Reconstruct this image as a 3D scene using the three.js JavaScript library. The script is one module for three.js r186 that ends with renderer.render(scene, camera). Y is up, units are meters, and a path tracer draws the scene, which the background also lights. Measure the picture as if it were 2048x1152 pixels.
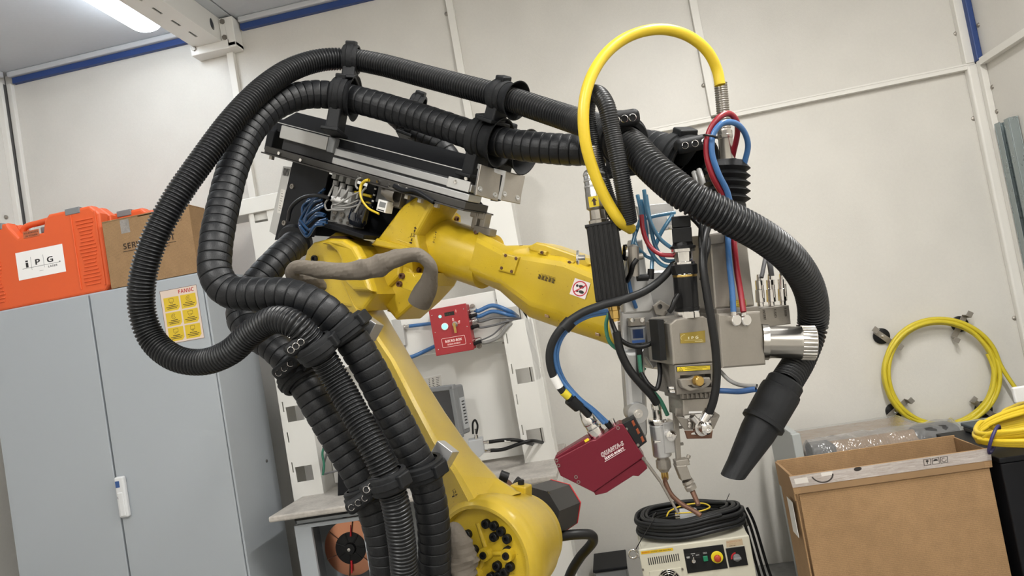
import * as THREE from 'three';
import { mergeGeometries, mergeVertices, toCreasedNormals } from 'three/addons/utils/BufferGeometryUtils.js';
import { RoundedBoxGeometry } from 'three/addons/geometries/RoundedBoxGeometry.js';
import { RectAreaLightUniformsLib } from 'three/addons/lights/RectAreaLightUniformsLib.js';

// ---------------------------------------------------------------- camera, lights, exposure
const scene = new THREE.Scene();
const renderer = new THREE.WebGLRenderer({ antialias: true });
renderer.toneMapping = THREE.LinearToneMapping;
renderer.toneMappingExposure = 2.45;
renderer.shadowMap.enabled = true;
scene.background = new THREE.Color(0x000000);
RectAreaLightUniformsLib.init();
const FOCAL = 1450, CX = 1024, CY = 576, EYE = new THREE.Vector3(0, 1.56, 0);
const V = (x, y, z) => new THREE.Vector3(x, y, z);
// camera axes: measured from the vanishing points of the room (x right, y down, z forward in the lens frame)
const upL = V(-5250, -30000, FOCAL).normalize();
const rightL = V(11500, -1909, -FOCAL).normalize(); rightL.addScaledVector(upL, -rightL.dot(upL)).normalize();
const backL = V(0, 0, 0).crossVectors(rightL, upL);
const lensToWorld = (c) => V(rightL.dot(c), upL.dot(c), backL.dot(c));
const camera = new THREE.PerspectiveCamera(2 * Math.atan(576 / FOCAL) * 180 / Math.PI, 2048 / 1152, 0.05, 60);
{
  const r = lensToWorld(V(1, 0, 0)), u = lensToWorld(V(0, -1, 0)), b = lensToWorld(V(0, 0, -1));
  camera.matrixAutoUpdate = true;
  camera.position.copy(EYE);
  camera.quaternion.setFromRotationMatrix(new THREE.Matrix4().makeBasis(r, u, b));
  scene.add(camera);
}
const COOL = new THREE.Color().setRGB(0.86, 0.93, 1.0), WARM = new THREE.Color().setRGB(1.0, 0.98, 0.94);
// ceiling battens: [x, y, z centre, length, colour, radiance]; the first is in view, the others are unseen, placed to light the room evenly
const BATTENS = [
  { x: -2.275, y: 3.62, z: -3.02, len: 1.5, color: COOL, power: 2.5, glow: 5.5 },
  { x: 1.0, y: 3.62, z: -1.45, len: 1.3, color: WARM, power: 48, glow: 12 },
  { x: -1.3, y: 3.62, z: 0.5, len: 1.3, color: WARM, power: 45, glow: 12 },
  { x: 0.9, y: 3.62, z: 1.3, len: 1.3, color: WARM, power: 42, glow: 12 },
];
for (const b of BATTENS) {
  const l = new THREE.RectAreaLight(b.color, b.power, 0.13, b.len);
  l.position.set(b.x, b.y - 0.06, b.z); l.rotation.x = -Math.PI / 2; l.castShadow = true; l.name = 'batten_light';
  scene.add(l);
}

// ---------------------------------------------------------------- helpers
const ray = (px, py) => lensToWorld(V((px - CX) / FOCAL, (py - CY) / FOCAL, 1));
const P = (px, py, d) => EYE.clone().addScaledVector(ray(px, py), d);
const hit = (axis, value, px, py) => { const r = ray(px, py); return EYE.clone().addScaledVector(r, (value - EYE[axis]) / r[axis]); };
const D2R = Math.PI / 180;
class Plane {            // a local frame: o origin, u right, v up, n towards the viewer
  constructor(o, u, v, n) { Object.assign(this, { o, u, v, n }); }
  at(px, py, off = 0) { const r = ray(px, py), t = (this.o.clone().sub(EYE).dot(this.n) + off) / r.dot(this.n); return EYE.clone().addScaledVector(r, t); }
  uv(p) { const q = p.clone().sub(this.o); return new THREE.Vector2(q.dot(this.u), q.dot(this.v)); }
  shift(d) { return new Plane(this.o.clone().addScaledVector(this.n, d), this.u, this.v, this.n); }
  get matrix() { return new THREE.Matrix4().makeBasis(this.u, this.v, this.n).setPosition(this.o); }
}
// a plane through a point: yaw > 0 brings its right end nearer, pitch > 0 turns it up, roll turns it in itself
function facing(px, py, d, yaw = 0, pitch = 0, roll = 0) {
  const y = yaw * D2R, p = pitch * D2R;
  let u = V(Math.cos(y), 0, -Math.sin(y)), n = V(-Math.sin(y), 0, -Math.cos(y)), v = V(0, 0, 0).crossVectors(n, u);
  const n2 = n.clone().multiplyScalar(Math.cos(p)).addScaledVector(v, Math.sin(p)), v2 = v.clone().multiplyScalar(Math.cos(p)).addScaledVector(n, -Math.sin(p));
  const c = Math.cos(roll * D2R), s = Math.sin(roll * D2R);
  const u3 = u.clone().multiplyScalar(c).addScaledVector(v2, s), v3 = v2.clone().multiplyScalar(c).addScaledVector(u, -s);
  return new Plane(P(px, py, d), lensToWorld(u3), lensToWorld(v3), lensToWorld(n2));
}
const wallPlane = (z) => new Plane(V(0, 0, z), V(1, 0, 0), V(0, 1, 0), V(0, 0, 1));

function rng(seed) { let s = seed | 0; return () => { s = (s + 0x6d2b79f5) | 0; let t = Math.imul(s ^ (s >>> 15), 1 | s); t = (t + Math.imul(t ^ (t >>> 7), 61 | t)) ^ t; return ((t ^ (t >>> 14)) >>> 0) / 4294967296; }; }

// uv in metres from the dominant direction of each face
function boxUV(g) {
  g = g.index ? g.toNonIndexed() : g;
  const p = g.attributes.position, n = g.attributes.normal, uv = new Float32Array(p.count * 2);
  for (let i = 0; i < p.count; i += 3) {
    const ax = Math.abs(n.getX(i) + n.getX(i + 1) + n.getX(i + 2)), ay = Math.abs(n.getY(i) + n.getY(i + 1) + n.getY(i + 2)), az = Math.abs(n.getZ(i) + n.getZ(i + 1) + n.getZ(i + 2));
    for (let k = i; k < i + 3; k++) {
      const x = p.getX(k), y = p.getY(k), z = p.getZ(k);
      if (az >= ax && az >= ay) { uv[2 * k] = x; uv[2 * k + 1] = y; } else if (ax >= ay) { uv[2 * k] = z; uv[2 * k + 1] = y; } else { uv[2 * k] = x; uv[2 * k + 1] = z; }
    }
  }
  g.setAttribute('uv', new THREE.BufferAttribute(uv, 2));
  return g;
}
function joined(list) {
  const gs = list.flat(Infinity).filter(Boolean).map((g) => {
    let h = g.index ? g.toNonIndexed() : g.clone();
    for (const k of Object.keys(h.attributes)) if (!['position', 'normal', 'uv'].includes(k)) h.deleteAttribute(k);
    if (!h.attributes.normal) h.computeVertexNormals();
    if (!h.attributes.uv) h = boxUV(h);
    h.morphAttributes = {}; h.clearGroups?.();
    return h;
  });
  return gs.length === 1 ? gs[0] : mergeGeometries(gs);
}
// a traced outline on a plane, given its own thickness behind (front face on the plane)
function slab(pl, pts, thick, { bev = 0.0015, holes = [], off = 0, raw = false, seg = 2 } = {}) {
  const to = (list) => list.map(([a, b]) => raw ? new THREE.Vector2(a, b) : pl.uv(pl.at(a, b)));
  const s = new THREE.Shape(to(pts));
  for (const h of holes) s.holes.push(new THREE.Path(to(h)));
  const b = Math.min(bev, thick * 0.45);
  const g = new THREE.ExtrudeGeometry(s, { depth: thick - 2 * b, bevelEnabled: b > 0, bevelThickness: b, bevelSize: b, bevelOffset: -b, bevelSegments: seg, curveSegments: 8, steps: 1 });
  g.translate(0, 0, -thick + b + off); g.applyMatrix4(pl.matrix);
  return g;
}
// smooth closed outline through points
function smoothLoop(pts, n = 40) { const c = new THREE.CatmullRomCurve3(pts.map(([x, y]) => V(x, y, 0)), true, 'centripetal'); return c.getPoints(n).slice(0, -1).map((p) => [p.x, p.y]); }
const ring2 = (cx, cy, rx, ry = rx, n = 20, rot = 0) => Array.from({ length: n }, (_, i) => { const a = i / n * 2 * Math.PI, x = rx * Math.cos(a), y = ry * Math.sin(a), c = Math.cos(rot), s = Math.sin(rot); return [cx + x * c - y * s, cy + x * s + y * c]; });
const quatTo = (dir) => new THREE.Quaternion().setFromUnitVectors(V(0, 1, 0), dir.clone().normalize());
function rod(a, b, r, r2 = r, seg = 16) {
  const d = b.clone().sub(a), g = new THREE.CylinderGeometry(r2, r, d.length(), seg);
  g.translate(0, d.length() / 2, 0); g.applyQuaternion(quatTo(d)); g.translate(a.x, a.y, a.z); return g;
}
// turned solid along an axis: profile of [distance, radius]
function turned(a, dir, prof, seg = 28) {
  const g = new THREE.LatheGeometry(prof.map(([t, r]) => new THREE.Vector2(Math.max(r, 1e-5), t)), seg);
  g.applyQuaternion(quatTo(dir)); g.translate(a.x, a.y, a.z);
  return toCreasedNormals(g, 0.6);
}
function prism(a, dir, r, len, n = 6, spin = 0) { const g = new THREE.CylinderGeometry(r, r, len, n); g.rotateY(spin); g.translate(0, len / 2, 0); g.applyQuaternion(quatTo(dir)); g.translate(a.x, a.y, a.z); return toCreasedNormals(g, 0.5); }
const path = (list, d) => list.map((q) => q.isVector3 ? q : P(q[0], q[1], q[2] ?? d));
function tube(list, r, { d, seg = 60, rad = 10, closed = false } = {}) { return new THREE.TubeGeometry(new THREE.CatmullRomCurve3(path(list, d), closed, 'centripetal'), seg, r, rad, closed); }
// a moulded hose: radius follows a profile that repeats every pitch along its length
const CORRUGATED = [[0, 0.86], [0.14, 0.87], [0.3, 0.98], [0.5, 1.0], [0.7, 0.98], [0.86, 0.87]];
const SEGMENTED = [[0, 0.93], [0.03, 0.93], [0.045, 0.975], [0.1, 0.988], [0.5, 1.014], [0.88, 1.002], [0.955, 0.98], [0.97, 0.93]];
const FINE = [[0, 0.9], [0.3, 1.0], [0.65, 1.0]];
function hose(list, r, pitch, profile = CORRUGATED, { d, rad = 24, caps = true, closed = false, wobble = 0 } = {}) {
  const c = new THREE.CatmullRomCurve3(path(list, d), closed, 'centripetal');
  const N = 600, pts = c.getSpacedPoints(N); const L = c.getLength();
  const ringsN = Math.max(1, Math.round(L / pitch)), stations = [];
  for (let i = 0; i < ringsN; i++) for (const [f, k] of profile) stations.push([(i + f) / ringsN, k]);
  stations.push([1, profile[0][1]]);
  // parallel transport on the samples
  const T = pts.map((p, i) => pts[Math.min(N, i + 1)].clone().sub(pts[Math.max(0, i - 1)]).normalize());
  const ref = Math.abs(T[0].y) < 0.8 ? V(0, 1, 0) : V(1, 0, 0);
  const Nn = [ref.clone().addScaledVector(T[0], -ref.dot(T[0])).normalize()];
  for (let i = 1; i <= N; i++) { const n = Nn[i - 1].clone(); n.addScaledVector(T[i], -n.dot(T[i])).normalize(); Nn.push(n); }
  const pos = [], uv = [], idx = [], R = rng(list.length * 77 + 5);
  let phase = 0;
  stations.forEach(([s, k], j) => {
    const f = s * N, i = Math.min(N - 1, Math.floor(f)), w = f - i;
    const p = pts[i].clone().lerp(pts[i + 1], w), t = T[i].clone().lerp(T[i + 1], w).normalize(), n = Nn[i].clone().lerp(Nn[i + 1], w).normalize(), b = V(0, 0, 0).crossVectors(t, n);
    if (wobble && j % profile.length === 0) phase = (R() - 0.5) * wobble;
    for (let a = 0; a <= rad; a++) {
      const th = a / rad * 2 * Math.PI, q = p.clone().addScaledVector(n, Math.cos(th) * r * k * (1 + phase)).addScaledVector(b, Math.sin(th) * r * k * (1 + phase));
      pos.push(q.x, q.y, q.z); uv.push(th * r, s * L);
    }
  });
  const W = rad + 1;
  for (let j = 0; j < stations.length - 1; j++) for (let a = 0; a < rad; a++) { const i = j * W + a; idx.push(i, i + 1, i + W, i + 1, i + W + 1, i + W); }
  const g = new THREE.BufferGeometry();
  g.setAttribute('position', new THREE.Float32BufferAttribute(pos, 3)); g.setAttribute('uv', new THREE.Float32BufferAttribute(uv, 2)); g.setIndex(idx); g.computeVertexNormals();
  return g;
}
// a solid through rings of points (every ring the same count), flat ends
function loft(rings, { crease = 0.55, caps = true } = {}) {
  const n = rings[0].length, pos = [], idx = [];
  rings.forEach((r) => r.forEach((p) => pos.push(p.x, p.y, p.z)));
  for (let j = 0; j < rings.length - 1; j++) for (let a = 0; a < n; a++) { const i = j * n + a, k = j * n + (a + 1) % n; idx.push(i, k, i + n, k, k + n, i + n); }
  if (caps) for (const j of [0, rings.length - 1]) {
    const c = V(0, 0, 0); rings[j].forEach((p) => c.add(p)); c.divideScalar(n); pos.push(c.x, c.y, c.z); const ci = pos.length / 3 - 1;
    for (let a = 0; a < n; a++) idx.push(ci, j * n + (j ? a : (a + 1) % n), j * n + (j ? (a + 1) % n : a));
  }
  let g = new THREE.BufferGeometry(); g.setAttribute('position', new THREE.Float32BufferAttribute(pos, 3)); g.setIndex(idx);
  // make the faces look outward
  let vol = 0; const A = V(0, 0, 0), B = V(0, 0, 0), C = V(0, 0, 0), get = (i, v) => v.set(pos[3 * i], pos[3 * i + 1], pos[3 * i + 2]).sub(rings[0][0]);
  for (let i = 0; i < idx.length; i += 3) { get(idx[i], A); get(idx[i + 1], B); get(idx[i + 2], C); vol += A.dot(B.cross(C)); }
  if (vol < 0) { for (let i = 0; i < idx.length; i += 3) { const t = idx[i]; idx[i] = idx[i + 1]; idx[i + 1] = t; } g.setIndex(idx); }
  g.computeVertexNormals();
  return boxUV(toCreasedNormals(g, crease));
}
// oriented box with rounded edges: centre point, frame, size
function obox(c, pl, w, h, d, r = 0.002) {
  const g = new RoundedBoxGeometry(w, h, d, 2, Math.min(r, w / 2.2, h / 2.2, d / 2.2));
  g.applyMatrix4(new THREE.Matrix4().makeBasis(pl.u, pl.v, pl.n).setPosition(c)); return boxUV(g);
}
const wbox = (x0, x1, y0, y1, z0, z1, r = 0.002) => { const g = new RoundedBoxGeometry(x1 - x0, y1 - y0, z1 - z0, 2, Math.min(r, (x1 - x0) / 2.2, (y1 - y0) / 2.2, (z1 - z0) / 2.2)); g.translate((x0 + x1) / 2, (y0 + y1) / 2, (z0 + z1) / 2); return boxUV(g); };
// flat printed quad: corners top-left, top-right, bottom-right, bottom-left
function quad(tl, tr, br, bl) {
  const g = new THREE.BufferGeometry(), n = 1;
  g.setAttribute('position', new THREE.Float32BufferAttribute([tl, tr, br, bl].flatMap((p) => [p.x, p.y, p.z]), 3));
  g.setAttribute('uv', new THREE.Float32BufferAttribute([0, 1, 1, 1, 1, 0, 0, 0], 2)); g.setIndex([0, 3, 2, 0, 2, 1]); g.computeVertexNormals(); return g;
}
const quadOn = (pl, c, off = 0.0006) => quad(...c.map(([x, y]) => pl.at(x, y, off)));

// ---------------------------------------------------------------- scene bookkeeping
const taken = new Map(), THINGS = [];
function numbered(name) { const k = taken.get(name) ?? 0; taken.set(name, k + 1); return k ? name + '_' + String(k).padStart(3, '0') : name; }
function thing(name, label, category, group) {
  const o = new THREE.Group(); o.name = numbered(name); o.userData = { label, category }; if (group) o.userData.group = group;
  scene.add(o); THINGS.push(o); return o;
}
function structure(name) { const o = new THREE.Group(); o.name = name; o.userData = { kind: 'structure' }; scene.add(o); THINGS.push(o); return o; }
function part(parent, name, geos, mat, label) {
  const m = new THREE.Mesh(joined(Array.isArray(geos) ? geos : [geos]), mat); m.name = name; m.castShadow = m.receiveShadow = true;
  if (label) m.userData.label = label; parent.add(m); return m;
}
function single(name, label, category, geos, mat, group) {
  const m = part(scene, numbered(name), geos, mat); m.userData = { label, category }; if (group) m.userData.group = group; THINGS.push(m); return m;
}
// put every thing's origin at its base
function settle() {
  for (const o of THINGS) {
    const b = new THREE.Box3().setFromObject(o); if (b.isEmpty()) continue;
    const c = V((b.min.x + b.max.x) / 2, b.min.y, (b.min.z + b.max.z) / 2);
    if (o.isMesh) { o.geometry.translate(-c.x, -c.y, -c.z); o.position.copy(c); } else { for (const k of o.children) k.position.sub(c); o.position.copy(c); }
  }
}

// ---------------------------------------------------------------- textures and materials
function noiseTexture(size, fn, { srgb = false } = {}) {
  const data = new Uint8Array(size * size * 4);
  for (let y = 0; y < size; y++) for (let x = 0; x < size; x++) { const c = fn(x, y), i = (y * size + x) * 4; for (let k = 0; k < 3; k++) data[i + k] = Math.max(0, Math.min(255, Array.isArray(c) ? c[k] : c)); data[i + 3] = 255; }
  const t = new THREE.DataTexture(data, size, size); t.wrapS = t.wrapT = THREE.RepeatWrapping; t.magFilter = t.minFilter = THREE.LinearFilter; if (srgb) t.colorSpace = THREE.SRGBColorSpace; t.needsUpdate = true; return t;
}
function valueNoise(size, seed, cells) {                       // tileable
  const R = rng(seed), g = Float32Array.from({ length: cells * cells }, () => R()), s = (t) => t * t * (3 - 2 * t);
  return (x, y) => { const fx = x / size * cells, fy = y / size * cells, ix = Math.floor(fx), iy = Math.floor(fy), u = s(fx - ix), v = s(fy - iy), q = (a, b) => g[((b % cells) + cells) % cells * cells + ((a % cells) + cells) % cells];
    return (q(ix, iy) * (1 - u) + q(ix + 1, iy) * u) * (1 - v) + (q(ix, iy + 1) * (1 - u) + q(ix + 1, iy + 1) * u) * v; };
}
const fine = valueNoise(512, 3, 256), mid = valueNoise(512, 5, 96), coarse = valueNoise(512, 9, 14), broad = valueNoise(512, 12, 5);
const T_PEEL = noiseTexture(512, (x, y) => 60 + 130 * (0.6 * mid(x, y) + 0.4 * fine(x, y)));                 // orange peel of sprayed paint
const T_STIPPLE = noiseTexture(512, (x, y) => 255 * Math.pow(0.55 * fine(x, y) + 0.45 * mid(x, y), 1.2));       // cast metal under paint
const T_MOTTLE = noiseTexture(512, (x, y) => { const k = 238 + 5 * coarse(x, y) + 6 * broad(x, y) - 3 * fine(x, y); return [k, k, k]; }, { srgb: true });
const T_GRIME = noiseTexture(512, (x, y) => { const k = 190 + 40 * coarse(x, y) + 22 * mid(x, y); return [k, k - 2, k - 4]; }, { srgb: true });
const T_ROUGH = noiseTexture(512, (x, y) => 120 + 90 * coarse(x, y) + 45 * mid(x, y));
const T_BRUSH = noiseTexture(512, (x, y) => 128 + 100 * (fine(x * 0.06, y * 4) - 0.5) + 60 * (mid(x * 0.02, y * 3) - 0.5));
const T_CARD = noiseTexture(512, (x, y) => { const k = 205 + 26 * fine(x * 0.7, y) + 12 * coarse(x, y) + 8 * Math.sin(y * 0.8); return [k, k - 3, k - 7]; }, { srgb: true });
const T_WEAVE = noiseTexture(512, (x, y) => 128 + 60 * Math.sin(x * 1.1) * Math.sin(y * 1.1) + 40 * (mid(x, y) - 0.5));
const T_YELLOW = noiseTexture(512, (x, y) => { const k = 236 + 14 * coarse(x, y) - (fine(x, y) > 0.985 && mid(x, y) > 0.55 ? 90 : 0); return [k, k, k]; }, { srgb: true });
const rep = (t, sx, sy = sx) => { const c = t.clone(); c.repeat.set(sx, sy); c.needsUpdate = true; return c; };
const rgb = (r, g, b) => new THREE.Color().setRGB(r, g, b);
const std = (color, roughness, metalness = 0, extra = {}) => new THREE.MeshPhysicalMaterial({ color, roughness, metalness, ...extra });
const M = {
  wall: std(rgb(0.73, 0.705, 0.655), 0.38, 0, { map: rep(T_MOTTLE, 0.6), bumpMap: rep(T_PEEL, 4), bumpScale: 0.0006 }),
  post: std(rgb(0.75, 0.73, 0.685), 0.4, 0, { bumpMap: rep(T_PEEL, 5), bumpScale: 0.0002 }),
  ceiling: std(rgb(0.62, 0.65, 0.69), 0.45, 0, { map: rep(T_MOTTLE, 0.4), bumpMap: rep(T_PEEL, 3), bumpScale: 0.0003 }),
  ceilTrim: std(rgb(0.55, 0.56, 0.58), 0.4, 0.1),
  blue: std(rgb(0.022, 0.055, 0.2), 0.45),
  floor: std(rgb(0.33, 0.33, 0.32), 0.55, 0, { map: rep(T_GRIME, 0.5), bumpMap: rep(T_PEEL, 2), bumpScale: 0.0005 }),
  dark: std(rgb(0.02, 0.02, 0.022), 0.6),
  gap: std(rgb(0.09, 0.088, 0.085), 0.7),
  white: std(rgb(0.75, 0.74, 0.705), 0.4, 0, { bumpMap: rep(T_PEEL, 6), bumpScale: 0.0001 }),
  whiteCool: std(rgb(0.7, 0.71, 0.72), 0.4),
  benchTop: std(rgb(0.6, 0.57, 0.53), 0.45, 0, { map: rep(T_GRIME, 1.2) }),
  cabinet: std(rgb(0.385, 0.415, 0.445), 0.42, 0, { bumpMap: rep(T_PEEL, 8), bumpScale: 0.00025 }),
  greyPlastic: std(rgb(0.42, 0.43, 0.44), 0.45),
  motorGrey: std(rgb(0.022, 0.021, 0.021), 0.5),
  midGrey: std(rgb(0.2, 0.205, 0.21), 0.5),
  orange: std(rgb(0.72, 0.105, 0.022), 0.48, 0, { bumpMap: rep(T_PEEL, 8), bumpScale: 0.0003 }),
  card: std(rgb(0.4, 0.25, 0.125), 0.85, 0, { map: rep(T_CARD, 2.4) }),
  tape: std(rgb(0.44, 0.41, 0.385), 0.25, 0, { map: rep(T_GRIME, 2), transparent: true, opacity: 0.9 }),
  brownTape: std(rgb(0.26, 0.16, 0.08), 0.25),
  wrap: std(rgb(0.8, 0.8, 0.8), 0.14, 0, { transmission: 0.86, thickness: 0, bumpMap: rep(T_GRIME, 2), bumpScale: 0.006, ior: 1.45 }),
  yellow: std(rgb(0.62, 0.43, 0.022), 0.3, 0, { map: rep(T_YELLOW, 1.5), bumpMap: rep(T_STIPPLE, 9), bumpScale: 0.0005, clearcoat: 0.35, clearcoatRoughness: 0.25 }),
  yellowSmooth: std(rgb(0.62, 0.43, 0.022), 0.3, 0, { map: rep(T_YELLOW, 1.5), bumpMap: rep(T_STIPPLE, 3), bumpScale: 0.00015, clearcoat: 0.35, clearcoatRoughness: 0.2 }),
  yellowCable: std(rgb(0.62, 0.44, 0.02), 0.38),
  wallCable: std(rgb(0.6, 0.48, 0.025), 0.42),
  black: std(rgb(0.007, 0.0072, 0.008), 0.48, 0, { specularIntensity: 0.6 }),
  rubber: std(rgb(0.0075, 0.0082, 0.0098), 0.46, 0, { specularIntensity: 0.7, bumpMap: rep(T_PEEL, 6), bumpScale: 0.0006 }),
  hoseShiny: std(rgb(0.0075, 0.0082, 0.0096), 0.38, 0, { specularIntensity: 0.8 }),
  clampPlastic: std(rgb(0.0075, 0.0082, 0.0096), 0.5, 0, { specularIntensity: 0.6, bumpMap: rep(T_STIPPLE, 14), bumpScale: 0.0003 }),
  blackPaint: std(rgb(0.0045, 0.005, 0.007), 0.5, 0, { specularIntensity: 0.5 }),
  blackAnod: std(rgb(0.0065, 0.0065, 0.007), 0.4, 0, { specularIntensity: 0.6 }),
  steel: std(rgb(0.4, 0.38, 0.35), 0.3, 1),
  nickel: std(rgb(0.33, 0.305, 0.27), 0.6, 0.7, { roughnessMap: rep(T_ROUGH, 4), bumpMap: rep(T_PEEL, 12), bumpScale: 0.00008 }),
  nickelDark: std(rgb(0.24, 0.22, 0.195), 0.6, 0.7, { roughnessMap: rep(T_ROUGH, 4) }),
  chrome: std(rgb(0.74, 0.72, 0.7), 0.14, 1),
  alu: std(rgb(0.5, 0.5, 0.5), 0.4, 0.85, { bumpMap: rep(T_BRUSH, 4), bumpScale: 0.00012 }),
  aluMatte: std(rgb(0.5, 0.495, 0.48), 0.5, 0.5),
  galva: std(rgb(0.3, 0.345, 0.35), 0.45, 0.7, { roughnessMap: rep(T_ROUGH, 2) }),
  brass: std(rgb(0.6, 0.4, 0.13), 0.3, 1),
  copper: std(rgb(0.72, 0.33, 0.2), 0.28, 1),
  burnt: std(rgb(0.13, 0.065, 0.042), 0.5, 0.5),
  redAnod: std(rgb(0.14, 0.0065, 0.019), 0.36, 0.35),
  redBox: std(rgb(0.33, 0.022, 0.028), 0.42),
  blueTube: std(rgb(0.045, 0.135, 0.32), 0.3),
  blueClear: std(rgb(0.12, 0.3, 0.45), 0.12, 0, { transmission: 0.5, thickness: 0, ior: 1.45 }),
  blueCable: std(rgb(0.025, 0.075, 0.2), 0.4),
  navyClear: std(rgb(0.03, 0.085, 0.2), 0.1, 0, { transmission: 0.3, thickness: 0 }),
  redTube: std(rgb(0.24, 0.01, 0.02), 0.35),
  greenCable: std(rgb(0.03, 0.16, 0.1), 0.4),
  greyCable: std(rgb(0.12, 0.12, 0.125), 0.45),
  lightCable: std(rgb(0.24, 0.235, 0.225), 0.45),
  cable: std(rgb(0.0055, 0.0055, 0.006), 0.42, 0, { specularIntensity: 0.7 }),
  cableGrey: std(rgb(0.015, 0.0155, 0.0165), 0.48, 0, { specularIntensity: 0.6 }),
  fabric: std(rgb(0.14, 0.12, 0.097), 0.85, 0, { bumpMap: rep(T_WEAVE, 7), bumpScale: 0.0005, sheen: 0.3 }),
  sticker: std(rgb(0.8, 0.79, 0.77), 0.4),
  cream: std(rgb(0.6, 0.575, 0.47), 0.42, 0, { bumpMap: rep(T_PEEL, 8), bumpScale: 0.00015 }),
  green: std(rgb(0.01, 0.2, 0.1), 0.4),
  estopYellow: std(rgb(0.75, 0.6, 0.02), 0.4),
  estopRed: std(rgb(0.42, 0.05, 0.02), 0.4),
  red: std(rgb(0.45, 0.012, 0.02), 0.4),
  glassDark: std(rgb(0.012, 0.014, 0.02), 0.08, 0, { clearcoat: 1 }),
  orangeGlass: std(rgb(0.24, 0.05, 0.015), 0.14),
  purple: std(rgb(0.025, 0.02, 0.1), 0.45),
  bluePlastic: std(rgb(0.03, 0.09, 0.28), 0.45),
  greyGreen: std(rgb(0.38, 0.4, 0.395), 0.45, 0, { bumpMap: rep(T_PEEL, 6), bumpScale: 0.0002 }),
  glow: new THREE.MeshStandardMaterial({ color: 0xffffff, emissive: rgb(0.95, 0.98, 1), emissiveIntensity: 3.2, roughness: 0.5 }),
  tealGrey: std(rgb(0.03, 0.045, 0.055), 0.45),
  led: new THREE.MeshStandardMaterial({ color: 0x9fd8cc, emissive: rgb(0.16, 0.6, 0.52), emissiveIntensity: 0.35, roughness: 0.4 }),
};
// printed flat surfaces
function print(w, h, draw, { rough = 0.42, metal = 0, alpha = false } = {}) {
  const c = document.createElement('canvas'); c.width = w; c.height = h; const g = c.getContext('2d'); draw(g, w, h);
  const t = new THREE.CanvasTexture(c); t.colorSpace = THREE.SRGBColorSpace;
  const m = new THREE.MeshStandardMaterial({ map: t, roughness: rough, metalness: metal });
  if (alpha) { m.transparent = true; m.alphaTest = 0.4; }
  return m;
}
const text = (g, s, x, y, font, color, align = 'center', squeeze = 1) => { g.save(); g.translate(x, y); g.scale(squeeze, 1); g.font = font; g.fillStyle = color; g.textAlign = align; g.textBaseline = 'middle'; g.fillText(s, 0, 0); g.restore(); };

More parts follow.
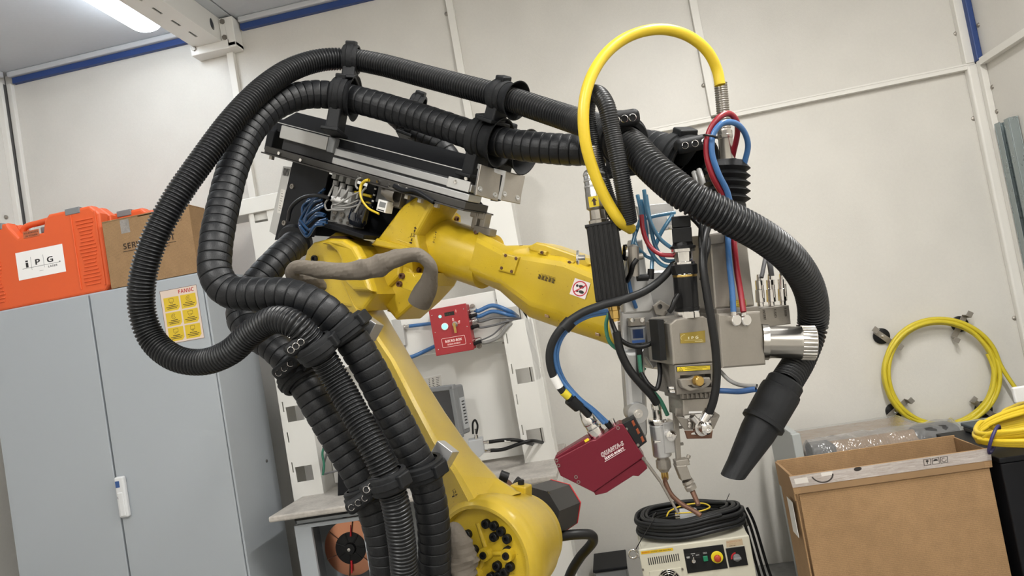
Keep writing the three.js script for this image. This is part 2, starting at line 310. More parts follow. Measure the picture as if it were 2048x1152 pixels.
// ---------------------------------------------------------------- the room
const WZ = -4.2, XL = -3.55, XR = 2.2, ZF = 2.4, CEIL = 3.7, SEAM = 2.51;
{
  const fl = structure('floor'); part(fl, 'slab', wbox(XL - 0.1, XR + 0.1, -0.1, 0, WZ - 0.1, ZF + 0.1), M.floor);
  const ce = structure('ceiling');
  for (const [a, b] of [[XL - 0.1, -1.93], [-1.922, -0.56], [-0.552, 0.82], [0.828, XR + 0.1]]) part(ce, 'panel', wbox(a, b, CEIL, CEIL + 0.1, WZ - 0.1, ZF + 0.1, 0.004), M.ceiling);
  part(ce, 'joint', wbox(XL - 0.1, XR + 0.1, CEIL + 0.02, CEIL + 0.12, WZ - 0.1, ZF + 0.1), M.ceiling);
  const wb = structure('wall_back'), cols = [XL, -1.99, -0.59, 0.79, XR];
  for (let i = 0; i < 4; i++) part(wb, 'panel', wbox(cols[i] + 0.003, cols[i + 1] - 0.003, SEAM + 0.004, CEIL, WZ - 0.1, WZ, 0.003), M.wall);
  for (const [a, b] of [[XL, -1.99], [-1.99, -0.5], [-0.5, XR]]) part(wb, 'panel', wbox(a + 0.003, b - 0.003, 0, SEAM - 0.004, WZ - 0.1, WZ, 0.003), M.wall);
  part(wb, 'joint', wbox(XL - 0.1, XR + 0.1, 0, CEIL, WZ - 0.16, WZ - 0.02), M.wall);
  for (const x of cols.slice(1, 4)) for (const [y0, y1] of [[SEAM + 0.006, CEIL - 0.07]]) for (const [a, b] of [[-0.024, 0.018]]) part(wb, 'flange', wbox(x + a, x + b, y0, y1, WZ - 0.01, WZ + 0.032, 0.002), M.post);
  for (let i = 0; i < 4; i++) part(wb, 'ledge', [wbox(cols[i] + 0.028, cols[i + 1] - 0.028, SEAM - 0.004, SEAM + 0.006, WZ - 0.01, WZ + 0.034, 0.001), wbox(cols[i] + 0.028, cols[i + 1] - 0.028, SEAM - 0.028, SEAM - 0.006, WZ - 0.01, WZ + 0.04, 0.001)], M.post);
  // folded margin of each panel, a hand's breadth inside its edge
  for (const [px, py] of [[1912, 67], [1947, 237], [2029, 636], [1407, 171], [893, 28]]) { const p = hit('z', WZ, px, py); part(wb, 'screw', turned(p, V(0, 0, 1), [[-0.002, 0.013], [0.004, 0.012], [0.008, 0.007], [0.009, 0]], 12), M.nickel); }
  const wl = structure('wall_left');
  for (const [z0, z1] of [[WZ, -2.7], [-2.69, -1.2], [-1.19, 0.4], [0.41, ZF]]) part(wl, 'panel', wbox(XL - 0.1, XL, 0, CEIL, z0, z1, 0.003), M.wall);
  for (const z of [-2.695, -1.195, 0.405]) part(wl, 'flange', wbox(XL - 0.01, XL + 0.03, 0, CEIL, z - 0.025, z + 0.025), M.post);
  part(wl, 'corner_flange', [wbox(XL, XL + 0.035, 0, CEIL - 0.07, WZ + 0.06, WZ + 0.085), wbox(XL + 0.03, XL + 0.062, 0, CEIL - 0.07, WZ, WZ + 0.03)], M.post);
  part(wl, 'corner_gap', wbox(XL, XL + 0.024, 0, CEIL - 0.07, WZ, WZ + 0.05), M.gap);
  const p0 = P(27, 431, 4.5); part(wl, 'screw', turned(V(XL + 0.002, p0.y, p0.z), V(1, 0, 0), [[0, 0.014], [0.008, 0.011], [0.012, 0]], 12), M.nickel);
  const wr = structure('wall_right');
  for (const [z0, z1] of [[WZ, -2.9], [-2.89, -1.5], [-1.49, -0.1], [-0.09, ZF]]) for (const [y0, y1] of [[0, SEAM - 0.004], [SEAM + 0.004, CEIL]]) part(wr, 'panel', wbox(XR, XR + 0.1, y0, y1, z0, z1, 0.003), M.wall);
  for (const z of [-2.895, -1.495, -0.095]) part(wr, 'flange', wbox(XR - 0.03, XR + 0.01, 0, CEIL, z - 0.024, z + 0.024), M.post);
  part(wr, 'ledge', wbox(XR - 0.04, XR + 0.01, SEAM - 0.03, SEAM + 0.006, WZ + 0.1, ZF, 0.001), M.post);
  part(wr, 'corner_post', [wbox(XR - 0.075, XR - 0.005, 0, SEAM - 0.006, WZ, WZ + 0.045, 0.012), wbox(XR - 0.075, XR - 0.03, SEAM + 0.004, CEIL, WZ, WZ + 0.04, 0.004), wbox(XR - 0.032, XR, 0, SEAM, WZ + 0.05, WZ + 0.085, 0.004)], M.post);
  part(wr, 'blue_post', wbox(XR - 0.032, XR, SEAM + 0.002, CEIL, WZ, WZ + 0.07, 0.006), M.blue, 'blue corner post');
  for (const [px, py] of [[1957, 50], [1985, 174], [1994, 223]]) { const r = hit('x', XR, px, py); part(wr, 'screw', turned(V(XR + 0.001, r.y, Math.min(r.z, -4.05)), V(-1, 0, 0), [[0, 0.013], [0.007, 0.01], [0.011, 0]], 12), M.nickel); }
  const wf = structure('wall_front');
  for (const [a, b] of [[XL - 0.1, -1.9], [-1.89, -0.4], [-0.39, 0.9], [0.91, XR + 0.1]]) part(wf, 'panel', wbox(a, b, 0, CEIL, ZF, ZF + 0.1, 0.003), M.wall);
  const t1 = structure('trim_1');
  part(t1, 'cornice', [wbox(XL + 0.06, -2.2, 3.665, 3.7, WZ, WZ + 0.055, 0.01), wbox(-1.9, XR - 0.08, 3.665, 3.7, WZ, WZ + 0.055, 0.01)], M.ceilTrim);
  part(t1, 'blue_strip', [wbox(XL + 0.075, -2.2, 3.626, 3.664, WZ, WZ + 0.03, 0.002), wbox(-1.9, XR - 0.08, 3.626, 3.664, WZ, WZ + 0.03, 0.002)], M.blue, 'blue painted strip under the cornice');
  const t2 = structure('trim_2'); part(t2, 'cornice', wbox(XL, XL + 0.05, 3.66, 3.7, WZ + 0.06, ZF, 0.008), M.ceilTrim);
}
// ceiling battens (one in view, three unseen and brighter, placed to light back wall and robot)
BATTENS.forEach((b, i) => {
  const t = thing('batten_lamp', ['glowing white batten lamp beside the slotted ceiling beam', 'unseen batten lamp over the welding head, placed to light the back wall and robot', 'unseen batten lamp behind the camera on the left, placed to even out the light', 'unseen batten lamp behind the camera on the right, placed to even out the light'][i], 'lamp');
  const pl = new Plane(V(b.x, b.y, b.z), V(1, 0, 0), V(0, 0, -1), V(0, 1, 0)), cap = (w, l, r) => { const o = []; for (const [sx, sy, a0] of [[1, 1, 0], [-1, 1, 90], [-1, -1, 180], [1, -1, 270]]) for (let k = 0; k <= 4; k++) { const a = (a0 + k * 22.5) * D2R; o.push([sx * (w / 2 - r) + r * Math.cos(a), sy * (l / 2 - r) + r * Math.sin(a)]); } return o; };
  part(t, 'housing', slab(pl, cap(0.15, b.len + 0.14, 0.06), 0.05, { raw: true, off: 0.1, bev: 0.004 }), M.whiteCool);
  part(t, 'diffuser', slab(pl, cap(0.165, b.len + 0.16, 0.075), 0.1, { raw: true, off: 0.045, bev: 0.03, seg: 4 }), new THREE.MeshStandardMaterial({ color: 0xffffff, emissive: b.color, emissiveIntensity: b.glow, roughness: 0.5 }), 'glowing diffuser');
});
// slotted steel beam under the ceiling
{
  const t = thing('ceiling_beam', 'white slotted steel beam bolted under the ceiling beside the lamp', 'beam');
  const x0 = -2.18, x1 = -2.0, y0 = 3.555, z1 = WZ + 0.06, z2 = -1.6;
  const under = new Plane(V(0, y0, 0), V(1, 0, 0), V(0, 0, 1), V(0, -1, 0));
  const slots = []; for (let k = 0; k < 12; k++) { const z = -3.98 + k * 0.17; slots.push([[-2.095, z], [-2.08, z], [-2.08, z + 0.085], [-2.095, z + 0.085]]); }
  const pu = new Plane(V(0, y0, 0), V(1, 0, 0), V(0, 0, -1), V(0, 1, 0));
  part(t, 'bottom_web', slab(pu, [[x0, -z1], [x1, -z1], [x1, -z2], [x0, -z2]], 0.006, { raw: true, bev: 0.001, holes: slots.map((s) => s.map(([a, z]) => [a, -z])) }), M.white);
  const sd = new Plane(V(x1, 0, 0), V(0, 0, -1), V(0, 1, 0), V(1, 0, 0));
  part(t, 'side_web', slab(sd, [[-z1, y0], [-z1, CEIL - 0.002], [-z2, CEIL - 0.002], [-z2, y0]], 0.006, { raw: true, bev: 0.001, holes: [ring2(4.02, 3.625, 0.026, 0.036, 20)] }), M.white);
  part(t, 'side_web', wbox(x0, x0 + 0.006, y0, CEIL - 0.002, z1, z2, 0.001), M.white);
  part(t, 'end_plate', [wbox(x0 - 0.025, x1 + 0.09, y0 - 0.055, y0 - 0.02, WZ + 0.002, WZ + 0.1, 0.006), wbox(x1 + 0.035, x1 + 0.09, y0 - 0.05, CEIL - 0.01, WZ + 0.002, WZ + 0.1, 0.006), wbox(x1 + 0.001, x1 + 0.05, y0 - 0.03, CEIL - 0.01, WZ + 0.002, WZ + 0.098, 0.004), wbox(x0 - 0.025, x1 + 0.05, y0 - 0.03, y0, WZ + 0.08, WZ + 0.1, 0.004)], M.white);
  for (const [x, y] of [[x1 + 0.027, 3.665], [x1 + 0.027, 3.565], [x0 + 0.0, y0 - 0.014]]) part(t, 'bolt', prism(V(x, y, WZ + 0.098), V(0, 0, 1), 0.016, 0.012), M.nickelDark);
}
// ---------------------------------------------------------------- grey control cabinet on the left
const CZ = -3.4;
{
  const t = thing('control_cabinet', 'tall grey double-door steel control cabinet with contact sticker', 'cabinet');
  const top = 2.085, x0 = -3.19, xm = -2.58, x1 = -1.95;
  part(t, 'body', [wbox(x0, x1, 0.02, top, CZ - 0.45, CZ - 0.03, 0.004)], M.cabinet);
  part(t, 'door', wbox(x0, xm - 0.005, 0.1, top - 0.008, CZ - 0.028, CZ, 0.005), M.cabinet);
  const d2 = part(t, 'door', wbox(xm + 0.005, x1 - 0.012, 0.1, top - 0.008, CZ - 0.028, CZ, 0.005), M.cabinet);
  part(t, 'frame_edge', wbox(x1 - 0.009, x1 + 0.002, 0.1, top, CZ - 0.05, CZ - 0.008, 0.002), M.cabinet);
  part(t, 'plinth', wbox(x0 + 0.01, x1 - 0.01, 0, 0.1, CZ - 0.44, CZ - 0.04), M.midGrey);
  const h = hit('z', CZ, 249, 992), hp = new Plane(V(h.x, h.y, CZ), V(1, 0, 0), V(0, 1, 0), V(0, 0, 1));
  part(d2, 'handle', [obox(hp.o.clone().add(V(0, 0, 0.014)), hp, 0.052, 0.205, 0.028, 0.01), obox(hp.o.clone().add(V(0, -0.035, 0.026)), hp, 0.03, 0.12, 0.014, 0.006)], M.whiteCool, 'light grey swing handle with keyhole');
  part(d2, 'lock', turned(hp.o.clone().add(V(-0.002, 0.0, 0.026)), V(0, 0, 1), [[0, 0.013], [0.006, 0.013], [0.007, 0]], 16), M.dark);
  part(d2, 'handle_label', wbox(h.x - 0.019, h.x + 0.003, h.y + 0.05, h.y + 0.082, CZ + 0.027, CZ + 0.0295, 0.0005), M.bluePlastic);
  const pl = wallPlane(CZ), c = [[319, 582], [395, 570], [399, 665], [335, 678]];
  const w = pl.at(319, 582).distanceTo(pl.at(395, 570)), a = pl.at(319, 583), st = (u, v) => V(a.x + u * 0.202, a.y - v * 0.272, CZ + 0.0008);
  part(t, 'contact_sticker', quad(st(0, 0), st(1, 0), st(1, 1), st(0, 1)), print(480, 640, (g, W, H) => {
    g.fillStyle = '#d8c5b8'; g.fillRect(0, 0, W, H); g.strokeStyle = '#6b5a50'; g.lineWidth = 5; g.strokeRect(3, 3, W - 6, H - 6);
    text(g, 'FANUC', W * 0.7, 46, 'bold 62px sans-serif', '#b33226');
    for (let r = 0; r < 3; r++) for (let k = 0; k < 2; k++) {
      const x = 34 + k * 218, y = 92 + r * 180; g.fillStyle = '#d4b52a'; g.beginPath(); g.moveTo(x, y); g.lineTo(x + 198, y); g.lineTo(x + 198, y + 130); g.lineTo(x + 170, y + 162); g.lineTo(x, y + 162); g.closePath(); g.fill();
      g.strokeStyle = '#4f4418'; g.lineWidth = 4;
      if ((r + k) % 3 === 0) { g.strokeRect(x + 70, y + 18, 55, 42); g.strokeRect(x + 86, y + 62, 24, 14); } else if ((r + k) % 3 === 1) { g.beginPath(); g.arc(x + 99, y + 50, 28, 0.4, 5.6); g.stroke(); g.strokeRect(x + 88, y + 38, 22, 22); } else { g.strokeRect(x + 68, y + 22, 60, 36); g.beginPath(); g.moveTo(x + 76, y + 78); g.lineTo(x + 120, y + 62); g.stroke(); }
      g.fillStyle = '#4a3d14'; g.fillRect(x + 54, y + 92, 92, 9); g.fillRect(x + 22, y + 112, 152, 8); g.fillRect(x + 34, y + 130, 124, 8);
    }
  }));
  part(t, 'side_screw', turned(V(x1, hit('x', x1, 533, 922).y, hit('x', x1, 533, 922).z), V(1, 0, 0), [[0, 0.009], [0.004, 0.008], [0.006, 0]], 12), M.gap);
}
// orange carrying cases on the cabinet
function orangeCase(label, x0, x1, y0, h, z, withLabel) {
  const t = thing('carrying_case', label, 'case', 'orange cases on the control cabinet');
  const pl = new Plane(V(x0, y0, z), V(1, 0, 0), V(0, 1, 0), V(0, 0, 1)), w = x1 - x0, s = w / 0.63;
  const body = [[0.02, 0], [w - 0.03, 0], [w, 0.03], [w, h - 0.05], [w - 0.05, h], [w * 0.57, h], [w * 0.57 - 0.03, h - 0.03], [w * 0.5, h - 0.09], [w * 0.29, h - 0.09], [w * 0.22, h - 0.03], [w * 0.2, h], [0.04, h], [0, h - 0.05], [0, 0.03]];
  part(t, 'front_shell', slab(pl, body, 0.075, { raw: true, bev: 0.016, seg: 3 }), M.orange);
  part(t, 'rear_shell', slab(pl.shift(-0.082), body, 0.07, { raw: true, bev: 0.016, seg: 3 }), M.orange);
  part(t, 'seam', slab(pl.shift(-0.07), body.map(([a, b]) => [a * 0.985 + 0.004, b * 0.985 + 0.002]), 0.016, { raw: true, bev: 0.001 }), M.orange);
  part(t, 'handle', tube([V(x0 + w * 0.24, y0 + h - 0.06, z - 0.07), V(x0 + w * 0.27, y0 + h - 0.028, z - 0.07), V(x0 + w * 0.4, y0 + h - 0.018, z - 0.07), V(x0 + w * 0.53, y0 + h - 0.02, z - 0.07), V(x0 + w * 0.56, y0 + h - 0.05, z - 0.07)], 0.016, { seg: 24 }), M.orange);
  for (const f of [0.02, 0.7]) part(t, 'latch', obox(V(x0 + w * (f + 0.08), y0 + h - 0.012, z - 0.036), pl, 0.085, 0.034, 0.08, 0.004), M.midGrey, 'dark latch');
  for (const sx of [0.8, -0.03]) for (let k = 0; k < 19; k++) part(t, 'grip_rib', obox(V(x0 + w * sx + 0.045, y0 + 0.05 + k * (h - 0.1) / 19, z + 0.001), pl, 0.085 + 0.016 * Math.sin(k * 0.8), 0.0085, 0.008, 0.003), M.orange);
  for (const sx of [0.76, 0.965]) part(t, 'edge_rib', obox(V(x0 + w * sx + 0.0, y0 + h * 0.5, z + 0.001), pl, 0.008, h * 0.86, 0.008, 0.003), M.orange);
  if (withLabel) {
    part(t, 'label', quad(...[[0.245, 0.63], [0.655, 0.63], [0.655, 0.31], [0.245, 0.31]].map(([u, v]) => V(x0 + w * u, y0 + h * v, z + 0.0012))), print(560, 330, (g, W, H) => {
      g.fillStyle = '#f1efed'; g.fillRect(0, 0, W, H);
      g.fillStyle = '#1c1b1c'; g.fillRect(105, 138, 30, 58); g.fillRect(105, 112, 30, 18);
      text(g, 'P', 245, 152, 'bold 92px sans-serif', '#1c1b1c', 'center', 1.35); text(g, 'G', 395, 152, 'bold 92px sans-serif', '#1c1b1c', 'center', 1.35);
      g.strokeStyle = '#444'; g.lineWidth = 3; for (const x of [170, 318]) { g.beginPath(); g.moveTo(x, 80); g.lineTo(x, 232); g.stroke(); } g.lineWidth = 4; g.beginPath(); g.moveTo(60, 204); g.lineTo(505, 204); g.stroke();
      text(g, 'LASER', 415, 232, 'bold 32px sans-serif', '#2a2a2a', 'center', 1.2); text(g, '*', 505, 205, 'bold 40px sans-serif', '#333'); g.fillStyle = '#999'; g.fillRect(255, 262, 46, 4);
    }), 'white laser maker label');
    part(t, 'print', quad(...[[0.335, 0.855], [0.475, 0.855], [0.475, 0.775], [0.335, 0.775]].map(([u, v]) => V(x0 + w * u, y0 + h * v, z + 0.0012))), print(256, 96, (g, W, H) => {
      g.fillStyle = '#b7603a'; g.fillRect(0, 0, W, H); text(g, 'VOLKSWAGEN', W / 2, 30, 'bold 34px sans-serif', '#2b1a14'); text(g, 'SN YF232808', W / 2, 70, 'bold 32px sans-serif', '#2b1a14');
    }));
  }
  return t;
}
orangeCase('orange plastic carrying case with a white laser label on its front', -3.18, -2.505, 2.087, 0.462, -3.47, true);
orangeCase('orange plastic carrying case standing behind the one with a white label', -3.03, -2.345, 2.087, 0.445, -3.66, false);
// carton on the cabinet
{
  const t = thing('cardboard_box', 'brown cardboard carton with black maker print on the control cabinet', 'box');
  const a = -2.47, b = -1.985, y0 = 2.087, z = -3.43, h = 0.34;
  part(t, 'front_face', wbox(a, b, y0, y0 + h, z - 0.006, z, 0.001), M.card);
  part(t, 'back_face', wbox(a, b, y0, y0 + h, z - 0.226, z - 0.22, 0.001), M.card);
  part(t, 'side_face', wbox(a, a + 0.006, y0, y0 + h, z - 0.22, z - 0.006, 0.001), M.card); part(t, 'side_face', wbox(b - 0.006, b, y0, y0 + h, z - 0.22, z - 0.006, 0.001), M.card);
  part(t, 'bottom_face', wbox(a, b, y0, y0 + 0.006, z - 0.22, z - 0.006, 0.001), M.card);
  for (const [x, w] of [[a, 0.2], [b - 0.2, 0.2]]) part(t, 'top_flap', wbox(x, x + w, y0 + h, y0 + h + 0.005, z - 0.223, z, 0.001), M.card);
  part(t, 'top_flap', wbox(a, b, y0 + h + 0.006, y0 + h + 0.011, z - 0.15, z, 0.001), M.card);
  const q = (u0, u1, v0, v1) => quad(V(a + u0, y0 + v1, z + 0.0007), V(a + u1, y0 + v1, z + 0.0007), V(a + u1, y0 + v0, z + 0.0007), V(a + u0, y0 + v0, z + 0.0007));
  part(t, 'print', q(0.085, 0.4, 0.15, 0.235), print(640, 160, (g, W, H) => { g.clearRect(0, 0, W, H); text(g, 'SERVO-ROBOT', W / 2, 62, 'bold 78px sans-serif', '#33261a', 'center', 1.12); g.fillStyle = '#33261a'; g.fillRect(20, 108, W - 40, 6); text(g, 'SMART LASER VISION SYSTEMS', W * 0.6, 136, 'bold 22px sans-serif', '#4d3a26'); }, { rough: 0.85, alpha: true }));
  part(t, 'print', q(0.37, 0.44, 0.275, 0.315), print(192, 96, (g, W, H) => { g.clearRect(0, 0, W, H); g.strokeStyle = g.fillStyle = '#33261a'; g.lineWidth = 4; g.strokeRect(6, 6, 80, 84); g.strokeRect(104, 6, 80, 84); g.beginPath(); g.arc(46, 44, 28, Math.PI, 0); g.fill(); g.fillRect(44, 40, 4, 38); g.beginPath(); g.moveTo(124, 16); g.lineTo(164, 16); g.lineTo(148, 52); g.lineTo(140, 52); g.closePath(); g.fill(); g.fillRect(142, 50, 4, 24); g.fillRect(128, 74, 32, 5); }, { rough: 0.85, alpha: true }));
  part(t, 'tape', wbox(a + 0.1, a + 0.15, y0 + h - 0.07, y0 + h + 0.0005, z, z + 0.0006, 0.0001), M.tape);
}

// ---------------------------------------------------------------- workstation frame behind the robot
const UZ = -3.7, UP = wallPlane(UZ);
const quadPx = (cx, cy, w, h, sl = 0.17) => [[cx - w / 2 - sl * h / 2, cy - h / 2 + sl * w / 2], [cx + w / 2 - sl * h / 2, cy - h / 2 - sl * w / 2], [cx + w / 2 + sl * h / 2, cy + h / 2 - sl * w / 2], [cx - w / 2 + sl * h / 2, cy + h / 2 + sl * w / 2]];
{
  const t = thing('workstation_frame', 'white sheet-steel workstation frame with square cable cut-outs behind the robot', 'frame');
  const post = (x0, x1, win, slits) => {
    const holes = [...win.map((c) => quadPx(...c)), ...slits.map(([a, b]) => quadPx(a, b, 2.2, 20))].map((q) => q.map(([a, b]) => { const p = UP.at(a, b); return [p.x, p.y]; }));
    const u = part(t, 'upright', slab(UP, [[x0, 0], [x1, 0], [x1, 2.44], [x0, 2.44]], 0.003, { raw: true, bev: 0.0008, holes }), M.white);
    part(u, 'web', wbox(x0, x0 + 0.003, 0, 2.44, UZ - 0.18, UZ - 0.003, 0.001), M.white); part(u, 'web', wbox(x1 - 0.003, x1, 0, 2.44, UZ - 0.18, UZ - 0.003, 0.001), M.white);
    return u;
  };
  post(-1.805, -1.635, [[590, 827, 33, 30], [609, 947, 33, 30], [556, 640, 30, 28], [521, 432, 26, 24]], [[566, 814], [576, 875], [585, 935]]);
  post(-0.547, -0.386, [[1028, 627, 34, 27], [1050, 751, 34, 29], [1071, 873, 34, 30]], [[1014, 677], [1024, 738], [1034, 799], [1045, 860], [1062, 628], [1082, 744], [1103, 866]]);
  part(t, 'cross_beam', [wbox(-2.02, -0.36, 2.385, 2.47, UZ - 0.19, UZ + 0.012, 0.004), wbox(-1.82, -0.37, 2.345, 2.385, UZ - 0.1, UZ - 0.02, 0.003)], M.white);
  part(t, 'mounting_panel', wbox(-1.632, -0.55, 1.478, 1.742, UZ - 0.045, UZ - 0.02, 0.004), M.white);
  part(t, 'back_panel', wbox(-1.632, -0.55, 0.86, 1.47, UZ - 0.17, UZ - 0.16, 0.002), M.white);
  for (const [x, y] of [[993, 600], [1005, 686]]) { const p = UP.at(x, y); part(t, 'screw', turned(V(p.x, p.y, UZ - 0.02), V(0, 0, 1), [[0, 0.006], [0.004, 0.005], [0.005, 0]], 10), M.nickelDark); }
  const bench = slab(new Plane(V(0, 0.815, 0), V(1, 0, 0), V(0, 0, -1), V(0, 1, 0)), [[-1.765, 3.33], [-0.36, 3.33], [-0.36, 4.1], [-1.765, 4.1]], 0.03, { raw: true, off: 0.03, bev: 0.008 });
  part(t, 'worktop', bench, M.benchTop, 'pale worktop with wear marks');
  part(t, 'worktop_bracket', slab(new Plane(V(-0.372, 0, 0), V(0, 0, -1), V(0, 1, 0), V(1, 0, 0)), [[3.36, 0.81], [3.68, 0.81], [3.68, 0.5]], 0.006, { raw: true }), M.white);
}
// wire cabinet under the worktop, with the copper spool behind its window
{
  const t = thing('wire_cabinet', 'light grey wire cabinet with a window, under the worktop', 'cabinet');
  const z = -3.42, x0 = -1.69, x1 = -1.13, y1 = 0.795, pl = wallPlane(z), win = [[622, 1050], [724, 1032], [743, 1152], [748, 1190], [648, 1205]];
  const q = [[622, 1055], [722, 1040], [748, 1200], [650, 1214]].map(([a, b]) => { const p = pl.at(a, b); return [p.x, p.y]; });
  const wx0 = q[0][0], wx1 = q[1][0], wy1 = q[0][1], wy0 = wy1 - 0.34;
  part(t, 'body', [wbox(x0, x0 + 0.01, 0, y1 - 0.012, z - 0.26, z - 0.02), wbox(x1 - 0.01, x1, 0, y1 - 0.012, z - 0.26, z - 0.02), wbox(x0, x1, 0, y1 - 0.012, z - 0.27, z - 0.26), wbox(x0, x1, y1 - 0.03, y1 - 0.012, z - 0.26, z - 0.02), wbox(x0, x1, 0, 0.02, z - 0.26, z - 0.02)], M.cabinet);
  const d = part(t, 'door', slab(pl, [[x0, 0.03], [x1, 0.03], [x1, y1 - 0.032], [x0, y1 - 0.032]], 0.018, { raw: true, holes: [[[wx0, wy1], [wx1, wy1], [wx1, wy0], [wx0, wy0]]] }), M.cabinet);
  const k = pl.at(741, 1104); part(d, 'lock', turned(k, V(0, 0, 1), [[0, 0.015], [0.006, 0.015], [0.008, 0.011], [0.009, 0]], 20), M.chrome, 'round chrome lock');
  part(t, 'dark_gap_strip', wbox(x0 + 0.005, x1 - 0.005, y1 - 0.011, y1 + 0.019, z - 0.25, z - 0.005, 0.003), M.black);  // black strip makes the dark gap between cabinet and worktop
  const s = thing('wire_spool', 'copper welding wire spool with black hub behind the cabinet window', 'spool');
  const c = V((wx0 + wx1) / 2 + 0.01, wy1 - 0.155, z - 0.12);
  part(s, 'winding', turned(c.clone().add(V(0, 0, -0.08)), V(0, 0, 1), [[0, 0.07], [0, 0.135], [0.02, 0.139], [0.085, 0.139], [0.09, 0.075], [0.02, 0.07]], 48), M.copper);
  for (let i = 0; i < 6; i++) { const a = i * Math.PI / 3 + 0.3; part(s, 'winding_tie', rod(c.clone().add(V(Math.cos(a) * 0.08, Math.sin(a) * 0.08, 0.011)), c.clone().add(V(Math.cos(a) * 0.139, Math.sin(a) * 0.139, 0.011)), 0.0022), M.burnt); }
  part(s, 'flange', turned(c.clone().add(V(0, 0, -0.085)), V(0, 0, 1), [[0, 0], [0, 0.145], [0.004, 0.145], [0.004, 0]], 40), M.black);
  part(s, 'hub', turned(c, V(0, 0, 1), [[0, 0], [0, 0.078], [0.012, 0.08], [0.014, 0.055], [0.016, 0.03], [0.03, 0.026], [0.032, 0]], 36), M.black);
  for (let i = 0; i < 7; i++) { const a = i * 0.9; part(s, 'spoke', rod(c.clone().add(V(Math.cos(a) * 0.025, Math.sin(a) * 0.025, 0.014)), c.clone().add(V(Math.cos(a) * 0.075, Math.sin(a) * 0.075, 0.014)), 0.004), M.black); }
  part(s, 'axle', turned(c, V(0, 0, 1), [[0.03, 0.008], [0.04, 0.008], [0.042, 0]], 14), M.chrome);
  part(s, 'clip', rod(c.clone().add(V(0.012, 0.06, 0.016)), c.clone().add(V(0.022, 0.115, 0.02)), 0.005, 0.0025), M.red); part(s, 'clip', rod(c.clone().add(V(-0.005, -0.06, 0.016)), c.clone().add(V(-0.012, -0.12, 0.02)), 0.0055, 0.004), M.red);
}
